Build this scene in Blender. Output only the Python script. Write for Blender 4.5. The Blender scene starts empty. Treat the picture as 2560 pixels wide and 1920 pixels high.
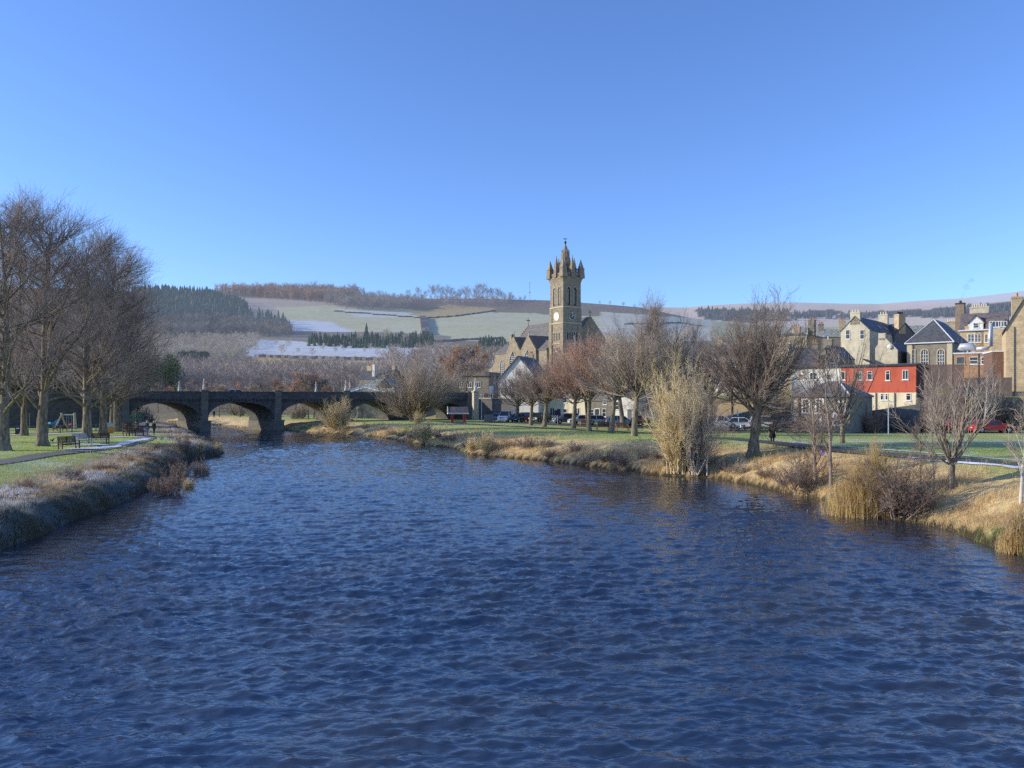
# River valley town in winter sun: stone bridge, church tower, bare trees. Everything is built in metres.
import bpy, bmesh, math, random
import numpy as np
from mathutils import Vector, Matrix
SC = bpy.context.scene
COL = SC.collection
R = math.radians
PI = math.pi
# viewpoint: level camera on a footbridge 5.5 m above the water, looking along +Y
F, CX, YH, H = 1934.0, 1280.0, 1000.0, 5.5

def at(px, py, Y):
    return Vector(((px - CX) / F * Y, Y, H + (YH - py) / F * Y))
def wl(px, py):
    Y = H * F / (py - YH)
    return ((px - CX) / F * Y, Y)
def Xat(px, Y): return (px - CX) / F * Y
def Zat(py, Y): return H + (YH - py) / F * Y

# ------------------------------------------------------------------ tagging
def tag(o, label=None, cat=None, group=None, kind=None):
    if label: o['label'] = label
    if cat: o['category'] = cat
    if group: o['group'] = group
    if kind: o['kind'] = kind
    return o
def empty(name, loc, rz=0, label=None, cat=None, group=None):
    o = bpy.data.objects.new(name, None)
    COL.objects.link(o)
    o.location = loc
    o.rotation_euler = (0, 0, rz)
    o.empty_display_size = 0.2
    return tag(o, label, cat, group)
def link_mesh(name, me, mat, parent=None):
    o = bpy.data.objects.new(name, me)
    COL.objects.link(o)
    if mat is not None and len(me.materials) == 0:
        me.materials.append(mat)
    if parent is not None: o.parent = parent
    return o
def dup(root, loc, rz=0, scale=None, label=None, group=None):
    r = root.copy(); COL.objects.link(r)
    r.location = loc; r.rotation_euler = (0, 0, rz)
    if scale is not None: r.scale = (scale, scale, scale) if isinstance(scale, (int, float)) else scale
    if label: r['label'] = label
    if group: r['group'] = group
    for ch in list(root.children):
        c = ch.copy(); COL.objects.link(c); c.parent = r
        for g in list(ch.children):
            d = g.copy(); COL.objects.link(d); d.parent = c
    return r

def np_mesh(name, V, faces, smooth=False, attrs=None):
    """V (n,3); faces: list of int arrays (m,k)"""
    me = bpy.data.meshes.new(name)
    V = np.ascontiguousarray(V, dtype=np.float32)
    faces = [np.asarray(f, dtype=np.int32) for f in faces if len(f)]
    me.vertices.add(len(V)); me.vertices.foreach_set('co', V.ravel())
    nl = sum(f.size for f in faces); npol = sum(len(f) for f in faces)
    me.loops.add(nl); me.polygons.add(npol)
    me.loops.foreach_set('vertex_index', np.concatenate([f.ravel() for f in faces]))
    tot = np.concatenate([np.full(len(f), f.shape[1], dtype=np.int32) for f in faces])
    st = np.zeros(npol, dtype=np.int32); st[1:] = np.cumsum(tot)[:-1]
    me.polygons.foreach_set('loop_start', st)
    if smooth:
        me.polygons.foreach_set('use_smooth', np.ones(npol, dtype=bool))
    if attrs:
        for k, (dom, typ, arr) in attrs.items():
            a = me.attributes.new(k, typ, dom)
            if typ == 'FLOAT_COLOR':
                a.data.foreach_set('color', np.ascontiguousarray(arr, dtype=np.float32).ravel())
            else:
                a.data.foreach_set('value', np.ascontiguousarray(arr, dtype=np.float32).ravel())
    me.update(calc_edges=True)
    return me

class MB:
    """collects simple solids into one mesh"""
    def __init__(s): s.v = []; s.f = []
    def add(s, vs, fs):
        b = len(s.v); s.v += [tuple(p) for p in vs]
        s.f += [tuple(i + b for i in f) for f in fs]; return s
    def box(s, x0, x1, y0, y1, z0, z1):
        vs = [(x0,y0,z0),(x1,y0,z0),(x1,y1,z0),(x0,y1,z0),(x0,y0,z1),(x1,y0,z1),(x1,y1,z1),(x0,y1,z1)]
        return s.add(vs, [(0,3,2,1),(4,5,6,7),(0,1,5,4),(1,2,6,5),(2,3,7,6),(3,0,4,7)])
    def frustum(s, cx, cy, z0, z1, a0, b0, a1, b1):
        vs = [(cx-a0,cy-b0,z0),(cx+a0,cy-b0,z0),(cx+a0,cy+b0,z0),(cx-a0,cy+b0,z0),
              (cx-a1,cy-b1,z1),(cx+a1,cy-b1,z1),(cx+a1,cy+b1,z1),(cx-a1,cy+b1,z1)]
        return s.add(vs, [(0,3,2,1),(4,5,6,7),(0,1,5,4),(1,2,6,5),(2,3,7,6),(3,0,4,7)])
    def prism(s, poly, axis, a, b):
        """poly: 2-D points; axis 'x': (y,z) extruded x a..b ; 'y': (x,z) ; 'z': (x,y)"""
        n = len(poly)
        def p(q, t):
            if axis == 'x': return (t, q[0], q[1])
            if axis == 'y': return (q[0], t, q[1])
            return (q[0], q[1], t)
        vs = [p(q, a) for q in poly] + [p(q, b) for q in poly]
        fs = [tuple(range(n))[::-1], tuple(range(n, 2*n))]
        fs += [(i, (i+1) % n, n+(i+1) % n, n+i) for i in range(n)]
        return s.add(vs, fs)
    def tube(s, pts, rs, k=8, cap=True):
        pts = [Vector(p) for p in pts]
        if isinstance(rs, (int, float)): rs = [rs]*len(pts)
        vs = []; n = len(pts)
        for i, p in enumerate(pts):
            t = (pts[min(i+1, n-1)] - pts[max(i-1, 0)]).normalized()
            ref = Vector((0,0,1)) if abs(t.z) < 0.9 else Vector((1,0,0))
            u = t.cross(ref).normalized(); w = t.cross(u)
            for j in range(k):
                a = 2*PI*j/k
                vs.append(p + rs[i]*(math.cos(a)*u + math.sin(a)*w))
        fs = [(i*k+j, i*k+(j+1) % k, (i+1)*k+(j+1) % k, (i+1)*k+j) for i in range(n-1) for j in range(k)]
        if cap: fs += [tuple(range(k))[::-1], tuple(range((n-1)*k, n*k))]
        return s.add(vs, fs)
    def lathe(s, prof, cx=0, cy=0, k=10):
        n = len(prof); vs = []
        for r, z in prof:
            for j in range(k):
                a = 2*PI*j/k; vs.append((cx + r*math.cos(a), cy + r*math.sin(a), z))
        fs = [(i*k+j, i*k+(j+1) % k, (i+1)*k+(j+1) % k, (i+1)*k+j) for i in range(n-1) for j in range(k)]
        fs += [tuple(range(k))[::-1], tuple(range((n-1)*k, n*k))]
        return s.add(vs, fs)
    def blob(s, c, r, k=8, m=5):
        c = Vector(c); vs = []; rx, ry, rz = r if isinstance(r, tuple) else (r, r, r)
        for i in range(m+1):
            th = PI*(i+0.001)/(m+0.002)
            for j in range(k):
                a = 2*PI*j/k
                vs.append((c.x+rx*math.sin(th)*math.cos(a), c.y+ry*math.sin(th)*math.sin(a), c.z-rz*math.cos(th)))
        fs = [(i*k+j, i*k+(j+1) % k, (i+1)*k+(j+1) % k, (i+1)*k+j) for i in range(m) for j in range(k)]
        return s.add(vs, fs)
    def build(s, name, mat, parent=None, smooth=False, recalc=True):
        me = bpy.data.meshes.new(name)
        me.from_pydata([tuple(v) for v in s.v], [], s.f)
        if recalc:
            bm = bmesh.new(); bm.from_mesh(me); bmesh.ops.recalc_face_normals(bm, faces=bm.faces); bm.to_mesh(me); bm.free()
        if smooth: me.polygons.foreach_set('use_smooth', [True]*len(me.polygons))
        return link_mesh(name, me, mat, parent)

# ------------------------------------------------------------------ materials
HAZE = (0.38, 0.47, 0.70)  # airlight colour, mixed as emission into distant materials to stand in for haze
class NT:
    def __init__(s, name):
        s.m = bpy.data.materials.new(name); s.m.use_nodes = True
        s.t = s.m.node_tree; s.t.nodes.clear()
    def n(s, typ, **kw):
        nd = s.t.nodes.new(typ)
        for k, v in kw.items():
            if k.startswith('i_'):
                key = k[2:]; key = int(key) if key.isdigit() else key
                nd.inputs[key].default_value = v
            else: setattr(nd, k, v)
        return nd
    def l(s, a, b): s.t.links.new(a, b)
    def noise(s, scale, detail=4, rough=0.6, coord='Object', vec=None, dist=0.0):
        nd = s.n('ShaderNodeTexNoise'); nd.inputs['Scale'].default_value = scale
        nd.inputs['Detail'].default_value = detail; nd.inputs['Roughness'].default_value = rough
        nd.inputs['Distortion'].default_value = dist
        if vec is None:
            tc = s.n('ShaderNodeTexCoord'); s.l(tc.outputs[coord], nd.inputs['Vector'])
        else: s.l(vec, nd.inputs['Vector'])
        return nd.outputs['Fac']
    def ramp(s, fac, stops):
        r = s.n('ShaderNodeValToRGB'); e = r.color_ramp.elements
        while len(e) > 1: e.remove(e[-1])
        e[0].position = stops[0][0]; e[0].color = (*stops[0][1], 1)
        for p, c in stops[1:]:
            q = e.new(p); q.color = (*c, 1)
        s.l(fac, r.inputs['Fac']); return r.outputs['Color']
    def mix(s, fac, a, b, mode='MIX'):
        m = s.n('ShaderNodeMix', data_type='RGBA', blend_type=mode)
        for sock, v in ((m.inputs['Factor'], fac), (m.inputs['A'], a), (m.inputs['B'], b)):
            if hasattr(v, 'links') or hasattr(v, 'is_linked'): s.l(v, sock)
            elif isinstance(v, (int, float)): sock.default_value = v
            else: sock.default_value = (*v, 1)
        for o in m.outputs:
            if o.type == 'RGBA': return o
    def math(s, op, a, b=None, c=None, clamp=False):
        m = s.n('ShaderNodeMath', operation=op, use_clamp=clamp)
        for i, v in enumerate((a, b, c)):
            if v is None: continue
            if isinstance(v, (int, float)): m.inputs[i].default_value = v
            else: s.l(v, m.inputs[i])
        return m.outputs[0]
    def bump(s, h, strength=0.5, dist=0.1):
        b = s.n('ShaderNodeBump'); b.inputs['Strength'].default_value = strength; b.inputs['Distance'].default_value = dist
        s.l(h, b.inputs['Height']); return b.outputs['Normal']
    def out(s, color, rough=0.85, normal=None, haze=0.0, metal=0.0, spec=0.3, emit=None, coat=0.0, hazecol=None):
        p = s.n('ShaderNodeBsdfPrincipled')
        if isinstance(color, tuple): p.inputs['Base Color'].default_value = (*color, 1)
        else: s.l(color, p.inputs['Base Color'])
        if isinstance(rough, (int, float)): p.inputs['Roughness'].default_value = rough
        else: s.l(rough, p.inputs['Roughness'])
        p.inputs['Metallic'].default_value = metal
        p.inputs['Specular IOR Level'].default_value = spec
        p.inputs['Coat Weight'].default_value = coat
        if normal is not None: s.l(normal, p.inputs['Normal'])
        o = s.n('ShaderNodeOutputMaterial')
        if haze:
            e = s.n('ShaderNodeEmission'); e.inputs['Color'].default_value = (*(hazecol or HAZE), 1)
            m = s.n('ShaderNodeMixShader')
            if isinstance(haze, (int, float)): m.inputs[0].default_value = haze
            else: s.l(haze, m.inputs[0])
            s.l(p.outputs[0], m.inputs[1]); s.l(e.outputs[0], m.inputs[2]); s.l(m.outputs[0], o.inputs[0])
        else: s.l(p.outputs[0], o.inputs[0])
        return s.m

_mats = {}
def plain(name, c, rough=0.8, var=0.25, scale=3.0, spec=0.3, metal=0.0, haze=0.0, coat=0.0):
    if name in _mats: return _mats[name]
    t = NT(name)
    f = t.noise(scale, 5)
    d = tuple(max(0, x*(1-var)) for x in c); b = tuple(min(1, x*(1+var)) for x in c)
    m = t.out(t.ramp(f, [(0.3, d), (0.7, b)]), rough, spec=spec, metal=metal, haze=haze, coat=coat)
    _mats[name] = m; return m
def stone(name, c1, c2, mortar, sx=0.5, sz=0.25, haze=0.0, bumpy=0.4, stain=0.3):
    """coursed masonry laid out in object space on every upright face"""
    if name in _mats: return _mats[name]
    t = NT(name)
    tc = t.n('ShaderNodeTexCoord'); sep = t.n('ShaderNodeSeparateXYZ'); t.l(tc.outputs['Object'], sep.inputs[0])
    u = t.math('ADD', sep.outputs[0], sep.outputs[1])
    cmb = t.n('ShaderNodeCombineXYZ'); t.l(u, cmb.inputs[0]); t.l(sep.outputs[2], cmb.inputs[1])
    br = t.n('ShaderNodeTexBrick'); t.l(cmb.outputs[0], br.inputs['Vector'])
    br.inputs['Scale'].default_value = 1.0; br.inputs['Brick Width'].default_value = sx; br.inputs['Row Height'].default_value = sz
    br.inputs['Mortar Size'].default_value = 0.012; br.inputs['Mortar Smooth'].default_value = 0.3
    br.inputs['Bias'].default_value = -0.1
    br.inputs['Color1'].default_value = (*c1, 1); br.inputs['Color2'].default_value = (*c2, 1); br.inputs['Mortar'].default_value = (*mortar, 1)
    n1 = t.noise(1.2, 6, 0.65); n2 = t.noise(9.0, 4, 0.7)
    col = t.mix(t.math('MULTIPLY', n2, 0.6), br.outputs['Color'], tuple(x*0.55 for x in c1))
    sh = t.ramp(n1, [(0.3, (1-stain,)*3), (0.7, (1+stain*0.5,)*3)])
    col = t.mix(1.0, col, sh, 'MULTIPLY')
    m = t.out(col, 0.9, t.bump(t.math('SUBTRACT', n2, br.outputs['Fac']), bumpy, 0.03), haze=haze, spec=0.15)
    _mats[name] = m; return m
def slate(name, c, haze=0.0, snow=0.0):
    if name in _mats: return _mats[name]
    t = NT(name)
    tc = t.n('ShaderNodeTexCoord'); sep = t.n('ShaderNodeSeparateXYZ'); t.l(tc.outputs['Object'], sep.inputs[0])
    u = t.math('ADD', sep.outputs[0], sep.outputs[1])
    cmb = t.n('ShaderNodeCombineXYZ'); t.l(u, cmb.inputs[0]); t.l(sep.outputs[2], cmb.inputs[1])
    br = t.n('ShaderNodeTexBrick'); t.l(cmb.outputs[0], br.inputs['Vector'])
    br.inputs['Scale'].default_value = 1.0; br.inputs['Brick Width'].default_value = 0.35; br.inputs['Row Height'].default_value = 0.16
    br.inputs['Mortar Size'].default_value = 0.012
    br.inputs['Color1'].default_value = (*[x*0.75 for x in c], 1); br.inputs['Color2'].default_value = (*[x*1.25 for x in c], 1); br.inputs['Mortar'].default_value = (*[x*0.4 for x in c], 1)
    n1 = t.noise(0.8, 6, 0.7); n3 = t.noise(3.5, 6, 0.7)
    col = t.mix(1.0, br.outputs['Color'], t.ramp(n1, [(0.3, (0.7, 0.72, 0.68)), (0.7, (1.25, 1.2, 1.1))]), 'MULTIPLY')
    if snow:
        col = t.mix(t.ramp(n3, [(0.62-snow*0.3, (0,0,0)), (0.75-snow*0.3, (1,1,1))]), col, (0.75, 0.78, 0.84))
    m = t.out(col, 0.62, t.bump(br.outputs['Fac'], 0.25, 0.02), haze=haze, spec=0.35)
    _mats[name] = m; return m
# ------------------------------------------------------------------ camera, light, sky
cam = bpy.data.cameras.new('camera'); cam_o = bpy.data.objects.new('camera', cam); COL.objects.link(cam_o)
cam_o.location = (0, 0, H); cam_o.rotation_euler = (R(90), 0, 0)
cam.sensor_fit = 'HORIZONTAL'; cam.sensor_width = 36.0; cam.lens = 36.0 * F / 2560.0
cam.shift_y = (YH - 960.0) / 2560.0
cam.clip_start = 0.1; cam.clip_end = 20000
SC.camera = cam_o
SUN_EL, SUN_AZ = R(20), R(1)             # low winter sun, far to the left and a little behind the camera
to_sun = Vector((-math.cos(SUN_AZ)*math.cos(SUN_EL), -math.sin(SUN_AZ)*math.cos(SUN_EL), math.sin(SUN_EL)))
sl = bpy.data.lights.new('sun', 'SUN'); so = bpy.data.objects.new('sun', sl); COL.objects.link(so)
sl.energy = 5.0; sl.angle = R(0.53); sl.color = (1.0, 0.92, 0.77)
so.rotation_euler = to_sun.to_track_quat('Z', 'Y').to_euler(); so.location = (-60, -20, 60)
W = bpy.data.worlds.new('World'); SC.world = W; W.use_nodes = True
nt = W.node_tree; nt.nodes.clear()
sky = nt.nodes.new('ShaderNodeTexSky'); sky.sky_type = 'NISHITA'; sky.sun_disc = False
sky.sun_elevation = SUN_EL; sky.sun_rotation = math.atan2(to_sun.x, to_sun.y)
sky.altitude = 160; sky.air_density = 1.0; sky.dust_density = 0.3; sky.ozone_density = 2.5
bg = nt.nodes.new('ShaderNodeBackground'); wo = nt.nodes.new('ShaderNodeOutputWorld')
SKYFIX = True
gm = nt.nodes.new('ShaderNodeMix'); gm.data_type = 'RGBA'; gm.blend_type = 'MULTIPLY'
gm.inputs['Factor'].default_value = 1.0; gm.inputs['B'].default_value = (1.05, 1.32, 1.93, 1)
nt.links.new(sky.outputs[0], gm.inputs['A'])
nt.links.new([o for o in gm.outputs if o.type == 'RGBA'][0], bg.inputs['Color'])
bg.inputs['Strength'].default_value = 0.13
nt.links.new(bg.outputs[0], wo.inputs['Surface'])
SC.view_settings.view_transform = 'Standard'; SC.view_settings.look = 'None'; SC.view_settings.exposure = 0
cy = SC.cycles
cy.max_bounces = 5; cy.diffuse_bounces = 2; cy.glossy_bounces = 3; cy.transmission_bounces = 3; cy.volume_bounces = 0; cy.transparent_max_bounces = 6
cy.use_denoising = False; cy.caustics_reflective = False; cy.caustics_refractive = False
cy.sample_clamp_indirect = 4.0
# ------------------------------------------------------------------ terrain
LEFT_PX = [(0,1381),(22,1368),(108,1340),(178,1305),(241,1283),(325,1250),(386,1216),(430,1180),(471,1152),(508,1146),(548,1139),(562,1133),(520,1110),(475,1086),(466,1080)]
RIGHT_PX = [(2560,1395),(2448,1360),(2367,1327),(2302,1311),(2250,1304),(2190,1295),(2133,1289),(2090,1268),(2014,1243),(1960,1234),(1864,1211),(1820,1204),(1773,1195),(1701,1192),(1621,1187),(1569,1176),(1505,1172),(1397,1157),(1332,1150),(1252,1144),(1180,1137),(1127,1121),(1062,1113),(1008,1103),(947,1093),(884,1087),(830,1084.5),(776,1081),(717,1077)]
lw = [wl(*p) for p in LEFT_PX]; rw = [wl(*p) for p in RIGHT_PX]
LBANK = [(-20,-60),(-18.2,-20),(-17.5,5),(-17.2,18)] + lw + [(-62,146),(-78,168),(-100,196),(-140,232),(-190,262),(-280,300)]
RBANK = [(18,-60),(17.2,-20),(16.6,5),(16.3,18)] + rw + [(-50,150),(-70,176),(-100,212),(-140,250),(-200,286),(-280,318)]
LB = np.array(LBANK, float); RB = np.array(RBANK, float)
RIV = np.concatenate([LB, RB[::-1]])
def seg_dist(P, poly):
    """distance of points P (n,2) to an open polyline"""
    best = np.full(len(P), 1e9)
    for a, b in zip(poly[:-1], poly[1:]):
        d = b - a; L2 = (d*d).sum()
        t = np.clip(((P - a) @ d) / L2, 0, 1)
        q = P - a - t[:, None]*d
        best = np.minimum(best, (q*q).sum(1))
    return np.sqrt(best)
def inside(P, poly):
    x, y = P[:, 0], P[:, 1]; c = np.zeros(len(P), bool)
    for (x0, y0), (x1, y1) in zip(poly, np.roll(poly, -1, 0)):
        if y0 == y1: continue
        cr = ((y0 > y) != (y1 > y)) & (x < (x1-x0)*(y-y0)/(y1-y0)+x0)
        c ^= cr
    return c
def sstep(a, b, x):
    t = np.clip((x-a)/(b-a), 0, 1); return t*t*(3-2*t)
def vnoise(P, scale, seed):
    """smooth value noise on (n,2)"""
    rs = np.random.RandomState(seed); g = rs.rand(257, 257)
    q = P/scale; i = np.floor(q).astype(int); f = q - i; f = f*f*(3-2*f)
    a = g[i[:,0] % 257, i[:,1] % 257]; b = g[(i[:,0]+1) % 257, i[:,1] % 257]
    c = g[i[:,0] % 257, (i[:,1]+1) % 257]; d = g[(i[:,0]+1) % 257, (i[:,1]+1) % 257]
    return (a*(1-f[:,0])+b*f[:,0])*(1-f[:,1]) + (c*(1-f[:,0])+d*f[:,0])*f[:,1]
def fbm(P, scale, seed, oct=4):
    s = 0; amp = 0.5
    for k in range(oct):
        s = s + amp*(vnoise(P, scale/2**k, seed+k)-0.5)*2; amp *= 0.5
    return s
# back edge of the riverside flat: behind it the town stands on higher ground
TOWN = np.array([(-60,190),(-12,158),(-2,166),(20,166),(34,142),(46,112),(64,101),(84,90),(120,75),(220,40)], float)
def town_rise(P):
    d = seg_dist(P, TOWN)
    # beyond the line = further from the camera
    ang = np.interp(P[:,0], TOWN[:,0], TOWN[:,1])
    s = np.where(P[:,1] > ang, d, -d)
    return (4.4*sstep(0, 9, s) + 3.5*sstep(15, 60, s))*sstep(-34, -14, P[:,0])
def near_h(P):
    X, Y = P[:,0], P[:,1]
    ins = inside(P, RIV)
    dl = seg_dist(P, LB); dr = seg_dist(P, RB)
    left = dl < dr
    zl = np.interp(Y, [0,60,100,130,170,220], [1.6,1.55,1.2,1.05,1.2,2.5])
    zr = np.interp(Y, [0,62,80,95,150], [2.2,2.2,1.8,1.65,1.6])
    pl = np.interp(dl, [0,0.35,1.1,2.5,5,9], [-0.1,0.45,0.9,1.1,1.3,1.5])/1.5*zl
    pr = np.interp(dr, [0,0.5,3.5,8,15], [-0.1,0.35,1.4,2.1,2.2])/2.2*zr
    z = np.where(left, pl, pr)
    rough = np.where(left, np.exp(-((dl-1.2)/2.2)**2), np.exp(-((dr-2.5)/3.5)**2))
    z = z + fbm(P, 1.1, 5, 3)*np.where(left, 0.45, 0.34)*rough + fbm(P, 14, 9, 2)*0.12*np.clip(np.minimum(dl, dr)/8, 0, 1)
    z = np.where(ins, -np.minimum(np.minimum(dl, dr)*0.5, 1.0), np.maximum(z, 0.03))
    z = z + np.where(ins | left, 0, town_rise(P))
    return z, dl, dr, ins, left
TP = [-1500,-400,200,360,560,800,1000,1200,1400,1600,1720,1850,2000,2200,2400,2560,3000,4200]
RIDGE1 = [690,705,720,727,724,729,742,746,753,768,793,808,815,816,813,816,820,820]     # near hill, 1500 m
RIDGE2 = [800,800,800,790,790,790,790,790,780,768,768,758,755.5,758.5,745,727,700,680] # moor, 3000 m
rows_Y = [200,350,450,600,750,950,1200,1500,1900,2300,3000,3800,5200]
def far_h(P):
    X, Y = P[:,0], np.maximum(P[:,1], 1.0)
    px = X/Y*F + CX
    r1 = np.interp(px, TP, RIDGE1); r2 = np.interp(px, TP, RIDGE2)
    zr1 = H + (YH-r1)/F*1500; zr2 = H + (YH-r2)/F*3000
    w = sstep(1550, 1850, px)            # right-hand side lies lower and flatter
    def zz(py_l, py_r, y): return H + (YH-(py_l*(1-w)+py_r*w))/F*y
    tab = [np.interp(px, [360, 1100, 1800], [2.5, 4.0, 9.0]), zz(957, 930, 350), zz(920, 905, 450), zz(893, 882, 600), zz(870, 868, 750),
           zz(834, 850, 950), None, zr1, zr1-45, np.maximum(zr1-25, 40+0*px), zr2, zr2-80, zr2-150]
    tab[6] = H + (YH-(0.42*(834*(1-w)+850*w)+0.58*r1))/F*1200
    tab = np.array(tab)
    k = np.clip(np.searchsorted(rows_Y, Y)-1, 0, len(rows_Y)-2)
    y0 = np.array(rows_Y)[k]; y1 = np.array(rows_Y)[k+1]
    f = np.clip((Y-y0)/(y1-y0), 0, 1); idx = np.arange(len(Y))
    z = tab[k, idx]*(1-f)+tab[k+1, idx]*f
    return z + fbm(P, 260, 31, 3)*np.interp(Y, [200,600,1500,3000], [0.3,2.0,4.0,5.0])
def ground(P):
    P = np.atleast_2d(np.asarray(P, float))
    zn, dl, dr, ins, left = near_h(P)
    b = sstep(185, 300, P[:,1])
    # the far tables only reach in front of the viewpoint
    z = zn*(1-b) + far_h(P)*b
    z = np.where(ins & (P[:,1] < 330), np.minimum(z, -0.2), z)
    return z, dl, dr, ins, left
def gz(x, y): return float(ground([(x, y)])[0][0])
def on_ground(px, Y):
    x = Xat(px, Y); return Vector((x, Y, gz(x, Y)))
def foot(px, py, lo=20, hi=400):
    """the ground point seen at a given direction: walks along the ray"""
    Ys = np.geomspace(lo, hi, 900); Xs = (px-CX)/F*Ys
    z = ground(np.stack([Xs, Ys], 1))[0]; ray = H+(YH-py)/F*Ys
    hit = np.where(z >= ray)[0]
    i = hit[0] if len(hit) else -1
    return Vector((Xs[i], Ys[i], z[i]))

nu, nv = 640, 860
uu = np.sinh(np.linspace(-1.9, 1.9, nu))/np.sinh(1.9)*1.9
vv = np.geomspace(11, 5230, nv) - 30.0
U, Vv = np.meshgrid(uu, vv); X = U*(Vv+30); 
PT = np.stack([X.ravel(), Vv.ravel()], 1)
zg, dl, dr, ins, left = ground(PT)
jx = fbm(PT, 40, 77, 4)*14; jy = fbm(PT, 55, 78, 4)*4
px = PT[:,0]/np.maximum(PT[:,1], 1)*F+CX+jx; py = jy+ YH-(zg-H)/np.maximum(PT[:,1], 1)*F
# ground cover colours by area of land
def field(poly): return inside(np.stack([px, py], 1), np.array(poly, float)) & (PT[:,1] > 160)
n1 = fbm(PT, 6, 71, 4); n2 = fbm(PT, 60, 72, 4)
colr = np.zeros((len(PT), 3)); frost = np.zeros(len(PT))
GRASS = np.array((0.44, 0.50, 0.17)); 
colr[:] = GRASS
frost[:] = 0.28
Lm = left & (PT[:,1] < 200)
Rm = ~left & (PT[:,1] < 200)
# left lawn: frost grows in broad drifts, more near the rough edge
fl = 0.16 + 0.24*fbm(PT*np.array([0.35, 1.0]), 7, 55, 3) + 0.12*np.exp(-((dl-6)/3.0)**2)
frost = np.where(Lm, fl, frost)
frost = np.where(Rm, 0.19 + 0.27*fbm(PT*np.array([0.3, 1.0]), 8, 66, 3) + 0.10*sstep(25, 40, PT[:,0])*(PT[:,1] < 90), frost)
tr_ = town_rise(PT); sl_ = (Rm & (tr_ > 0.1) & (tr_ < 4.35)); colr[sl_] = np.array((0.30,0.235,0.13)); frost[sl_] = -0.1
rl = sstep(6.5, 4.0, dl + n1*1.5)*Lm; rr = sstep(9.0, 5.5, dr + n1*2.0)*Rm
colr = colr*(1-rl[:,None]) + np.array((0.34, 0.27, 0.15))*rl[:,None]
colr = colr*(1-rr[:,None]) + np.array((0.74, 0.56, 0.29))*rr[:,None]
frost = np.where(rr > 0.5, -0.2, frost); frost = np.where(rl > 0.5, 0.34, frost)
lo_ = Lm & (dl < 1.7); colr[lo_] = np.array((0.13,0.14,0.11)); frost[lo_] = 0.22  # shade of the steep bank face put into the ground colour
mud = (np.minimum(dl, dr) < 0.5) & (PT[:,1] < 330)
colr[mud] = (0.075, 0.055, 0.035); frost[mud] = -0.3
# far land
far = PT[:,1] > 200
colr[far] = (0.22, 0.19, 0.13); frost[far] = 0.15
def paint(poly, c, fr):
    m = field(poly); colr[m] = c; frost[m] = fr
paint([(300,700),(1000,700),(1000,960),(300,960)], (0.30,0.255,0.19), 0.05)
paint([(540,742),(700,745),(850,752),(850,800),(700,812),(560,800)], (0.46,0.38,0.30), 0.30)            # felled slope
paint([(690,768),(830,762),(1060,775),(1400,785),(1760,806),(1800,850),(1500,860),(1100,850),(700,838)], (0.54,0.53,0.30), 0.30)
paint([(830,774),(1010,778),(1080,796),(900,792)], (0.54,0.53,0.33), 0.44)
paint([(700,800),(830,806),(880,828),(700,835)], (0.42,0.43,0.33), 0.55)
paint([(1015,785),(1120,763),(1240,772),(1230,779),(1080,797)], (0.50,0.39,0.19), 0.12)
paint([(1500,780),(1800,800),(1800,850),(1500,840)], (0.52,0.51,0.34), 0.36)
paint([(1010,730),(1640,700),(1620,778),(1300,770),(1180,762),(1020,762)], (0.23,0.17,0.14), 0.16)
paint([(690,826),(1000,832),(1130,840),(1130,872),(690,848)], (0.22,0.19,0.13), 0.3)
paint([(600,846),(720,850),(860,862),(1080,868),(1080,902),(760,898),(620,890)], (0.46,0.44,0.30), 0.53)  # snowy golf course
paint([(630,892),(760,900),(1000,905),(990,928),(780,932),(640,930)], (0.56,0.43,0.19), 0.02)             # stubble field
paint([(540,882),(590,880),(588,896),(545,897)], (0.22,0.29,0.09), 0.1)
paint([(525,912),(580,905),(575,922),(530,925)], (0.24,0.31,0.10), 0.1)
paint([(390,800),(540,796),(560,840),(400,845)], (0.14,0.115,0.10), 0.05)
# right-hand moor and the fields below it
mo = (PT[:,1] > 1750) & (px > 1450); colr[mo] = (0.74,0.59,0.46); frost[mo] = 0.30+0.22*sstep(772, 745, py[mo])
lowf = (PT[:,1] > 300) & (PT[:,1] < 1900) & (px > 1780); colr[lowf] = (0.50,0.49,0.29); frost[lowf] = 0.20
for poly in ([(1740,772),(1900,778),(2000,800),(1850,806),(1760,800)], [(2010,778),(2080,774),(2110,782),(2060,792),(1990,792)], [(2105,784),(2200,778),(2330,772),(2420,764),(2560,752),(2600,790),(2440,794),(2280,792),(2180,795),(2080,796)]):
    m = field(poly) & mo; colr[m] = (0.075,0.085,0.08); frost[m] = -0.1
hz = np.interp(PT[:,1], [150,300,700,1500,3000], [0.0,0.03,0.12,0.20,0.27])  # airlight painted into the ground, stronger with distance
gi = np.arange(nu*nv).reshape(nv, nu)
q = np.stack([gi[:-1,:-1], gi[:-1,1:], gi[1:,1:], gi[1:,:-1]], -1).reshape(-1, 4)
me = np_mesh('ground', np.column_stack([PT, zg]), [q], smooth=True,
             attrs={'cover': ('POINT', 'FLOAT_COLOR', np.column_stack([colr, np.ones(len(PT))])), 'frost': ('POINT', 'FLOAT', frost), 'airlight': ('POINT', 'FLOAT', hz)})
t = NT('ground_cover')
ca = t.n('ShaderNodeAttribute', attribute_name='cover'); fa = t.n('ShaderNodeAttribute', attribute_name='frost'); ha = t.n('ShaderNodeAttribute', attribute_name='airlight')
tcg = t.n('ShaderNodeTexCoord')
ng = t.noise(3.5, 5, 0.75); nb = t.noise(0.12, 6, 0.7); nf = t.noise(22, 2, 0.8)
mp = t.n('ShaderNodeMapping'); mp.inputs['Scale'].default_value = (0.35, 1.0, 1.0); t.l(tcg.outputs['Object'], mp.inputs[0])
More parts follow.
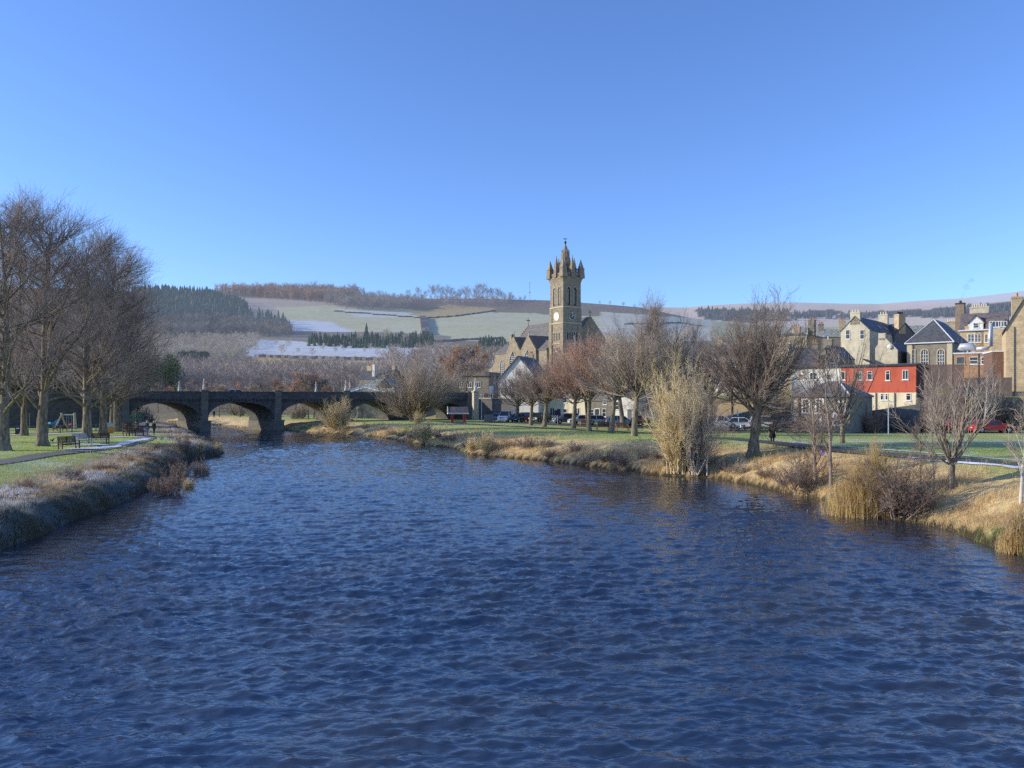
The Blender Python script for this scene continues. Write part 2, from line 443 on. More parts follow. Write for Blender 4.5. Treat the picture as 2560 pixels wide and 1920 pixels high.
ns = t.noise(1.6, 5, 0.75, vec=mp.outputs[0]); nsl = t.noise(0.03, 7, 0.72, vec=mp.outputs[0])
v = t.math('ADD', t.math('MULTIPLY', ng, 0.9), t.math('MULTIPLY', nb, 0.5))
base = t.mix(1.0, ca.outputs['Color'], t.ramp(v, [(0.35, (0.45,0.48,0.5)), (0.7, (1.05,1.0,0.95)), (0.95, (1.7,1.5,1.25))]), 'MULTIPLY')
base = t.mix(t.math('MULTIPLY', nf, 0.35), base, (0.05,0.055,0.02))
sm = t.math('ADD', t.math('MULTIPLY', ns, 0.6), t.math('MULTIPLY', nsl, 0.4))
sf = t.math('ADD', sm, t.math('SUBTRACT', fa.outputs['Fac'], 0.5))
cov = t.n('ShaderNodeMapRange'); cov.inputs[1].default_value = 0.27; cov.inputs[2].default_value = 0.62; t.l(sf, cov.inputs[0])
cv = t.math('MULTIPLY', cov.outputs[0], 0.85)
base = t.mix(cv, base, (0.66,0.70,0.78))
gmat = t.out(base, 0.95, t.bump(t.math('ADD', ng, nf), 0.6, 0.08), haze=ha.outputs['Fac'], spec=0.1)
tag(link_mesh('ground', me, gmat), kind='structure')

# ------------------------------------------------------------------ river
def wave_h(P, rs):
    """wind chop running up and down the reach: short steep ripples plus a little longer swell"""
    h = np.zeros(len(P)); r = np.random.RandomState(rs)
    wob = [fbm(P, 1.6, 900+i, 2) for i in range(4)]
    for i in range(96):
        lam = 0.17*(9.0**(r.rand()**1.25)); th = r.normal(1.57, 0.48)
        k = 2*PI/lam; a = 0.0102*lam**0.76; ph = r.rand()*6.28
        s_ = np.sin(k*(P[:,0]*math.cos(th)+P[:,1]*math.sin(th))+ph+1.5*wob[i % 4])
        h += a*(1.6*np.exp(0.9*(s_-1))-0.75)
    return h
nu, nv = 1000, 1050
vv = np.concatenate([np.linspace(-40, 7.5, 14), np.geomspace(8, 310, nv-14)])
xl = np.interp(vv, LB[:,1], LB[:,0])-1.5; xr_ = np.interp(vv, RB[:,1], RB[:,0])+1.5
xl = np.where(vv > 140, xl-12, xl); xr_ = np.where(vv > 140, xr_+8, xr_)
k_ = np.linspace(0, 1, nu)
X = xl[:,None]+(xr_-xl)[:,None]*k_[None]; Vv = np.repeat(vv[:,None], nu, 1)
P2 = np.stack([X.ravel(), Vv.ravel()], 1)
patch = 0.35+0.9*vnoise(P2*np.array([0.6,0.3]), 3.5, 321)+0.5*vnoise(P2*np.array([0.5,0.25]), 11, 322)
hh = wave_h(P2, 4)*patch*np.interp(P2[:,1], [0,14,25,40,60,140,200], [1,1,0.85,0.62,0.45,0.32,0.3])
db = np.minimum(seg_dist(P2, LB), seg_dist(P2, RB)); hh *= sstep(-0.5, 4.5, db)*0.85+0.15
gi = np.arange(nu*nv).reshape(nv, nu)
q = np.stack([gi[:-1,:-1], gi[:-1,1:], gi[1:,1:], gi[1:,:-1]], -1).reshape(-1, 4)
chop = np.interp(P2[:,1], [0,14,25,40,60,140], [1,1,0.85,0.6,0.42,0.3])*np.clip(patch, 0.5, 1.3)
me = np_mesh('river', np.column_stack([P2, hh]), [q], smooth=True, attrs={'chop': ('POINT', 'FLOAT', chop)})
t = NT('river_water')
tc = t.n('ShaderNodeTexCoord'); mp = t.n('ShaderNodeMapping'); mp.inputs['Scale'].default_value = (0.42, 1.0, 1.0); t.l(tc.outputs['Object'], mp.inputs[0])
w1 = t.noise(2.4, 3, 0.6, vec=mp.outputs[0], dist=0.7); w2 = t.noise(7.5, 2, 0.6, vec=mp.outputs[0], dist=0.6)
def ridged(v): return t.math('SUBTRACT', 1.0, t.math('ABSOLUTE', t.math('SUBTRACT', t.math('MULTIPLY', v, 2.0), 1.0)))
hgt = t.math('ADD', t.math('MULTIPLY', ridged(w1), 0.75), t.math('MULTIPLY', ridged(w2), 0.22))
p = t.n('ShaderNodeBsdfPrincipled'); p.inputs['Base Color'].default_value = (0.016, 0.026, 0.045, 1)
p.inputs['Roughness'].default_value = 0.06; p.inputs['IOR'].default_value = 2.2; p.inputs['Specular IOR Level'].default_value = 0.5
b = t.n('ShaderNodeBump'); b.inputs['Strength'].default_value = 1.0; b.inputs['Distance'].default_value = 0.045; at_ = t.n('ShaderNodeAttribute', attribute_name='chop'); t.l(t.math('MULTIPLY', hgt, at_.outputs['Fac']), b.inputs['Height']); t.l(b.outputs[0], p.inputs['Normal'])
wl_ = t.noise(0.16, 4, 0.6, dist=0.8); t.l(t.ramp(wl_, [(0.42, (0.014,0.026,0.05)), (0.66, (0.032,0.033,0.034))]), p.inputs['Base Color'])
o = t.n('ShaderNodeOutputMaterial'); t.l(p.outputs[0], o.inputs[0])
tag(link_mesh('river', me, t.m), kind='structure')
# ------------------------------------------------------------------ bridge
M_bridge = stone('bridge_stone', (0.155,0.15,0.14), (0.115,0.112,0.108), (0.08,0.078,0.075), 0.7, 0.32, stain=0.35)
M_bridge_dark = stone('bridge_stone_dark', (0.09,0.09,0.088), (0.07,0.07,0.07), (0.05,0.05,0.05), 0.7, 0.32, stain=0.35)
M_lampstone = plain('lamp_stone', (0.62,0.58,0.5), 0.7, 0.15, 6)
BA = R(24); SP = 12.25; SKEW = math.tan(R(21)); BW = 8.6
B0 = Vector((-53.3, 133.8, 0))
bridge = empty('stone_bridge', B0, BA, 'dark stone road bridge of five low arches crossing the river', 'bridge')
# local x runs along the bridge, local y across it; the barrels are skewed: x shifts by -y*SKEW
def sk(v): return [(x - y*SKEW, y, z) for x, y, z in v]
ZT, ZD, ZS, RISE = 7.0, 5.75, 2.35, 2.75
HS = SP/2 - 0.72
N = 28
def spandrel(x0, x1, arches, zt):
    """solid deck wall with open barrels between two ends"""
    mb = MB()
    for side, (ya, yb) in enumerate(((0, BW),)):
        outline = []
        for xc in arches:
            xs = [xc - HS*math.cos(PI*i/N) for i in range(N+1)]
            zs = [ZS + RISE*(math.sin(PI*i/N))**0.86 for i in range(N+1)]
            # front and back webs, and barrel
            for y, flip in ((ya, False), (yb, True)):
                vs = []; fs = []
                for x, z in zip(xs, zs): vs += [(x, y, z), (x, y, zt)]
                for i in range(N): fs.append((2*i, 2*i+2, 2*i+3, 2*i+1) if not flip else (2*i+1, 2*i+3, 2*i+2, 2*i))
                mb.add(sk(vs), fs)
            # piers below the springing seen from inside the barrel
            vs = []; fs = []
            pts = [(xc-HS, -1.2)] + list(zip(xs, zs)) + [(xc+HS, -1.2)]
            for x, z in pts: vs += [(x, ya, z), (x, yb, z)]
            for i in range(len(pts)-1): fs.append((2*i, 2*i+1, 2*i+3, 2*i+2))
            mb.add(sk(vs), fs)
        edges = sorted([x0] + [xc + s*HS for xc in arches for s in (-1, 1)] + [x1])
        for a, b in zip(edges[0::2], edges[1::2]):
            for y in (ya, yb): mb.add(sk([(a,y,-1.2),(b,y,-1.2),(b,y,zt),(a,y,zt)]), [(0,1,2,3)])
        mb.add(sk([(x0,ya,zt),(x1,ya,zt),(x1,yb,zt),(x0,yb,zt)]), [(0,1,2,3)])
        mb.add(sk([(x0,ya,-1.2),(x0,yb,-1.2),(x0,yb,zt),(x0,ya,zt)]), [(0,1,2,3)])
        mb.add(sk([(x1,ya,-1.2),(x1,yb,-1.2),(x1,yb,zt),(x1,ya,zt)]), [(0,1,2,3)])
    return mb
arches = [SP*(i-0.5) for i in range(0, 5)]
XL, XR = -SP-24, SP*4+0.6
spandrel(XL, XR, arches, ZD-0.1).build('arches', M_bridge, bridge, recalc=False)
# raised voussoir ring on each arch
for xc in arches:
    mb = MB(); vs = []; fs = []
    for i in range(N+1):
        a = PI*i/N; s = math.sin(a)**0.86
        for dr, y in ((0.0, -0.07), (0.52, -0.07), (0.52, 0.002), (0.0, 0.002)):
            vs.append((xc-(HS+dr)*math.cos(a), y, ZS+(RISE+dr)*s + (0 if s > 0.02 else 0)))
    for i in range(N):
        for j in range(4): fs.append((4*i+j, 4*i+(j+1) % 4, 4*i+4+(j+1) % 4, 4*i+4+j))
    mb.add(sk(vs), fs); mb.build('arch_ring', M_bridge, bridge)
def bbox(mb, x0, x1, y0, y1, z0, z1):
    vs = sk([(x0,y0,0),(x1,y0,0),(x1,y1,0),(x0,y1,0)])
    vs = [(v[0], v[1], z0) for v in vs] + [(v[0], v[1], z1) for v in vs]
    mb.add(vs, [(0,3,2,1),(4,5,6,7),(0,1,5,4),(1,2,6,5),(2,3,7,6),(3,0,4,7)])
for y0, y1, nm in ((-0.18, 0.22, 'parapet'), (BW-0.22, BW+0.18, 'parapet')):
    mb = MB(); bbox(mb, XL, XR, y0, y1, ZD+0.06, ZT-0.12); bbox(mb, XL, XR, y0-0.07, y1+0.07, ZT-0.12, ZT); mb.build(nm, M_bridge, bridge)
mb = MB(); bbox(mb, XL, XR, -0.26, 0.0, ZD-0.12, ZD+0.06)
mb.build('string_course', M_bridge, bridge)
mb = MB()
x = -SP*1.0
while x < SP*4:
    if abs((x+0.2) % SP) > 0.8: bbox(mb, x, x+0.28, -0.22, -0.002, ZD-0.42, ZD-0.12)
    x += 0.62
mb.build('corbel_row', M_bridge, bridge)['kind'] = 'stuff'
piers = [SP*i for i in range(-1, 5)]
for xp in piers:
    mb = MB()
    bbox(mb, xp-0.55, xp+0.55, -0.42, 0.0, 1.95, ZT+0.05)
    bbox(mb, xp-0.64, xp+0.64, -0.50, 0.0, ZT+0.05, ZT+0.22)
    bbox(mb, xp-0.64, xp+0.64, -0.50, 0.0, ZD-0.10, ZD+0.08)
    bbox(mb, xp-0.95, xp+0.95, -0.75, 0.0, 1.7, 1.95)
    bbox(mb, xp-0.85, xp+0.85, -0.68, BW, -1.2, 1.7)
    mb.build('pier', stone('pier_stone', (0.26,0.235,0.19), (0.2,0.185,0.155), (0.12,0.11,0.1), 0.7, 0.32), bridge)
mb = MB(); bbox(mb, XL, XR, 0.24, BW-0.24, ZD-0.098, ZD+0.12)
rd = mb.build('carriageway', plain('asphalt', (0.06,0.06,0.063), 0.85, 0.2, 8), bridge)
# carved lamp standards on the parapets
def local(v, rz, o): c, s = math.cos(rz), math.sin(rz); return Vector((o.x+c*v[0]-s*v[1], o.y+s*v[0]+c*v[1], o.z+v[2]))
def lamp_std():
    t = empty('lamp_standard', (0,0,0), BA)
    mb = MB(); mb.box(-0.26,0.26,-0.26,0.26,0,0.16)
    mb.lathe([(0.24,0.16),(0.27,0.3),(0.2,0.5),(0.14,0.62)], k=12)
    mb.build('plinth', M_lampstone, t)
    mb = MB()
    for a0 in (0, 2.1, 4.2):          # twisting fish-like stems
        pts = [(0.11*math.cos(a0+z*2.4)*(1.25-z*0.55), 0.11*math.sin(a0+z*2.4)*(1.25-z*0.55), 0.5+z) for z in np.linspace(0, 1.15, 9)]
        mb.tube(pts, [0.13,0.125,0.12,0.11,0.10,0.09,0.085,0.07,0.05], 7)
    mb.build('twisted_stem', M_lampstone, t, smooth=True)
    mb = MB(); mb.tube([(-0.34,0,1.5),(0,0,1.62),(0.34,0,1.5)], 0.035, 6); mb.lathe([(0.05,1.6),(0.13,1.72),(0.10,1.86),(0.03,2.0)], k=10)
    mb.build('lamp_head', M_lampstone, t)
    return t
L0 = lamp_std()
ln = [(0, 0, 'carved white lamp standard on the near parapet, above the second pier from the left'),
      (2, 0, 'carved white lamp standard on the near parapet beside the pale hipped roof'),
      (-0.04, 1, 'carved white lamp standard on the far parapet, leftmost of the row'),
      (1.95, 1, 'carved white lamp standard on the far parapet, middle of the bridge')]
for i, (k, far_, lb) in enumerate(ln):
    xx, yy = SP*k, (-0.08 if not far_ else BW-0.02)
    p = local((xx-yy*SKEW, yy, ZT+(0.22 if not far_ else 0.0)), BA, B0)
    if i == 0: L0.location = p; tag(L0, lb, 'lamp', 'lamp standards on the bridge')
    else: dup(L0, p, BA, label=lb, group='lamp standards on the bridge')
# ------------------------------------------------------------------ bare trees
def tubes(P, Rr, k):
    """P (N,S,3) polylines, Rr (N,S) radii -> verts, quads"""
    N, S, _ = P.shape
    T = np.empty_like(P); T[:,1:-1] = P[:,2:]-P[:,:-2]; T[:,0] = P[:,1]-P[:,0]; T[:,-1] = P[:,-1]-P[:,-2]
    T /= np.maximum(np.linalg.norm(T, axis=2, keepdims=True), 1e-9)
    ref = np.where(np.abs(T[:,:1,2:3]) < 0.9, np.array([0,0,1.0]), np.array([1.0,0,0]))
    U = np.cross(T, np.broadcast_to(ref, T.shape)); U /= np.maximum(np.linalg.norm(U, axis=2, keepdims=True), 1e-9)
    Wv = np.cross(T, U)
    a = 2*PI*np.arange(k)/k
    V = P[:,:,None,:] + Rr[:,:,None,None]*(np.cos(a)[None,None,:,None]*U[:,:,None,:] + np.sin(a)[None,None,:,None]*Wv[:,:,None,:])
    idx = np.arange(N*S*k).reshape(N, S, k); nx = np.roll(idx, -1, 2)
    q = np.stack([idx[:,:-1], nx[:,:-1], nx[:,1:], idx[:,1:]], -1).reshape(-1, 4)
    return V.reshape(-1, 3), q
def join(parts):
    Vs, Qs, b = [], [], 0
    for V, q in parts: Vs.append(V); Qs.append(q+b); b += len(V)
    return np.concatenate(Vs), np.concatenate(Qs)
def grow(rs, O, D, L, R0, R1, S, wob, up, droop=0.0):
    """O,D (N,3), L,R0,R1 (N,) -> polylines (N,S+1,3), radii"""
    N = len(O); P = np.zeros((N, S+1, 3)); P[:,0] = O; d = D.copy()
    for i in range(S):
        d = d + rs.normal(0, wob, (N, 3)); d[:,2] += up - droop*(1-i/S)
        d /= np.linalg.norm(d, axis=1, keepdims=True)
        P[:,i+1] = P[:,i] + d*(L/S)[:,None]
    t = np.linspace(0, 1, S+1)
    Rr = R0[:,None]*(1-t) + R1[:,None]*t
    return P, Rr
def sprout(rs, P, Rr, nch, t0, t1, amin, amax, lfun, rrat, rtip, S, wob, up, droop=0.0, rmin=0.006, azbias=None):
    """children on each polyline"""
    N, S1, _ = P.shape
    tt = t0 + (t1-t0)*(np.arange(nch)[None,:] + rs.rand(N, nch))/nch
    f = tt*(S1-1); i = np.minimum(f.astype(int), S1-2); f = f - i
    n = np.arange(N)[:,None]
    A, B = P[n,i], P[n,i+1]
    O = A + (B-A)*f[...,None]; T = B-A; T /= np.maximum(np.linalg.norm(T, axis=2, keepdims=True), 1e-9)
    r = Rr[n,i]*(1-f) + Rr[n,i+1]*f
    ref = np.where(np.abs(T[...,2:3]) < 0.95, np.array([0,0,1.0]), np.array([1.0,0,0]))
    U = np.cross(T, ref); U /= np.linalg.norm(U, axis=2, keepdims=True); Wv = np.cross(T, U)
    az = rs.rand(N, nch)*2*PI + np.arange(nch)[None,:]*2.4
    an = R(1)*(amin + (amax-amin)*rs.rand(N, nch))
    D = np.cos(an)[...,None]*T + np.sin(an)[...,None]*(np.cos(az)[...,None]*U + np.sin(az)[...,None]*Wv)
    L = lfun(tt, rs, O)
    O, D, L, r, tt = O.reshape(-1,3), D.reshape(-1,3), L.ravel(), r.ravel(), tt.ravel()
    keep = L > 0.05
    O, D, L, r = O[keep], D[keep], L[keep], r[keep]
    return grow(rs, O, D, L, np.maximum(r*rrat, rmin), np.full(len(O), rtip), S, wob, up, droop)
def trunk_line(rs, H_, r0, rtop, S, lean=(0,0), wob=0.03, flare=1.5, z0=-0.35):
    P, Rr = grow(rs, np.array([[0,0,z0]]), np.array([[lean[0],lean[1],1.0]]), np.array([H_]), np.array([r0]), np.array([rtop]), S, wob, 0.06)
    z = P[0,:,2]
    Rr[0] *= 1 + (flare-1)*np.exp(-np.maximum(z,0)/0.55)
    Rr[0] *= 1 + rs.normal(0, 0.045, len(z))
    return P, Rr
M_bark = None
def bark(name, dark, light, twig=False, haze=0.0, scale=6.0):
    if name in _mats: return _mats[name]
    t = NT(name)
    tc = t.n('ShaderNodeTexCoord'); mp = t.n('ShaderNodeMapping'); mp.inputs['Scale'].default_value = (1,1,0.25); t.l(tc.outputs['Object'], mp.inputs[0])
    f = t.noise(scale, 4 if not twig else 2, 0.7, vec=mp.outputs[0] if not twig else None)
    c = t.ramp(f, [(0.32, dark), (0.68, light)])
    m = t.out(c, 0.9, None if twig else t.bump(f, 0.8, 0.06), haze=haze, spec=0.15)
    _mats[name] = m; return m
BK_OAK = bark('bark_grey_brown', (0.075,0.058,0.043), (0.36,0.29,0.195))
BK_DARK = bark('bark_dark', (0.09,0.072,0.056), (0.33,0.27,0.20))
TW_PURPLE = bark('twigs_purple_brown', (0.20,0.155,0.14), (0.44,0.355,0.30), True, 0.0, 0.5)
TW_RED = bark('twigs_red_brown', (0.32,0.19,0.14), (0.58,0.37,0.26), True, 0.0, 0.5)
TW_GREY = bark('twigs_grey_brown', (0.30,0.24,0.185), (0.58,0.475,0.36), True, 0.0, 0.5)
TW_GOLD = bark('twigs_straw', (0.62,0.46,0.22), (0.88,0.71,0.40), True, 0.0, 1.2)

def mesh_tree(name, seed, H_, kind):
    """returns (trunk mesh, crown mesh)"""
    rs = np.random.RandomState(seed); tr, cr = [], []
    if kind == 'lime':                       # tall park lime: straight leader, tiers of limbs, dense twigs
        T, TR = trunk_line(rs, H_, 0.35, 0.03, 22, (rs.normal(0,0.02), rs.normal(0,0.02)), 0.02, 1.75)
        tr.append(tubes(T, TR, 12))
        def ll(tt, rs, O):
            h = O[...,2]/H_
            return H_*0.335*np.interp(h, [0.12,0.25,0.45,0.7,1.0], [0.85,1.0,0.95,0.62,0.12])*(0.75+0.4*rs.rand(*h.shape))
        A, AR = sprout(rs, T, TR, 52, 0.15, 0.97, 28, 72, ll, 0.46, 0.022, 9, 0.05, 0.085, 0.03, 0.065)
        tr.append(tubes(A, AR, 6))
        B, BRr = sprout(rs, A, AR, 8, 0.22, 1.0, 22, 52, lambda t,r,O: H_*0.125*(1.15-0.6*t)*(0.6+0.7*r.rand(*t.shape)), 0.6, 0.010, 6, 0.05, 0.08, 0.0, 0.020)
        cr.append(tubes(B, BRr, 4))
        Cc, CR = sprout(rs, B, BRr, 6, 0.15, 1.0, 16, 42, lambda t,r,O: H_*0.070*(0.5+0.8*r.rand(*t.shape)), 0.65, 0.005, 3, 0.07, 0.07, 0.0, 0.009)
        cr.append(tubes(Cc, CR, 3))
        Dd, DR = sprout(rs, Cc, CR, 3, 0.3, 1.0, 16, 40, lambda t,r,O: H_*0.042*(0.5+0.8*r.rand(*t.shape)), 0.75, 0.004, 2, 0.06, 0.06, 0.0, 0.007)
        cr.append(tubes(Dd, DR, 3))
    elif kind in ('broom', 'fan'):                    # formerly pollarded: short trunk, fan of many ascending limbs
        th = H_*(0.13 if kind == 'fan' else 0.37)
        T, TR = trunk_line(rs, th+0.35, 0.26, 0.2, 9, (rs.normal(0,0.03), rs.normal(0,0.03)), 0.03, 1.45)
        tr.append(tubes(T, TR, 10))
        A, AR = sprout(rs, T, TR, 26 if kind == 'broom' else 40, 0.74 if kind == 'broom' else 0.5, 1.0, 10, 82 if kind == 'broom' else 88, lambda t,r,O: H_*(0.50 if kind == 'broom' else 0.66)*(0.6+0.5*r.rand(*t.shape)), 0.36, 0.018, 10, 0.045, 0.085, 0.0, 0.062)
        tr.append(tubes(A, AR, 6))
        B, BRr = sprout(rs, A, AR, 10, 0.18, 0.98, 14, 36, lambda t,r,O: H_*0.23*(1.2-0.75*t)*(0.6+0.6*r.rand(*t.shape)), 0.6, 0.010, 6, 0.045, 0.06, 0.0, 0.020)
        cr.append(tubes(B, BRr, 4))
        Cc, CR = sprout(rs, B, BRr, 7, 0.15, 1.0, 13, 36, lambda t,r,O: H_*0.10*(0.5+0.7*r.rand(*t.shape)), 0.7, 0.006, 3, 0.08, 0.05, 0.0, 0.010)
        cr.append(tubes(Cc, CR, 3))
        Dd, DR = sprout(rs, Cc, CR, 2, 0.3, 1.0, 15, 40, lambda t,r,O: H_*0.055*(0.5+0.7*r.rand(*t.shape)), 0.8, 0.005, 2, 0.08, 0.04, 0.0, 0.008)
        cr.append(tubes(Dd, DR, 3))
    elif kind == 'open':                     # big riverside tree: knobbly trunk, strong ascending and arching limbs
        th = H_*0.36
        T, TR = trunk_line(rs, th+0.35, 0.34, 0.25, 16, (0.045,0.0), 0.05, 1.5)
        TR[0] *= 1 + 0.10*np.abs(rs.normal(0,1,TR.shape[1])); tr.append(tubes(T, TR, 14))
        A, AR = sprout(rs, T, TR, 36, 0.60, 1.0, 6, 72, lambda t,r,O: H_*0.53*(0.72+0.32*r.rand(*t.shape)), 0.37, 0.014, 12, 0.04, 0.065, 0.0, 0.05)
        tr.append(tubes(A, AR, 7))
        A2, A2R = sprout(rs, T, TR, 14, 0.5, 0.95, 55, 100, lambda t,r,O: H_*0.27*(0.7+0.5*r.rand(*t.shape)), 0.22, 0.014, 8, 0.09, 0.0, 0.03, 0.03)
        tr.append(tubes(A2, A2R, 6))
        for QP, QR, n in ((A, AR, 14), (A2, A2R, 11)):
            B, BRr = sprout(rs, QP, QR, n, 0.2, 1.0, 16, 42, lambda t,r,O: H_*0.19*(1.2-0.7*t)*(0.5+0.7*r.rand(*t.shape)), 0.58, 0.008, 6, 0.055, 0.04, 0.0, 0.016)
            cr.append(tubes(B, BRr, 4))
            Cc, CR = sprout(rs, B, BRr, 7, 0.15, 1.0, 15, 42, lambda t,r,O: H_*0.076*(0.5+0.7*r.rand(*t.shape)), 0.65, 0.005, 3, 0.07, 0.04, 0.0, 0.008)
            cr.append(tubes(Cc, CR, 3))
            Dd, DR = sprout(rs, Cc, CR, 2, 0.3, 1.0, 18, 45, lambda t,r,O: H_*0.04*(0.5+0.7*r.rand(*t.shape)), 0.8, 0.004, 2, 0.10, 0.03, 0.0, 0.006)
            cr.append(tubes(Dd, DR, 3))
    elif kind == 'sparse':                   # see-through pale tree: few stems rising from a short trunk
        T, TR = trunk_line(rs, H_*0.24, 0.2, 0.17, 7, (0.02, 0), 0.03, 1.35)
        tr.append(tubes(T, TR, 9))
        A, AR = sprout(rs, T, TR, 17, 0.7, 1.0, 8, 60, lambda t,r,O: H_*0.72*(0.6+0.5*r.rand(*t.shape)), 0.36, 0.012, 10, 0.045, 0.08, 0.0, 0.035)
        tr.append(tubes(A, AR, 6))
        B, BRr = sprout(rs, A, AR, 9, 0.15, 1.0, 14, 40, lambda t,r,O: H_*0.22*(1.15-0.7*t)*(0.5+0.7*r.rand(*t.shape)), 0.55, 0.007, 6, 0.05, 0.06, 0.0, 0.013)
        cr.append(tubes(B, BRr, 4))
        Cc, CR = sprout(rs, B, BRr, 5, 0.15, 1.0, 14, 42, lambda t,r,O: H_*0.09*(0.5+0.7*r.rand(*t.shape)), 0.65, 0.005, 3, 0.07, 0.05, 0.0, 0.008)
        cr.append(tubes(Cc, CR, 3))
    elif kind == 'slim':                     # thin upright young tree / birch
        T, TR = trunk_line(rs, H_, 0.012*H_+0.02, 0.012, 14, (rs.normal(0,0.04), rs.normal(0,0.04)), 0.035, 1.3)
        tr.append(tubes(T, TR, 7))
        A, AR = sprout(rs, T, TR, 22, 0.22, 0.97, 22, 55, lambda t,r,O: H_*0.34*(1.1-0.85*t)*(0.6+0.6*r.rand(*t.shape)), 0.45, 0.008, 7, 0.06, 0.06, 0.0, 0.016)
        tr.append(tubes(A, AR, 5))
        B, BRr = sprout(rs, A, AR, 8, 0.2, 1.0, 18, 48, lambda t,r,O: H_*0.11*(1.1-0.5*t)*(0.5+0.7*r.rand(*t.shape)), 0.6, 0.006, 4, 0.09, 0.04, 0.0, 0.010)
        cr.append(tubes(B, BRr, 3))
        Cc, CR = sprout(rs, B, BRr, 5, 0.2, 1.0, 18, 48, lambda t,r,O: H_*0.05*(0.5+0.7*r.rand(*t.shape)), 0.7, 0.005, 2, 0.10, 0.04, 0.0, 0.008)
        cr.append(tubes(Cc, CR, 3))
    elif kind == 'wood':                     # woodland tree for the middle distance
        T, TR = trunk_line(rs, H_*0.92, 0.017*H_, 0.02, 10, (rs.normal(0,0.05), rs.normal(0,0.05)), 0.05, 1.3)
        tr.append(tubes(T, TR, 7))
        A, AR = sprout(rs, T, TR, 16, 0.25, 0.97, 22, 58, lambda t,r,O: H_*0.42*(1.1-0.75*t)*(0.6+0.6*r.rand(*t.shape)), 0.5, 0.02, 6, 0.09, 0.06, 0.0, 0.03)
        tr.append(tubes(A, AR, 5))
        B, BRr = sprout(rs, A, AR, 10, 0.2, 1.0, 22, 55, lambda t,r,O: H_*0.16*(1.1-0.5*t)*(0.5+0.7*r.rand(*t.shape)), 0.6, 0.014, 4, 0.11, 0.05, 0.0, 0.022)
        cr.append(tubes(B, BRr, 3))
        Cc, CR = sprout(rs, B, BRr, 8, 0.15, 1.0, 20, 55, lambda t,r,O: H_*0.075*(0.5+0.7*r.rand(*t.shape)), 0.8, 0.014, 2, 0.12, 0.04, 0.0, 0.018)
        cr.append(tubes(Cc, CR, 3))
    elif kind in ('willow', 'thicket', 'dogwood'):   # many stems from the ground
        ns, w = {'willow': (70, 0.13), 'thicket': (34, 0.35), 'dogwood': (110, 0.30)}[kind]
        O = np.column_stack([rs.normal(0, w*H_*0.35, ns), rs.normal(0, w*H_*0.3, ns), np.full(ns, -0.15)])
        sp = {'willow': 0.34, 'thicket': 0.62, 'dogwood': 0.46}[kind]
        D = np.column_stack([O[:,0]*(0.5/H_)+rs.normal(0, sp, ns), rs.normal(0, sp, ns), np.ones(ns)]); D /= np.linalg.norm(D, axis=1, keepdims=True)
        A, AR = grow(rs, O, D, H_*(0.5+0.5*rs.rand(ns))*(0.55+0.5*D[:,2]**2), np.full(ns, 0.0055*H_+0.006), np.full(ns, 0.006), 9, 0.07, 0.03)
        tr.append(tubes(A, AR, 5))
        B, BRr = sprout(rs, A, AR, 15, 0.15, 1.0, 14, 55, lambda t,r,O: H_*0.20*(1.15-0.6*t)*(0.4+0.8*r.rand(*t.shape)), 0.65, 0.005, 5, 0.07, 0.025, 0.0, 0.008)
        cr.append(tubes(B, BRr, 3))
        Cc, CR = sprout(rs, B, BRr, 7, 0.1, 1.0, 16, 60, lambda t,r,O: H_*0.075*(0.4+0.8*r.rand(*t.shape)), 0.7, 0.004, 2, 0.08, 0.03, 0.0, 0.0065)
        cr.append(tubes(Cc, CR, 3))
    V, q = join(tr); mt = np_mesh(name+'_trunk', V, [q], smooth=True)
    V, q = join(cr); mc = np_mesh(name+'_crown', V, [q])
    return mt, mc
_tm = {}
def tree_mesh(kind, var, H_):
    k = (kind, var, H_)
    if k not in _tm: _tm[k] = mesh_tree(kind, 1000+var*17+len(kind), H_, kind)
    return _tm[k]
def plant_tree(name, loc, kind, var, H_, rz, sc, bk, tw, label, cat='tree', group=None, parts=('trunk', 'crown')):
    mt, mc = tree_mesh(kind, var, H_)
    t = empty(name, loc, rz, label, cat, group)
    t.scale = (sc, sc, sc) if isinstance(sc, (int, float)) else sc
    for nm, me, mat in ((parts[0], mt, bk), (parts[1], mc, tw)):
        o = bpy.data.objects.new(nm, me); COL.objects.link(o); o.parent = t
        if len(me.materials) == 0: me.materials.append(mat)
        if me.materials[0] != mat:
            o.material_slots[0].link = 'OBJECT'; o.material_slots[0].material = mat
    return t
GL = 'tall lime trees on the left lawn'
LIMES = [ # px, py of the foot, variant, height scale, label
    (9, 1127, 0, 0.86, 'big bare lime tree cut by the left edge of the picture'),
    (106, 1116, 1, 0.90, 'thick-trunked bare lime tree just left of the empty wooden bench'),
    (219, 1095, 2, 1.0, 'bare lime tree with a pale peeling trunk right of the swing frame'),
    (257, 1090, 0, 0.97, 'bare lime tree with roots flaring beside the orange play hut, left of the hut'),
    (292, 1079, 1, 0.98, 'bare lime tree right of the orange play hut, nearest the bridge arch'),
    (281, 1070, 2, 0.92, 'bare lime tree mostly hidden behind the last trunk of the row')]
for i, (a, b, v, s, lb) in enumerate(LIMES):
    plant_tree('lime_tree', foot(a, b), 'lime', v, 21.5, i*1.3, (s*1.36, s*1.36, s), BK_OAK, TW_PURPLE, lb, group=GL)
# limes just outside the frame: their shadows fall across the lawn
for i, (x, y) in enumerate([(-62, 74), (-58, 92), (-75, 108)]):
    plant_tree('lime_tree', (x, y, gz(x, y)), 'lime', i % 3, 21.5, i*2.1+0.5, 0.95+0.03*(i % 3), BK_OAK, TW_PURPLE,
               'bare lime tree standing further left on the park lawn', group='lime trees left of the view')
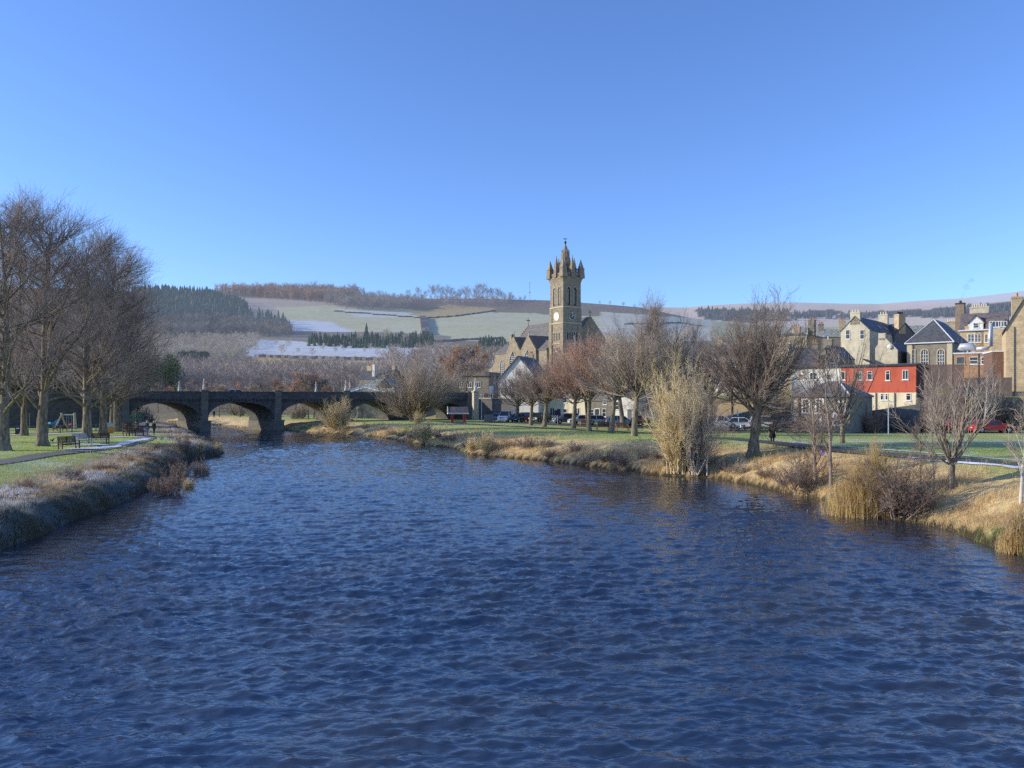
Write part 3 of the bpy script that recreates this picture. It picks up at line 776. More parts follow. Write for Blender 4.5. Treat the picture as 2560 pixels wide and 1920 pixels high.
# ------------------------------------------------------------------ trees and shrubs on the right bank and by the water
GR = 'broom-crowned lime trees along the right lawn'
ROW = [(1586,1091,0,1.0,TW_GREY,'forked bare tree on the right lawn nearest the straw-coloured willow'),
       (1527,1083,1,0.98,TW_PURPLE,'bare tree with a smooth grey trunk dark on its shaded side, second from the willow'),
       (1472,1078,2,1.0,TW_RED,'bare tree with a gnarled trunk in front of the small white cars'),
       (1434,1071,0,0.97,TW_RED,'bare tree standing in front of the grey parked estate car'),
       (1360,1067,1,1.02,TW_PURPLE,'bare round-headed tree right of the maroon car'),
       (1327,1063.5,2,1.0,TW_PURPLE,'bare round-headed tree left of the dark green car'),
       (1291,1055.5,0,0.98,TW_PURPLE,'bare round-headed tree beside the white van, leftmost of the lawn row')]
ZS_ = [1.2, 1.16, 1.16, 1.12, 1.0, 0.96, 0.92]
for i, (a, b, v, s, tw, lb) in enumerate(ROW):
    plant_tree('lime_tree', foot(a, b, 40, 150), 'broom', v, 11.0, i*2.2+0.7, (s*1.14, s*1.14, s*ZS_[i]), BK_OAK, tw, lb, group=GR)
plant_tree('lime_tree', foot(1050, 1053.5, 60, 146), 'fan', 1, 11.0, 1.0, (1.38,1.38,1.36), BK_OAK, TW_GREY, 'large fan-shaped bare tree in front of the right-hand bridge arches')
plant_tree('lime_tree', foot(1027, 1053.5, 60, 146), 'fan', 2, 11.0, 3.9, (0.75,0.75,0.95), BK_OAK, TW_GREY, 'smaller leaning bare tree left of the large fan-shaped tree by the bridge')
plant_tree('riverside_tree', foot(1882, 1143, 40, 80), 'open', 0, 12.6, 0.4, 1.03, BK_OAK, bark('twigs_dark',(0.17,0.13,0.11),(0.40,0.315,0.255),True,0.0,0.6), 'tall bare tree with a knobbly pale trunk on the right bank beside the walker')
def far_right(name, px_, Y, kind, v, h, H0, tw, lb, group=None, bk=BK_DARK, wid=1.0):
    p = on_ground(px_, Y); s = h/H0
    return plant_tree(name, p, kind, v, H0, px_*0.37, (s*wid, s*wid, s), bk, tw, lb, group=group)
far_right('red_twigged_tree', 1470, 118, 'broom', 0, 15.5, 11.0, TW_RED, 'red-twigged bare tree right of the church tower foot')
far_right('red_twigged_tree', 1560, 108, 'broom', 1, 14.5, 11.0, TW_RED, 'large red-twigged bare dome behind the forked tree')
far_right('bare_tree', 1655, 114, 'open', 1, 21, 12.6, TW_PURPLE, 'tall bare tree rising behind the willow, left of the hill notch', wid=0.8)
far_right('bare_tree', 1730, 116, 'slim', 0, 14, 8.0, TW_PURPLE, 'slender upright bare tree behind the willow tip')
far_right('bare_tree', 1705, 113, 'slim', 1, 12.5, 8.0, TW_RED, 'reddish slender bare tree between the tall tree and the willow')
far_right('bare_tree', 1779, 113, 'broom', 2, 12.5, 11.0, TW_PURPLE, 'bare tree with drooping twigs left of the white parked cars', bk=BK_OAK)
far_right('bare_tree', 1830, 118, 'slim', 1, 12.0, 8.0, TW_PURPLE, 'thin bare tree behind the tall riverside tree', wid=1.3)
far_right('pollard_tree', 1932, 88, 'broom', 0, 5.6, 11.0, TW_GREY, 'small pollarded tree behind the walker in black', bk=BK_OAK, wid=0.8)
TW_ALDER = bark('twigs_alder', (0.17,0.125,0.10), (0.38,0.285,0.22), True, 0.0, 0.8)
# water-side willows, alders and saplings
def shrub(name, px_, py_, kind, v, H0, s, tw, lb, group=None, bk=None, cat='shrub', rz=0.0, lo=25, hi=150, parts=('stem','crown')):
    return plant_tree(name, foot(px_, py_, lo, hi), kind, v, H0, rz, s, bk or tw, tw, lb, cat=cat, group=group, parts=parts)
shrub('willow', 1698, 1178, 'willow', 0, 6.8, (0.95,0.95,1.28), TW_GOLD, 'tall straw-coloured willow bush on the right bank left of the tall tree')
shrub('willow', 1735, 1184, 'willow', 1, 6.8, (0.75,0.75,1.12), bark('twigs_pale_brown',(0.40,0.32,0.23),(0.66,0.56,0.42),True,0,0.8), 'greyish many-stemmed willow at the water edge joined to the straw-coloured one', rz=1.1)
shrub('birch', 1768, 1190, 'slim', 2, 8.0, (0.6,0.6,0.72), TW_GREY, 'thin pale-stemmed birch at the water edge right of the willow', bk=plain('birch_bark',(0.5,0.46,0.4),0.8,0.3,5), cat='tree', parts=('trunk','crown'))
shrub('willow', 846, 1076, 'dogwood', 0, 5.2, (1.0,1.0,1.12), TW_GOLD, 'rounded straw-coloured bush in front of the middle of the bridge', lo=60, hi=138)
shrub('alder', 2040, 1225, 'slim', 0, 8.0, (1.0,1.0,0.9), TW_ALDER, 'dark multi-branched alder at the water edge left of the reeds', cat='tree', parts=('trunk','crown'))
shrub('alder', 2078, 1222, 'slim', 1, 8.0, (0.95,0.95,0.97), TW_ALDER, 'dark alder stem right beside the reed clump', cat='tree', rz=2.0, parts=('trunk','crown'))
shrub('alder', 2012, 1228, 'thicket', 0, 3.0, 1.0, TW_ALDER, 'low twiggy alder scrub under the dark alders')
shrub('bare_tree', 2106, 1128, 'sparse', 0, 9.0, (0.92,0.92,1.0), TW_GREY, 'pale many-stemmed bare tree in front of the stone shed', bk=BK_OAK, cat='tree', lo=60, parts=('trunk','crown'))
shrub('alder', 2215, 1285, 'thicket', 1, 3.0, (1.1,1.1,1.12), TW_ALDER, 'dark twiggy alder bush at the water edge right of the reeds')
shrub('alder', 2262, 1290, 'thicket', 2, 3.0, (1.05,1.05,1.05), TW_ALDER, 'dark twiggy alder bush overhanging the water, right of its twin', rz=1.7)
shrub('alder', 2300, 1262, 'slim', 2, 8.0, (0.42,0.42,0.5), TW_ALDER, 'slim dark alder beside the sapling on the right bank', cat='tree', rz=0.6, parts=('trunk','crown'))
shrub('young_tree', 2378, 1216, 'sparse', 1, 9.0, (0.78,0.78,0.74), TW_GREY, 'small bare tree with a slender straight trunk by the bend of the path', bk=BK_DARK, cat='tree', parts=('trunk','crown'))
shrub('sapling', 2337, 1272, 'slim', 1, 8.0, (0.3,0.3,0.52), TW_GREY, 'thin sapling left of the small bare tree by the path', bk=BK_DARK, cat='tree', rz=2.2, parts=('trunk','crown'))
shrub('bare_tree', 2552, 1262, 'slim', 0, 8.0, (0.62,0.62,0.72), TW_GREY, 'pale bare tree cut by the right edge of the picture', bk=plain('birch_bark',(0.5,0.46,0.4),0.8,0.3,5), cat='tree', rz=4.0, parts=('trunk','crown'))
for i, (px_, Y_, h_, lb) in enumerate([(2442,99,7.0,'pale thin birch in front of the dark garden wall, leftmost of three'),(2462,98,8.0,'pale thin birch in front of the dark garden wall, middle of three'),(2486,99,7.2,'pale thin birch in front of the dark garden wall, rightmost of three')]):
    far_right('birch', px_, Y_, 'slim', i % 3, h_, 8.0, TW_PURPLE, lb, bk=plain('birch_bark',(0.5,0.46,0.4),0.8,0.3,5))
for i, (px_, Y_, s_) in enumerate([(2295,97,1.5),(2325,98,1.7),(2360,98,1.3),(2420,101,1.4),(2452,101,1.6),(2490,102,1.8),(2520,101,1.6),(2545,100,1.7),(2175,91,1.2),(2240,93,1.2)]):
    plant_tree('garden_shrub', on_ground(px_, Y_), 'thicket', i % 3, 3.0, i*1.7, s_, BK_DARK, [TW_PURPLE, TW_GREY, TW_RED][i % 3], 'bare twiggy shrub on the slope below the town walls', cat='shrub', group='shrubs below the town walls', parts=('stem','twigs'))
# flood-stranded shrubs in the water by the left bank
BKW = bark('wet_twigs', (0.17,0.12,0.09), (0.46,0.33,0.23), True, 0, 1.5)
for i, (a, b, k, v, s, lb) in enumerate([
        (428, 1236, 'thicket', 0, 0.78, 'upright dead shrub standing in the water off the left bank'),
        (398, 1226, 'thicket', 1, 0.38, 'low leafy dead shrub at the water edge left of the upright one'),
        (470, 1222, 'dogwood', 1, 0.17, 'tuft of dead reeds in the water right of the upright shrub'),
        (505, 1186, 'thicket', 2, 0.55, 'dark twiggy shrub standing farthest out in the water'),
        (458, 1188, 'thicket', 0, 0.45, 'dark twiggy shrub in the water between the bank and the farthest shrub'),
        (430, 1176, 'thicket', 1, 0.62, 'reddish bramble thicket on the tip of the left bank'),
        (462, 1138, 'thicket', 2, 0.60, 'reddish bramble thicket on the spit before the bridge'),
        (500, 1134, 'dogwood', 0, 0.22, 'tan reed tuft on the spit before the bridge'),
        (545, 1136, 'dogwood', 1, 0.20, 'tan reed tuft at the very tip of the spit')]):
    q = wl(a, b) if i in (0,1,2,3,4) else None
    loc = Vector((q[0], q[1], -0.12)) if q else foot(a, b-6, 30, 130)
    plant_tree('dead_shrub' if k == 'thicket' else 'reed_tuft', loc, k, v, {'thicket':3.0,'dogwood':5.2}[k], i*1.9, s, BKW if k == 'thicket' else TW_GOLD, BKW if k == 'thicket' else TW_GOLD, lb, cat='shrub' if k == 'thicket' else 'reeds', parts=('stem','twigs') if k == 'thicket' else ('stem','blades'))
# bramble mounds along the right bank
rsb = np.random.RandomState(5); GB = 'bramble thickets along the right bank'
bl = np.array(rw); nb_ = 0
for px_ in [1960,1900,1835,1800,1740,1690,1655,1610,1580,1545,1500,1455,1405,1365,1320,1285,1240,1200,1150,1095,1060,1020,985,960,925,880,815,790]:
    b = np.interp(px_, [p[0] for p in RIGHT_PX[::-1]], [p[1] for p in RIGHT_PX[::-1]])
    x, y = wl(px_, b); off = rsb.uniform(0.6, 3.0); nx_, ny_ = 0.55, 0.83
    X_, Y_ = x+nx_*off, y+ny_*off
    plant_tree('bramble', (X_, Y_, gz(X_, Y_)-0.1), 'thicket', nb_ % 3, 3.0, rsb.rand()*6, (0.5+0.3*rsb.rand(),)*2+(0.3+0.22*rsb.rand(),), BKW, [TW_PURPLE, BKW, TW_GREY][nb_ % 3],
               'low tangled bramble thicket growing on the right river bank', cat='bramble', group=GB, parts=('stem','twigs'))
    nb_ += 1
for i, (x_, y_) in enumerate([(-23.6,37.5),(-24.5,43),(-25.6,48.5),(-27.2,55),(-29.5,62),(-31.5,69),(-32.5,77),(-34.5,88),(-40,100),(-47,113),(-23.2,41),(-26.8,57)]):
    plant_tree('bramble', (x_, y_, gz(x_, y_)-0.08), 'thicket', i % 3, 3.0, i*1.4, (0.42+0.1*(i % 3),)*2+(0.22+0.05*(i % 2),), BKW, [BKW, TW_ALDER][i % 2], 'low tangled bramble thicket growing on the left river bank', cat='bramble', group='bramble thickets along the left bank', parts=('stem','twigs'))
for i, (a, b, s, lb) in enumerate([(1062,1108,0.55,'straw-coloured tuft of tall grass below the fan-shaped tree'),(1218,1134,0.42,'straw-coloured tuft at the water edge below the white van'),(1045,1062,0.42,'dry grass standing round the foot of the fan-shaped tree'),(1180,1132,0.3,'short straw tuft left of the tuft below the van')]):
    plant_tree('dry_grass_tuft', foot(a, b-3, 60, 140), 'dogwood', i % 2, 5.2, i*1.3, (s,s,s*1.05), TW_GOLD, TW_GOLD, lb, cat='grass tuft', parts=('stem','blades'))

# ------------------------------------------------------------------ grass and reeds
def blades(name, base, L, lean, width, colr, label, cat, kind='stuff', seed=0, parent=None):
    """thin bent blades: base (n,3), L (n,), lean (n,)"""
    rs = np.random.RandomState(seed); n = len(base)
    az = rs.rand(n)*2*PI; d = np.column_stack([np.cos(az), np.sin(az)])
    sd = np.column_stack([-d[:,1], d[:,0]])*width[:,None]*0.5
    z3 = np.zeros((n,1))
    p0 = base; s3 = np.hstack([sd, z3])
    mid = base + np.hstack([d*(lean*L*0.35)[:,None], (L*0.62)[:,None]])
    tip = base + np.hstack([d*(lean*L)[:,None], (L*np.sqrt(np.maximum(1-(lean*0.8)**2, 0.05)))[:,None]])
    V = np.stack([p0-s3, p0+s3, mid+s3*0.7, mid-s3*0.7, tip], 1).reshape(-1, 3)
    i = np.arange(n)*5
    q = np.stack([i, i+1, i+2, i+3], 1); tr = np.stack([i+3, i+2, i+4], 1)
    c4 = np.repeat(np.column_stack([colr, np.ones(n)]), 5, 0)
    me = np_mesh(name, V, [q, tr], attrs={'cover': ('POINT', 'FLOAT_COLOR', c4)})
    if 'blade' not in _mats:
        t = NT('grass_blades'); a = t.n('ShaderNodeAttribute', attribute_name='cover'); t.out(a.outputs['Color'], 0.8, spec=0.2); pr = [n for n in t.t.nodes if n.type == 'BSDF_PRINCIPLED'][0]; ou = [n for n in t.t.nodes if n.type == 'OUTPUT_MATERIAL'][0]
        tl = t.n('ShaderNodeBsdfTranslucent'); t.l(a.outputs['Color'], tl.inputs['Color']); mx = t.n('ShaderNodeMixShader'); mx.inputs[0].default_value = 0.45
        t.l(pr.outputs[0], mx.inputs[1]); t.l(tl.outputs[0], mx.inputs[2]); t.l(mx.outputs[0], ou.inputs[0]); _mats['blade'] = t.m
    o = link_mesh(name, me, _mats['blade'], parent)
    if label: tag(o, label, cat, kind=kind)
    return o
def along(poly, n, rs, ymin, ymax, pw=1.6):
    """random points along a bank with density falling off with distance"""
    seg = poly[(poly[:,1] > ymin-15) & (poly[:,1] < ymax+15)]
    d = np.diff(seg, axis=0); L = np.hypot(d[:,0], d[:,1]); mid = (seg[1:]+seg[:-1])/2
    w = L/np.maximum(mid[:,1], 20)**pw; w /= w.sum()
    k = rs.choice(len(L), n, p=w); t = rs.rand(n)[:,None]
    P = seg[k]+d[k]*t; nrm = np.column_stack([d[k][:,1], -d[k][:,0]])/L[k][:,None]
    return P, nrm
rs = np.random.RandomState(11)
def tufts(P, per, spread, rs):
    Q = np.repeat(P, per, 0) + rs.normal(0, spread, (len(P)*per, 2))
    return Q
# right bank: dry golden grass hanging to the water
P, nr = along(RB, 6500, rs, 22, 135); d_ = np.abs(rs.normal(0, 3.2, len(P)))+0.25
P = P + nr*d_[:,None]
keep = (vnoise(P, 3.0, 44) > 0.25)
P = P[keep]; tone = vnoise(P, 2.2, 45)
Q = tufts(P, 12, 0.15, rs); tn = np.repeat(tone, 12) + rs.normal(0, 0.18, len(Q))
z, dl_, dr_, ins_, _ = ground(Q); ok = ~ins_; Q, z, tn = Q[ok], z[ok], tn[ok]
L_ = rs.uniform(0.12, 0.5, len(Q))*np.interp(Q[:,1], [30,60,130], [0.8,1.0,1.4])
cA, cB, cG = np.array((0.86,0.67,0.36)), np.array((0.50,0.34,0.18)), np.array((0.30,0.34,0.12))
cc = cA*np.clip(tn,0,1)[:,None] + cB*(1-np.clip(tn,0,1))[:,None]
g_ = (vnoise(Q, 4.0, 46) > 0.72); cc[g_] = cG*(0.7+0.6*rs.rand(g_.sum(),1))
blades('dry_bank_grass', np.column_stack([Q, z-0.03]), L_, rs.uniform(0.2, 0.95, len(Q)), np.interp(Q[:,1], [30,60,130], [0.014,0.022,0.05]), cc, 'dry golden grass covering the right river bank', 'grass', seed=3)
# left bank: frosted brown grass and tussocks, coloured darker on the shaded lower face
P, nr = along(LB, 6500, rs, 26, 125); d_ = np.abs(rs.normal(0, 1.9, len(P)))+0.1
P = P - nr*d_[:,None]
tone = vnoise(P, 1.8, 51); fr = vnoise(P, 2.6, 52)
Q = tufts(P, 16, 0.15, rs); tn = np.repeat(tone, 16)+rs.normal(0, 0.15, len(Q)); fq = np.repeat(fr, 16); dq = np.repeat(d_, 16)
z, dl_, dr_, ins_, _ = ground(Q); ok = ~ins_; Q, z, tn, fq, dq = Q[ok], z[ok], tn[ok], fq[ok], dq[ok]
L_ = rs.uniform(0.08, 0.36, len(Q))*np.interp(Q[:,1], [30,60,120], [0.8,1.1,1.4])
cA, cB = np.array((0.82,0.60,0.33)), np.array((0.36,0.27,0.17))
cc = cA*np.clip(tn,0,1)[:,None]+cB*(1-np.clip(tn,0,1))[:,None]
wh = (fq > 0.52) & (rs.rand(len(Q)) < 0.6); cc[wh] = np.array((0.80,0.82,0.88))*(0.75+0.3*rs.rand(wh.sum(),1))
dk = dq < 1.6; cc[dk] = cc[dk]*0.3+np.array((0.15,0.18,0.16))*0.7  # lower blades tinted dark for the shade on the bank face
blades('frosted_bank_grass', np.column_stack([Q, z-0.03]), L_, rs.uniform(0.3, 1.0, len(Q)), np.interp(Q[:,1], [30,60,120], [0.014,0.02,0.04]), cc, 'frosted brown grass and tussocks covering the left river bank', 'grass', seed=4)
# short lawn blades close to the viewer edges of both lawns
def lawn(name, poly, dist, n, ymin, ymax, sgn, label, seed):
    rs = np.random.RandomState(seed)
    P, nr = along(poly, n, rs, ymin, ymax, 1.9); P = P + sgn*nr*(dist[0]+rs.rand(n)*dist[1])[:,None]
    z, a, b_, i_, _ = ground(P); k = ~i_; P, z = P[k], z[k]
    f = vnoise(P, 2.0, 61) + rs.normal(0, 0.2, len(P))
    c = np.array((0.34,0.45,0.12))*(0.7+0.7*rs.rand(len(P),1)); w = f > 0.75; c[w] = np.array((0.55,0.6,0.62))
    blades(name, np.column_stack([P, z-0.01]), rs.uniform(0.05, 0.13, len(P)), rs.uniform(0.2, 0.9, len(P)), np.interp(P[:,1],[30,80],[0.012,0.03]), c, label, 'grass', seed=seed)
lawn('lawn_grass', LB, (4.5, 14), 60000, 24, 90, -1, 'short frosted grass of the left lawn', 12)
lawn('lawn_grass', RB, (6.5, 16), 50000, 24, 90, 1, 'short grass of the right lawn between bank and path', 13)
# golden reed beds
def reeds(name, cx_, py_, wpx, n, h, label, seed):
    rs = np.random.RandomState(seed); c = foot(cx_, py_, 25, 140); r = wpx/F*c.y/2
    e = empty(name, c, 0, label, 'reeds')
    P = rs.normal(0, 0.42, (n, 2))*np.array([r, r*0.7]); W_ = P+np.array([c.x, c.y])
    z = np.maximum(ground(W_)[0], -0.1)-c.z
    L = h*rs.uniform(0.5, 1.1, n)*np.exp(-0.35*((P[:,0]/r)**2+(P[:,1]/r)**2)/0.5); tone = rs.rand(n,1)
    cc = np.array((0.82,0.63,0.29))*tone + np.array((0.56,0.38,0.17))*(1-tone)
    blades('stalks', np.column_stack([P, z]), L, np.abs(rs.normal(0, 0.34, n)), np.full(n, 0.017), cc, None, None, parent=e, seed=seed)
    k = rs.choice(n, n//7, replace=False)
    tips = np.column_stack([P[k], z[k]+L[k]*0.8]); m = np.repeat(tips, 6, 0)+rs.normal(0, 0.05, (len(k)*6, 3))
    blades('plumes', m, rs.uniform(0.12, 0.3, len(m)), rs.uniform(0.3, 0.9, len(m)), np.full(len(m), 0.02), np.tile((0.55,0.42,0.24), (len(m),1)), None, None, parent=e, seed=seed+1)['kind'] = 'stuff'
reeds('reed_clump', 2155, 1270, 165, 5200, 2.45, 'tall golden reed clump at the water edge between the dark alders', 21)
reeds('reed_clump', 2185, 1262, 70, 700, 3.6, 'taller sparse golden reeds behind the main clump', 22)
reeds('reed_clump', 2545, 1372, 90, 1200, 1.3, 'golden grass clump at the right edge above the water', 23)
# ------------------------------------------------------------------ far woods and hillside trees
def far_feet(px, py):
    """hill points seen in the given directions"""
    px = np.asarray(px, float); py = np.asarray(py, float)
    Ys = np.geomspace(235, 4000, 300)
    Xs = (px[:,None]-CX)/F*Ys[None]; P = np.stack([Xs, np.broadcast_to(Ys, Xs.shape)], -1).reshape(-1, 2)
    z = (ground(P)[0] if len(P) < 4000 else far_h(P)).reshape(Xs.shape)
    ray = H+(YH-py)[:,None]/F*Ys[None]
    hit = z >= ray; n = np.arange(len(px))
    crest = np.where(Ys[None] < 2000, (z-H)/Ys[None], -9).argmax(1)      # above the crest: stand on the crest
    i = np.where(hit.any(1), hit.argmax(1), crest)
    return np.column_stack([Xs[n,i], Ys[i], z[n,i]])
def in_poly(poly, n, rs):
    poly = np.array(poly, float); lo, hi = poly.min(0), poly.max(0); out = []
    while len(out) < n:
        q = lo + rs.rand(n*3, 2)*(hi-lo); out += list(q[inside(q, poly)])
    return np.array(out[:n])
def tpl_conifer(rs, tiers=6, k=7, slim=0.2):
    V, Q = [], []
    def tri(a, b, c): i = len(V); V.extend([a, b, c]); Q.append((i, i+1, i+2))
    for t in range(tiers):
        z0 = 0.08+0.9*t/tiers; z1 = min(1.0, z0+0.30); r = slim*(1-0.9*t/tiers)*(0.9+0.25*rs.rand())
        a0 = rs.rand()*6
        for j in range(k):
            a = a0+2*PI*j/k; da = PI/k*1.15; rr = r*(0.7+0.5*rs.rand()); zz = z0-0.03*rs.rand()
            tri((rr*math.cos(a-da), rr*math.sin(a-da), zz), (rr*math.cos(a+da), rr*math.sin(a+da), zz), (0, 0, z1))
    return np.array(V), np.array(Q)
def tpl_bare(rs, nl=16, nt=9, w0=0.012, spread=0.30, base=0.2):
    """light skeleton: trunk, limbs and twig blades as thin crossed slips, unit height"""
    V, Q = [], []
    def slip(a, b, wa, wb):
        a, b = np.array(a), np.array(b); d = b-a
        s = np.cross(d, rs.normal(0, 1, 3)); s /= max(np.linalg.norm(s), 1e-9)
        i = len(V); V.extend([a-s*wa, a+s*wa, b+s*wb, b-s*wb]); Q.append((i, i+1, i+2, i+3))
    for _ in range(2): slip((0,0,-0.03), (rs.normal(0,.02), rs.normal(0,.02), 0.8), w0*1.5, w0*0.5)
    for i in range(nl):
        z = base+(0.85-base)*rs.rand(); a = rs.rand()*2*PI; l = spread*(1.2-0.8*z)*(0.7+0.6*rs.rand())
        p = np.array((0,0,z)); e = p+np.array((l*math.cos(a), l*math.sin(a), l*(0.7+0.7*rs.rand())))
        e[2] = min(e[2], 1.0); slip(p, e, w0*0.6, w0*0.3)
        for j in range(nt):
            t = 0.2+0.8*rs.rand(); q = p+(e-p)*t
            dd = (e-p)/np.linalg.norm(e-p)+rs.normal(0, 0.5, 3)+np.array((0,0,0.4)); slip(q, q+dd*0.11*(0.6+0.8*rs.rand()), w0*0.42, w0*0.2)
    return np.array(V), np.array(Q)
def tpl_larch(rs):
    V, Q = tpl_bare(rs, 26, 5, 0.010, 0.12, 0.25); return V, Q
def scatter(name, tpls, feet, hmin, hmax, mat, label, cat, seed, wid=1.0):
    rs = np.random.RandomState(seed); Vs, Qs, b = [], [], 0
    for p in feet:
        V, Q = tpls[rs.randint(len(tpls))]
        h = rs.uniform(hmin, hmax); a = rs.rand()*6.28; c, s = math.cos(a), math.sin(a); w = h*wid*rs.uniform(0.85, 1.2)
        W_ = np.column_stack([(V[:,0]*c-V[:,1]*s)*w+p[0], (V[:,0]*s+V[:,1]*c)*w+p[1], V[:,2]*h+p[2]-0.3])
        Vs.append(W_); Qs.append(Q+b); b += len(V)
    me = np_mesh(name, np.concatenate(Vs), [np.concatenate(Qs)])
    return tag(link_mesh(name, me, mat), label, cat, kind='stuff')
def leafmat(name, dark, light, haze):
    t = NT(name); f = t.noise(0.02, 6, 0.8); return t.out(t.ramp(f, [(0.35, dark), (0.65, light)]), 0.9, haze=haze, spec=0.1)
rs = np.random.RandomState(77)
CON = [tpl_conifer(rs) for _ in range(6)]; LAR = [tpl_larch(rs) for _ in range(6)]; BAR = [tpl_bare(rs) for _ in range(8)]
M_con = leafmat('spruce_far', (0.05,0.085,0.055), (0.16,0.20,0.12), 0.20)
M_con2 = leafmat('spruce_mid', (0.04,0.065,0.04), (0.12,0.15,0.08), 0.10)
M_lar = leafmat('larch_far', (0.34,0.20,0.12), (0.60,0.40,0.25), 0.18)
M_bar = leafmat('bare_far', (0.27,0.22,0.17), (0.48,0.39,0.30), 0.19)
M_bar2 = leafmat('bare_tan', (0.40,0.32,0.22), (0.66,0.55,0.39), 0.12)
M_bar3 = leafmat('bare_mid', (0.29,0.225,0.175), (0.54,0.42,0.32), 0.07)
def wood(name, poly, n, tpls, h0, h1, mat, label, cat, seed, wid=1.0):
    q = in_poly(poly, n, np.random.RandomState(seed)); return scatter(name, tpls, far_feet(q[:,0], q[:,1]), h0, h1, mat, label, cat, seed, wid)
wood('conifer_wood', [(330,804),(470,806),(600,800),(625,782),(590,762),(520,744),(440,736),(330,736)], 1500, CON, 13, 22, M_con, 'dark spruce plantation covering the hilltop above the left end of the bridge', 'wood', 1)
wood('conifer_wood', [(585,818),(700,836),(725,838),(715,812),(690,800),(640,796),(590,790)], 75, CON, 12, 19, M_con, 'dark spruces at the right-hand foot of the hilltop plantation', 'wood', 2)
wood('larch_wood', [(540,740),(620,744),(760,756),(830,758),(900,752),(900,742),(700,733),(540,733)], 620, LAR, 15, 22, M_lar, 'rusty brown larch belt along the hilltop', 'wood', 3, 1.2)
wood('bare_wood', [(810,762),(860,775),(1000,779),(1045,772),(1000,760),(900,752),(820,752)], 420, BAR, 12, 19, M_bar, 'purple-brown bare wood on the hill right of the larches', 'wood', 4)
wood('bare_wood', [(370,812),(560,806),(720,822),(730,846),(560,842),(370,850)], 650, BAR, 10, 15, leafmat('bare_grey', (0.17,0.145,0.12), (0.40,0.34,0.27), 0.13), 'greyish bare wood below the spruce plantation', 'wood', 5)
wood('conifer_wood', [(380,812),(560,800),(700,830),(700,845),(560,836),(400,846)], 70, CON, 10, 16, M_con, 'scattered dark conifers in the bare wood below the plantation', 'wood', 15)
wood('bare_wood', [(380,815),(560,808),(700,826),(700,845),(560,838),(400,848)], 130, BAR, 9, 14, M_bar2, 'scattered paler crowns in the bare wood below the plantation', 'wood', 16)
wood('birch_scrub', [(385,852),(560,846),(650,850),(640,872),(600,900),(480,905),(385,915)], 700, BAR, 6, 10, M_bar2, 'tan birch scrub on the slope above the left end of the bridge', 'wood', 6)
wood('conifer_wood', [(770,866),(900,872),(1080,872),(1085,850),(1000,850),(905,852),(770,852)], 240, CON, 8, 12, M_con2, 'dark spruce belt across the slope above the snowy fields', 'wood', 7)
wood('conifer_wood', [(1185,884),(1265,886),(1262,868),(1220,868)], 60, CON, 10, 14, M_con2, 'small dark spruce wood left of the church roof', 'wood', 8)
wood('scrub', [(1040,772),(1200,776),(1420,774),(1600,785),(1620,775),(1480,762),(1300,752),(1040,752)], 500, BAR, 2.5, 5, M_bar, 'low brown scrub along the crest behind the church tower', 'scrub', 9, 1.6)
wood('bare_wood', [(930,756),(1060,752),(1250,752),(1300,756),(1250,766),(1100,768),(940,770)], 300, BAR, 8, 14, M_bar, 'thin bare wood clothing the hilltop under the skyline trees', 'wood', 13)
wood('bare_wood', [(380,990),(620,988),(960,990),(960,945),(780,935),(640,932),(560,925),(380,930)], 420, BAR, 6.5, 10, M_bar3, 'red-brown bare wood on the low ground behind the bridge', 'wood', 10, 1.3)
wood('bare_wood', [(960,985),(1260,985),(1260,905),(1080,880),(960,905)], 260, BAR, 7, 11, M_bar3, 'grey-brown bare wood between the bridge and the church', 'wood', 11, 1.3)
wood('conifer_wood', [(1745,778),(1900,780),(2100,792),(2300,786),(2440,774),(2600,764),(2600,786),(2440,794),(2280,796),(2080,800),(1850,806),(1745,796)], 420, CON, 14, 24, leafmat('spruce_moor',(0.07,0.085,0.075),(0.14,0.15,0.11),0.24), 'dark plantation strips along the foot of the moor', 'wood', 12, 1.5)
# single trees one can tell apart: along the skyline, in the snowy fields, in the valley
def far_tree_mesh(name, seed, kind):
    r = np.random.RandomState(seed)
    V, Q = (tpl_bare(r, 34, 18, 0.007, 0.30, 0.18) if kind == 'bare' else tpl_conifer(r, 9, 9, 0.2))
    return np_mesh(name, V, [Q])
FT = [far_tree_mesh('skyline_tree_mesh', 300+i, 'bare') for i in range(6)]
FC = far_tree_mesh('spruce_mesh', 320, 'con')
for m in FT: m.materials.append(M_bar)
FC.materials.append(M_con2)
rs = np.random.RandomState(8)
xs = [968,985,1004,1020,1046,1062,1078,1090,1104,1116,1128,1140,1150,1164,1172,1186,1196,1206,1220,1232,1246,1254,1262,1276,1284,1302,1312,1400,1500,1525,1558,1585,1610,700,742,782,795,826,868,880,892,906,930,948]
base = np.interp(xs, [680,960,1100,1300,1500,1620], [738,752,748,753,762,774])
hs = [9,12,11,16,20,14,22,24,20,22,20,14,17,22,19,17,24,26,18,20,20,16,12,14,9,7,10,5,6,8,8,6,10,18,14,26,18,22,17,24,22,19,12,16]
tops = []
for x, b, h in zip(xs, base, hs):
    f_ = far_feet([x], [b]);
    if not len(f_): continue
    o = link_mesh('skyline_tree', FT[rs.randint(6)], None); o.location = f_[0]+np.array((0,0,-0.4)); s = h*1.5*f_[0][1]/F
    o.scale = (s*rs.uniform(0.9,1.25),)*2+(s,); o.rotation_euler = (0,0,rs.rand()*6)
    tag(o, 'bare tree standing on the hill skyline', 'tree', 'bare trees along the skyline')
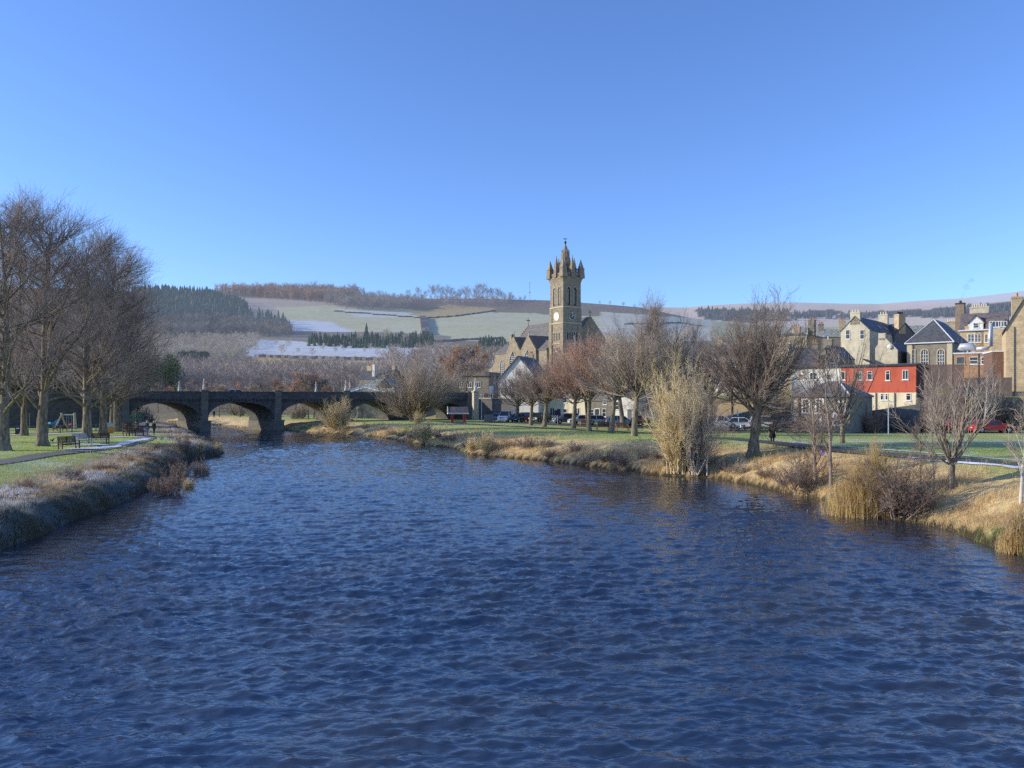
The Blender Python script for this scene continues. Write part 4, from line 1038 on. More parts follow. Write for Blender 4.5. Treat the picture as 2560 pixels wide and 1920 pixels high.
for i, (x, y, h) in enumerate([(650,858,18),(690,866,14),(720,872,20),(745,884,13),(808,878,16),(838,884,17),(858,880,12),(912,884,13),(925,880,18),(943,893,22),(960,896,20),(980,892,26),(900,862,24),(965,862,34),(1010,868,26),(640,880,16),(600,872,22),(1105,892,30),(1090,886,22),(706,890,26),(780,893,20)]):
    f_ = far_feet([x], [y])[0]; o = link_mesh('field_tree', FT[i % 6], None); o.location = f_+np.array((0,0,-0.3)); s = h*1.15*f_[1]/F
    o.scale = (s*1.15,)*2+(s,); o.rotation_euler = (0,0,i*1.1)
    o.material_slots[0].link = 'OBJECT'; o.material_slots[0].material = M_bar2
    tag(o, 'bare tree standing in the snowy fields above the bridge', 'tree', 'scattered trees in the snowy fields')
for x, y, h, lb in [(916,842,36,'single tall dark spruce standing above the spruce belt'),(686,806,20,'lone dark spruce on the slope left of the pale fields'),(1068,852,16,'dark spruce at the right end of the spruce belt')]:
    f_ = far_feet([x], [y])[0]; o = link_mesh('spruce_tree', FC, None); o.location = f_; s = h*f_[1]/F; o.scale = (s*0.9, s*0.9, s); tag(o, lb, 'tree')
# field boundaries
def boundary(name, pts, h, w, mat, label, cat):
    xs_ = np.linspace(0, 1, 40); p = np.array(pts, float); L = np.r_[0, np.cumsum(np.hypot(*np.diff(p, axis=0).T))]; L /= L[-1]
    f_ = far_feet(np.interp(xs_, L, p[:,0]), np.interp(xs_, L, p[:,1]))
    mb = MB(); vs, fs = [], []
    for i, a in enumerate(f_):
        d = f_[min(i+1, len(f_)-1)]-f_[max(i-1, 0)]; n_ = np.array((-d[1], d[0])); n_ = n_/max(np.linalg.norm(n_), 1e-6)*w/2
        hh = h*(0.8+0.4*((i*7) % 5)/5)
        vs += [(a[0]-n_[0], a[1]-n_[1], a[2]-0.5), (a[0]+n_[0], a[1]+n_[1], a[2]-0.5), (a[0]+n_[0], a[1]+n_[1], a[2]+hh), (a[0]-n_[0], a[1]-n_[1], a[2]+hh)]
    for i in range(len(f_)-1):
        for j in range(4): fs.append((4*i+j, 4*i+(j+1) % 4, 4*i+4+(j+1) % 4, 4*i+4+j))
    mb.add(vs, fs); tag(mb.build(name, mat), label, cat)
M_wall = leafmat('field_wall', (0.10,0.085,0.075), (0.2,0.16,0.13), 0.14)
boundary('field_wall', [(835,780),(930,787),(1060,797)], 1.8, 1.2, M_wall, 'dark drystone wall running down the pale hill field to the left of the shelter belt', 'wall')
boundary('field_wall', [(1066,797),(1140,792),(1240,778)], 1.8, 1.2, M_wall, 'dark drystone wall climbing the pale hill field to the right of the shelter belt', 'wall')
boundary('shelter_belt', [(1058,798),(1060,815),(1064,838)], 5, 9, leafmat('belt',(0.10,0.085,0.09),(0.2,0.16,0.15),0.2), 'narrow dark shelter belt running straight down the pale hillside', 'hedge')
boundary('field_wall', [(1560,812),(1700,808),(1760,818)], 1.8, 1.2, M_wall, 'dark drystone wall across the hillside right of the church', 'wall')
boundary('hedge', [(640,893),(760,897),(1000,903)], 2.2, 2, M_wall, 'dark hedge along the lower edge of the snowy fields', 'hedge')
boundary('hedge', [(1080,858),(1150,852),(1260,848)], 2.2, 2, M_wall, 'dark hedge along the lower edge of the pale hill field', 'hedge')
# hill mast
f_ = far_feet([1324], [749])[0]; hm = 43*f_[1]/F*1.05
mb = MB()
for sx, sy in ((-1,-1),(1,-1),(1,1),(-1,1)): mb.tube([(sx*1.1, sy*1.1, -1), (sx*0.35, sy*0.35, hm)], 0.16, 4)
for k in range(9):
    z = hm*k/9; a = 1.1-0.75*k/9
    mb.tube([(-a,-a,z),(a,-a,z+hm/9)], 0.10, 4); mb.tube([(a,a,z),(-a,a,z+hm/9)], 0.10, 4)
mast = empty('radio_mast', f_, 0, 'thin lattice radio mast on the skyline left of the church tower', 'mast')
M_steel = plain('galvanised_steel', (0.42,0.44,0.47), 0.5, 0.1, 3, haze=0.1)
mb.build('lattice', M_steel, mast)
mb = MB(); mb.lathe([(0.5,hm*0.86),(0.5,hm*0.93)], k=8); mb.lathe([(0.1,hm*0.9),(0.07,hm*1.1)], k=6); mb.build('aerial', M_steel, mast)
mb = MB(); mb.box(-1.5,1.5,-0.5,0.5,hm*0.38,hm*0.44); mb.build('platform', M_steel, mast)
# valley trees beyond the bridge
GV = 'bare valley trees behind the bridge'
rs = np.random.RandomState(19)
vt = [(x, rs.uniform(175, 235), rs.uniform(6.5, 9.5)) for x in (395,420,450,480,520,548,575,600,640,662,690,715,735,760,785,800,822,870,905,930,960,985)]
vt += [(738,166,9.5),(757,168,10),(770,165,9),(784,169,10),(798,167,9)]
vt += [(x, rs.uniform(168, 200), rs.uniform(9.5, 12.5)) for x in (1105,1128,1150,1168,1188)]
for i, (x, y, h) in enumerate(vt):
    X_ = Xat(x, y)
    if inside(np.array([[X_, y]]), RIV)[0]: y += 40; X_ = Xat(x, y)
    plant_tree('valley_tree', (X_, y, gz(X_, y)), 'wood', i % 4, 10.0, i*1.7, (h/10*1.1,)*2+(h/10,), BK_DARK, [TW_PURPLE, TW_RED, TW_GREY][i % 3], 'bare brown tree in the valley wood behind the bridge', group=GV)
for i, (x, y, s) in enumerate([(318,158,0.9),(338,150,0.8),(352,165,1.0),(375,172,0.95),(588,196,1.25),(604,190,0.9),(625,192,0.8),(640,170,0.7),(735,160,0.9),(752,163,1.0),(905,168,1.2),(922,170,1.3),(940,168,1.2),(958,171,1.3),(1120,172,1.3),(1140,171,1.2)]):  # those behind the middle and right-hand arches are added to darken the openings
    X_ = Xat(x, y); plant_tree('thicket', (X_, y, max(gz(X_, y), 0.1)), 'thicket', i % 3, 3.0, i*1.3, (s*1.3, s*1.3, s*1.5), BK_DARK, TW_GREY, 'brown riverside thicket seen through the bridge arches', cat='shrub', group='thickets beyond the bridge', parts=('stem','twigs'))
# evergreens near the left end of the bridge and the dark belt behind the playground
def leaf_cloud(rs, n, rx, rz, size, hollow=0.55, lobes=7):
    c = np.column_stack([rs.normal(0, rx*0.42, lobes), rs.normal(0, rx*0.42, lobes), rs.uniform(rz*0.35, rz*0.85, lobes)])
    k = rs.randint(lobes, size=n); d = rs.normal(0, 1, (n, 3)); d /= np.linalg.norm(d, axis=1, keepdims=True)
    p = c[k]+d*(hollow+(1-hollow)*rs.rand(n,1))*np.array([rx*0.5, rx*0.5, rz*0.3]); p[:,2] = np.maximum(p[:,2], 0.05*rz)
    a = rs.normal(0, 1, (n, 3)); a /= np.linalg.norm(a, axis=1, keepdims=True); b = np.cross(a, rs.normal(0, 1, (n, 3))); b /= np.linalg.norm(b, axis=1, keepdims=True)
    s = size*rs.uniform(0.6, 1.4, (n,1)); V = np.stack([p-a*s, p+b*s*0.6, p+a*s, p-b*s*0.6], 1).reshape(-1, 3)
    return V, np.arange(4*n).reshape(n, 4)
M_ever = leafmat('evergreen_leaves', (0.05,0.09,0.035), (0.16,0.22,0.08), 0.0)
M_yew = leafmat('yew_leaves', (0.014,0.026,0.018), (0.035,0.05,0.032), 0.0)
def evergreen(px_, Y, rx, rz, lb, seed, mat, base=None, n=5000):
    p = on_ground(px_, Y); e = empty('evergreen_tree', p, 0, lb, 'tree'); r = np.random.RandomState(seed)
    V, q = leaf_cloud(r, n, rx, rz, 0.22); o = link_mesh('crown', np_mesh('evergreen_crown', V, [q]), mat, e)
    mb = MB(); mb.tube([(0,0,-0.3),(0.1,0,rz*0.35),(0,0.1,rz*0.7)], [0.3,0.24,0.1], 8); mb.build('trunk', BK_DARK, e)
evergreen(392, 262, 8, 13.5, 'broad bright green evergreen behind the left end of the bridge', 1, M_ever)
evergreen(366, 258, 7, 10.5, 'lower evergreen left of the broad bright one, partly behind the bare limes', 2, M_ever)
evergreen(422, 270, 6, 16, 'taller evergreen right of the broad one, above the bridge parapet', 3, M_ever)
for i, (x, y, rx, rz, lb) in enumerate([(480,420,7,11,'round dark pine on the slope above the birch scrub edge'),(514,440,5,10,'second dark pine right of the round one on the slope')]):
    p = on_ground(x, y); e = empty('pine_tree', p, 0, lb, 'tree'); V, q = leaf_cloud(np.random.RandomState(40+i), 1500, rx, rz, 0.6)
    link_mesh('crown', np_mesh('pine_crown', V, [q]), M_con2, e); mb = MB(); mb.tube([(0,0,-1),(0,0,rz*0.5)], [0.4,0.2], 6); mb.build('trunk', BK_DARK, e)
for i, (x, y, rx, rz) in enumerate([(-130,165,8,11),(-60,172,8,12),(0,168,7.5,10),(55,172,8,12.5),(110,166,7.5,10),(160,172,8,11.5),(205,168,7,9.5),(250,170,7,9),(290,160,5.5,6.5),(-200,170,9,12)]):
    evergreen(x, y, rx, rz, 'dark yew in the shaded belt behind the playground', 60+i, M_yew, n=3500); list(COL.objects)[-1].parent['group'] = 'dark yews behind the playground'
# ------------------------------------------------------------------ building kit
M_glass = None
def glassmat():
    global M_glass
    if M_glass is None:
        t = NT('window_glass'); f = t.noise(1.5, 2); M_glass = t.out(t.ramp(f, [(0.35,(0.02,0.022,0.028)),(0.65,(0.06,0.065,0.075))]), 0.12, spec=0.6)
    return M_glass
M_white = plain('white_paint', (0.75,0.74,0.70), 0.6, 0.08, 4)
def rendered(name, c):
    """painted render with rain streaks and patchy weathering"""
    t = NT(name); tc = t.n('ShaderNodeTexCoord'); mp = t.n('ShaderNodeMapping'); mp.inputs['Scale'].default_value = (2.2, 2.2, 0.18); t.l(tc.outputs['Object'], mp.inputs[0])
    st = t.noise(1.0, 5, 0.7, vec=mp.outputs[0]); pt = t.noise(0.55, 5, 0.65); gr = t.noise(14, 3, 0.7)
    v = t.math('ADD', t.math('MULTIPLY', st, 0.55), t.math('MULTIPLY', pt, 0.45))
    col = t.ramp(v, [(0.30, tuple(x*0.55 for x in c)), (0.5, tuple(x*0.92 for x in c)), (0.7, c)])
    return t.out(col, 0.95, t.bump(gr, 0.35, 0.02), spec=0.15)
M_cream = rendered('cream_render', (0.78,0.68,0.47)); M_harl = rendered('white_harling', (0.80,0.76,0.66)); M_red = rendered('red_render', (0.56,0.13,0.08))
M_pot = plain('clay_pots', (0.50,0.20,0.12), 0.85, 0.2, 8)
M_potw = plain('buff_pots', (0.62,0.55,0.42), 0.85, 0.2, 8)
M_lead = plain('lead_flashing', (0.62,0.64,0.68), 0.55, 0.1, 5)
M_pipe = plain('cast_iron_pipe', (0.10,0.10,0.11), 0.6, 0.1, 4)
M_iron = plain('black_iron', (0.03,0.03,0.033), 0.5, 0.1, 5)
ST_GOLD = stone('golden_sandstone', (0.74,0.55,0.33), (0.60,0.44,0.27), (0.46,0.36,0.24), 0.7, 0.3)
ST_GREY = stone('grey_whinstone', (0.32,0.28,0.22), (0.22,0.20,0.17), (0.34,0.30,0.24), 0.45, 0.26)
ST_BUFF = stone('buff_sandstone', (0.62,0.50,0.33), (0.50,0.41,0.27), (0.33,0.27,0.18), 0.8, 0.32)
ST_CHURCH = stone('church_stone', (0.40,0.325,0.22), (0.28,0.23,0.16), (0.22,0.185,0.14), 0.7, 0.3, haze=0.02)
ST_DRESS = plain('dressed_stone', (0.50,0.43,0.31), 0.9, 0.15, 3)
BR_RED = stone('red_brick', (0.52,0.26,0.15), (0.62,0.36,0.20), (0.34,0.26,0.18), 0.24, 0.085)
BR_BROWN = stone('brown_brick', (0.33,0.26,0.20), (0.26,0.205,0.16), (0.22,0.18,0.14), 0.26, 0.09)
RENDER_G = plain('weathered_render', (0.52,0.46,0.34), 0.95, 0.22, 0.9)
SL_BLUE = slate('blue_slate', (0.10,0.105,0.12)); SL_GREY = slate('grey_slate', (0.19,0.17,0.165)); SL_GREEN = slate('mossy_slate', (0.22,0.23,0.17), snow=0.35)
SL_PURPLE = slate('purple_slate', (0.17,0.145,0.15)); SL_SNOW = slate('frosted_slate', (0.16,0.16,0.17), snow=0.75)

def facade(pxL, pxR, Y, phi):
    """left front corner and width of a wall turned by phi to the left, seen between two directions"""
    c, s = math.cos(R(phi)), math.sin(R(phi)); X0 = Xat(pxL, Y); k = (pxR-CX)/F
    w = (k*Y-X0)/(c+k*s); return X0, w
def building(name, pxL, pxR, Y, phi, label, cat='building', zb=None, group=None):
    X0, w = facade(pxL, pxR, Y, phi)
    if zb is None: zb = gz(X0, Y)
    e = empty(name, (X0, Y, zb), -R(phi), label, cat, group); e['w'] = w
    return e, w, zb
def hz_(py, Y, zb): return Zat(py, Y)-zb
def wall_block(e, w, d, h, mat, name='wall', x0=0.0, y0=0.0, base=-4.0, gable=None, rise=0.0):
    """gable: 'x' ridge along x (gables left/right), 'y' ridge along depth (gable in front)"""
    mb = MB()
    if gable == 'y': mb.prism([(x0,base),(x0+w,base),(x0+w,h),(x0+w/2,h+rise),(x0,h)], 'y', y0, y0+d)
    elif gable == 'x': mb.prism([(y0,base),(y0+d,base),(y0+d,h),(y0+d/2,h+rise),(y0,h)], 'x', x0, x0+w)
    else: mb.box(x0, x0+w, y0, y0+d, base, h)
    return mb.build(name, mat, e)
def roof_gable(e, w, d, h, rise, mat, axis='x', x0=0.0, y0=0.0, over=0.18, th=0.14, name='roof', endover=None):
    mb = MB(); eo = over if endover is None else endover
    if axis == 'x':
        s = rise/(d/2)
        a = [(y0-over, h-over*s+0.03), (y0+d/2, h+rise+0.03), (y0+d+over, h-over*s+0.03), (y0+d+over, h-over*s+0.03+th), (y0+d/2, h+rise+0.03+th*1.3), (y0-over, h-over*s+0.03+th)]
        mb.prism(a, 'x', x0-eo, x0+w+eo)
    else:
        s = rise/(w/2)
        a = [(x0-over, h-over*s+0.03), (x0+w/2, h+rise+0.03), (x0+w+over, h-over*s+0.03), (x0+w+over, h-over*s+0.03+th), (x0+w/2, h+rise+0.03+th*1.3), (x0-over, h-over*s+0.03+th)]
        mb.prism(a, 'y', y0-eo, y0+d+eo)
    return mb.build(name, mat, e)
def roof_hip(e, w, d, h, rise, mat, hip, x0=0.0, y0=0.0, over=0.25, axis='x', name='roof'):
    mb = MB(); X0, X1, Y0, Y1 = x0-over, x0+w+over, y0-over, y0+d+over
    if axis == 'x': ra, rb = (x0+hip, (Y0+Y1)/2), (x0+w-hip, (Y0+Y1)/2)
    else: ra, rb = ((X0+X1)/2, y0+hip), ((X0+X1)/2, y0+d-hip)
    v = [(X0,Y0,h),(X1,Y0,h),(X1,Y1,h),(X0,Y1,h),(ra[0],ra[1],h+rise),(rb[0],rb[1],h+rise),(X0,Y0,h-0.12),(X1,Y0,h-0.12),(X1,Y1,h-0.12),(X0,Y1,h-0.12)]
    f = [(0,1,5,4),(1,2,5),(2,3,4,5),(3,0,4)] if axis == 'x' else [(0,1,4),(1,2,5,4),(2,3,5),(3,0,4,5)]
    f += [(0,6,7,1),(1,7,8,2),(2,8,9,3),(3,9,6,0),(6,9,8,7)]
    mb.add(v, f); o = mb.build(name, mat, e)
    ridge = [v[4], v[5]]; hips = [(0,4),(3,4),(1,5),(2,5)] if axis == 'x' else [(0,4),(1,4),(2,5),(3,5)]
    mb = MB(); mb.tube(ridge, 0.09, 5)
    for a, b in hips: mb.tube([v[a], v[b]], 0.09, 5)
    r = mb.build('ridge_flashing', M_lead, o); return o
def window(e, x, z, w, h, face='front', y=0.0, style='sash', mat=None, sill=True, arch=False, surround=None, name='window'):
    """x along the wall, z of the sill; frame is a part, pane its sub-part"""
    mat = mat or M_white
    def P(mb, a0, a1, b0, b1, z0, z1):   # a along wall, b outward
        if face == 'front': mb.box(a0, a1, y-b1, y-b0, z0, z1)
        elif face == 'left': mb.box(y-b1, y-b0, a0, a1, z0, z1)
        elif face == 'right': mb.box(y+b0, y+b1, a0, a1, z0, z1)
    t = max(0.06, w*0.085); mb = MB()
    P(mb, x, x+t, 0.004, 0.07, z, z+h); P(mb, x+w-t, x+w, 0.004, 0.07, z, z+h)
    P(mb, x+t, x+w-t, 0.004, 0.07, z+h-t, z+h); P(mb, x+t, x+w-t, 0.004, 0.07, z, z+t)
    if style in ('sash', 'grid'): P(mb, x+t, x+w-t, 0.004, 0.06, z+h*0.5-t*0.4, z+h*0.5+t*0.4)
    if style in ('pair', 'grid'): P(mb, x+w/2-t*0.5, x+w/2+t*0.5, 0.004, 0.062, z+t, z+h-t)
    if style == 'grid':
        for k in (0.25, 0.75): P(mb, x+t, x+w-t, 0.004, 0.058, z+h*k-t*0.25, z+h*k+t*0.25)
    if style == 'top': P(mb, x+t, x+w-t, 0.004, 0.06, z+h*0.7-t*0.4, z+h*0.7+t*0.4)
    if sill: P(mb, x-0.08, x+w+0.08, 0.0, 0.13, z-0.11, z)
    if surround: P(mb, x-0.14, x, 0.002, 0.04, z-0.02, z+h+0.16); P(mb, x+w, x+w+0.14, 0.002, 0.04, z-0.02, z+h+0.16); P(mb, x, x+w, 0.002, 0.04, z+h, z+h+0.16)
    f = mb.build(name, mat, e)
    mb = MB(); P(mb, x+t*0.5, x+w-t*0.5, 0.003, 0.025, z+t*0.5, z+h-t*0.5); mb.build('pane', glassmat(), f)
    return f
def arched(e, x, z, w, h, face='front', y=0.0, mat=None, glass=None, name='window', pointed=False, bars=True, depth=0.06):
    """window or opening with a round or pointed head, outlined by a moulding"""
    mat = mat or ST_DRESS; n = 10; r = w/2; pts = []
    for i in range(n+1):
        a = PI*i/n
        zz = (r*1.5 if pointed else r)*(1-abs(math.cos(a)))**(0.62) if pointed else r*math.sin(a)
        pts.append((x+r-r*math.cos(a), z+h-(r*1.5 if pointed else r)+zz))
    outl = [(x, z)] + pts + [(x+w, z)]
    def M(a, b, zz):
        if face == 'front': return (a, y-b, zz)
        if face == 'left': return (y-b, a, zz)
        return (y+b, a, zz)
    cx, cz = x+r, z+h*0.5; big = []
    m = 0.13 if w > 0.8 else 0.09
    for (a, b) in outl: big.append((a+(m if a > cx else -m if a < cx else 0), b+(m if b > z+h*0.5 else 0)))
    mb = MB(); k = len(outl); vs = []
    for (a, b), (A, B) in zip(outl, big): vs += [M(a, 0.0, b), M(a, depth, b), M(A, depth, B), M(A, 0.0, B)]
    fs = [(4*i+j, 4*i+(j+1) % 4, 4*i+4+(j+1) % 4, 4*i+4+j) for i in range(k-1) for j in range(4)]
    mb.add(vs, fs); f = mb.build(name, mat, e)
    mb = MB(); vs = [M(a, 0.012, b) for a, b in outl]; mb.add(vs, [tuple(range(len(vs)))]); g = mb.build('pane', glass or glassmat(), f)
    if bars:
        mb = MB()
        def bar(a0, a1, z0, z1):
            A, B = M(a0, 0.014, z0), M(a1, 0.045, z1)
            mb.box(min(A[0],B[0]), max(A[0],B[0]), min(A[1],B[1]), max(A[1],B[1]), z0, z1)
        for q in (0.33, 0.67): bar(x+w*q-0.035, x+w*q+0.035, z, z+h-r*(0.35))
        nb = max(2, int(h/0.6))
        for q in range(1, nb): bar(x, x+w, z+(h-r*0.6)*q/nb-0.03, z+(h-r*0.6)*q/nb+0.03)
        mb.build('glazing_bars', M_white, f)
    return f
def chimney(e, x, y, z, w, d, h, mat, pots=3, pot=None, axis='x', name='chimney'):
    mb = MB(); mb.box(x-w/2, x+w/2, y-d/2, y+d/2, z, z+h); mb.box(x-w/2-0.08, x+w/2+0.08, y-d/2-0.08, y+d/2+0.08, z+h-0.28, z+h-0.08)
    c = mb.build(name, mat, e)
    for i in range(pots):
        t = (i+0.5)/pots-0.5; px_, py_ = (x+t*w*0.85, y) if axis == 'x' else (x, y+t*d*0.85)
        mb = MB(); mb.lathe([(0.14,z+h-0.01),(0.12,z+h+0.35),(0.15,z+h+0.48),(0.10,z+h+0.55)], px_, py_, 8); mb.build('chimney_pot', pot or M_pot, c)
    return c
def downpipe(e, x, z0, z1, y=0.0): mb = MB(); mb.tube([(x,y-0.09,z0),(x,y-0.09,z1)], 0.06, 6); mb.build('downpipe', M_pipe, e)
def crowsteps(e, x0, x1, z0, z1, y0, y1, n, mat, axis='x', name='crow_steps'):
    mb = MB()
    for i in range(n):
        a = x0+(x1-x0)*i/n; b = x0+(x1-x0)*(i+1)/n; zz = z0+(z1-z0)*(i+1)/n
        lo, hi = min(a,b), max(a,b)
        mb.box(lo, hi, y0, y1, z0+(z1-z0)*i/n-0.45, zz+0.16) if axis == 'x' else mb.box(y0, y1, lo, hi, z0+(z1-z0)*i/n-0.45, zz+0.16)
    return mb.build(name, mat, e)
def finial(e, x, y, z, h, mat, cross=True):
    mb = MB(); mb.frustum(x, y, z, z+h*0.35, 0.16, 0.16, 0.08, 0.08); mb.box(x-0.07, x+0.07, y-0.07, y+0.07, z+h*0.35, z+h)
    if cross: mb.box(x-h*0.24, x+h*0.24, y-0.065, y+0.065, z+h*0.62, z+h*0.74)
    return mb.build('finial_cross' if cross else 'finial', mat, e)

# ------------------------------------------------------------------ church
TY = 200.0; PHI = 57.0
Xc = Xat(1408, TY)                                  # front corner of the tower, between its sunlit and shaded sides
# tower frame: local -x side is the sunlit left side, local -y the shaded right-hand front
TW = 5.75; zb = 8.2
church = empty('parish_church', (Xc, TY, zb), R(90-PHI), 'tall sandstone church with crown-topped clock tower beyond the trees', 'church')
def th(py): return Zat(py, TY)-zb
CORN, PAR, PINN = th(694), th(680), th(645)
mb = MB(); mb.box(0, TW, 0, TW, -5, CORN-0.02)
tower = mb.build('tower', ST_CHURCH, church)
mb = MB()
for cx_, cy_ in ((0,0),(TW,0),(0,TW),(TW,TW)):      # clasping angle buttresses in three set-backs
    sx = -1 if cx_ == 0 else 1; sy = -1 if cy_ == 0 else 1
    for z0, z1, o, i_ in ((-5, th(856), 0.42, 1.15), (th(856), th(806), 0.30, 1.02), (th(806), th(766), 0.17, 0.92)):
        xa, xb = (cx_-o, cx_+i_) if sx < 0 else (cx_-i_, cx_+o); ya, yb = (cy_-o, cy_+i_) if sy < 0 else (cy_-i_, cy_+o)
        mb.frustum((xa+xb)/2, (ya+yb)/2, z0, z1, (xb-xa)/2, (yb-ya)/2, (xb-xa)/2-0.06, (yb-ya)/2-0.06)
mb.build('angle_buttresses', ST_CHURCH, tower)['kind'] = 'stuff'
for nm, z0, z1, o in (('string_course', th(806)-0.2, th(806)+0.12, 0.20), ('string_course', th(766)-0.15, th(766)+0.12, 0.16), ('string_course', th(858)-0.1, th(858)+0.1, 0.24)):
    mb = MB(); mb.box(-o, TW+o, -o, TW+o, z0, z1); mb.build(nm, ST_DRESS, tower)
mb = MB(); mb.frustum(TW/2, TW/2, CORN-0.9, CORN, TW/2+0.02, TW/2+0.02, TW/2+0.30, TW/2+0.30); mb.box(-0.38, TW+0.38, -0.38, TW+0.38, CORN, CORN+0.28); mb.build('cornice', ST_CHURCH, tower)
for face, yy in (('left', 0.0), ('front', 0.0), ('right', TW)):
    # belfry pair, arcade of five lancets, oculus
    for a in (0.30, 0.66):
        arched(tower, TW*a-0.52, th(766)+0.5, 1.05, th(714)-th(766)-0.5, face, yy, ST_DRESS, M_iron, 'belfry_window', pointed=True, bars=False, depth=0.14)
        arched(tower, TW*a-0.30, th(766)+0.9, 0.16, th(720)-th(766)-1.2, face, yy-0.02 if face != 'right' else yy+0.02, ST_DRESS, M_iron, 'louvre_mullion', bars=False, depth=0.10)
    for k in range(5):
        arched(tower, TW*(0.20+0.125*k), th(849), 0.48, th(829)-th(849), face, yy, ST_DRESS, M_iron, 'arcade_lancet', bars=False, depth=0.12)
for x in (0,):
    mb = MB(); n = 16
    vs = []
    for i in range(n):
        a = 2*PI*i/n
        for r, o in ((0.42,0.02),(0.42,0.14),(0.62,0.14),(0.62,0.02)): vs.append((-o, TW/2+r*math.cos(a), th(872)+r*1.15*math.sin(a)))
    mb.add(vs, [(4*i+j, 4*i+(j+1) % 4, 4*((i+1) % n)+(j+1) % 4, 4*((i+1) % n)+j) for i in range(n) for j in range(4)]); oc = mb.build('oculus', ST_DRESS, tower)
    mb = MB(); mb.add([(-0.03, TW/2+0.42*math.cos(2*PI*i/n), th(872)+0.48*math.sin(2*PI*i/n)) for i in range(n)], [tuple(range(n))]); mb.build('pane', M_iron, oc)
for k in range(3): arched(tower, TW*(0.30+0.15*k), th(905), 0.62, 4.0, 'left', 0.0, ST_DRESS, M_iron, 'doorway_arch', pointed=True, bars=False, depth=0.16)
# clock faces: gilt numerals and hands, a dark dial in front, sun glare painted on the left
M_gilt = plain('gilt', (0.85,0.72,0.38), 0.35, 0.05, 5, metal=0.0, spec=0.6)
M_dial = plain('clock_dial', (0.10,0.10,0.12), 0.5, 0.1, 3)
M_dialw = plain('sun_glare_dial', (0.9,0.85,0.66), 0.3, 0.04, 4, spec=0.8)  # pale colour stands in for white sun glare on the left dial
def clock(face, dmat):
    zc = th(789); r = 1.12; n = 28
    def M(a, b, z): return (TW/2+a, -b, zc+z) if face == 'front' else (-b, TW/2-a, zc+z)
    c = empty('clock_face', (0,0,0)); c.parent = tower
    mb = MB(); vs = [M(r*math.cos(2*PI*i/n), 0.09, r*math.sin(2*PI*i/n)) for i in range(n)] + [M(r*math.cos(2*PI*i/n), 0.0, r*math.sin(2*PI*i/n)) for i in range(n)]
    mb.add(vs, [tuple(range(n))] + [(i, (i+1) % n, n+(i+1) % n, n+i) for i in range(n)]); mb.build('dial', dmat, tower, recalc=True)
    strokes = {1:'I',2:'II',3:'III',4:'IIII',5:'V',6:'VI',7:'VII',8:'VIII',9:'IX',10:'X',11:'XI',12:'XII'}
    mb = MB()
    def stroke(a0, z0, a1, z1, w):
        d = Vector((a1-a0, z1-z0)); nrm = Vector((-d.y, d.x)).normalized()*w/2
        p = [(a0-nrm.x, z0-nrm.y), (a1-nrm.x, z1-nrm.y), (a1+nrm.x, z1+nrm.y), (a0+nrm.x, z0+nrm.y)]
        mb.add([M(a, 0.098, z) for a, z in p]+[M(a, 0.125, z) for a, z in p], [(0,1,2,3),(4,5,6,7),(0,1,5,4),(1,2,6,5),(2,3,7,6),(3,0,4,7)])
    for hr, s in strokes.items():
        th_ = PI/2-2*PI*hr/12; ur = Vector((math.cos(th_), math.sin(th_))); ut = Vector((ur.y, -ur.x))
        wd = {'I':0.09,'V':0.2,'X':0.2}; tot = sum(wd[q] for q in s); o = -tot/2
        for q in s:
            m_ = o+wd[q]/2
            def pt(t, rr): v_ = ut*t+ur*rr; return v_.x, v_.y
            if q == 'I': stroke(*pt(m_, 0.78), *pt(m_, 1.14), 0.055)
            elif q == 'V': stroke(*pt(m_-0.07, 1.14), *pt(m_, 0.78), 0.05); stroke(*pt(m_+0.07, 1.14), *pt(m_, 0.78), 0.05)
            else: stroke(*pt(m_-0.07, 1.14), *pt(m_+0.07, 0.78), 0.05); stroke(*pt(m_+0.07, 1.14), *pt(m_-0.07, 0.78), 0.05)
            o += wd[q]
    for ang, L, w in ((-64, 0.72, 0.13), (-14, 1.02, 0.09)):
        a = R(90+ang); stroke(-0.18*math.cos(a), -0.18*math.sin(a), L*math.cos(a), L*math.sin(a), w)
    mb.build('numerals_and_hands', M_gilt, tower)['kind'] = 'stuff'
    bpy.data.objects.remove(c)
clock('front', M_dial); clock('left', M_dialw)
# openwork crown: parapet, corner pinnacles, flying ribs meeting in a lantern and spirelet
mb = MB(); o = 0.22
for a in ((-o, TW+o, -o, -o+0.3), (-o, TW+o, TW+o-0.3, TW+o), (-o, -o+0.3, -o+0.3, TW+o-0.3), (TW+o-0.3, TW+o, -o+0.3, TW+o-0.3)): mb.box(*a, CORN+0.28, PAR)
mb.box(-o+0.3, TW+o-0.3, -o+0.3, TW+o-0.3, CORN+0.281, CORN+0.5)
crown = mb.build('crown', ST_CHURCH, church)
mb = MB()
for k in range(10):
    a = 0.4+k*(TW-0.9)/9
    if 4 <= k <= 5: continue
    mb.box(-o-0.03, -o-0.002, a, a+0.24, CORN+0.55, PAR-0.35); mb.box(a, a+0.24, -o-0.03, -o-0.002, CORN+0.55, PAR-0.35)
mb.build('parapet_piercing', M_iron, crown)['kind'] = 'stuff'
def pinnacle(x, y, z0, z1, w):
    mb = MB(); hh = z1-z0
    mb.frustum(x, y, z0, z0+hh*0.48, w, w, w*0.82, w*0.82); mb.box(x-w*0.95, x+w*0.95, y-w*0.95, y+w*0.95, z0+hh*0.48, z0+hh*0.53)
    mb.frustum(x, y, z0+hh*0.53, z1, w*0.75, w*0.75, 0.05, 0.05); mb.blob((x, y, z1), 0.14, 6, 4)
    mb.build('pinnacle', ST_CHURCH, crown)
cm = TW/2; LZ = th(642); LT = th(625)
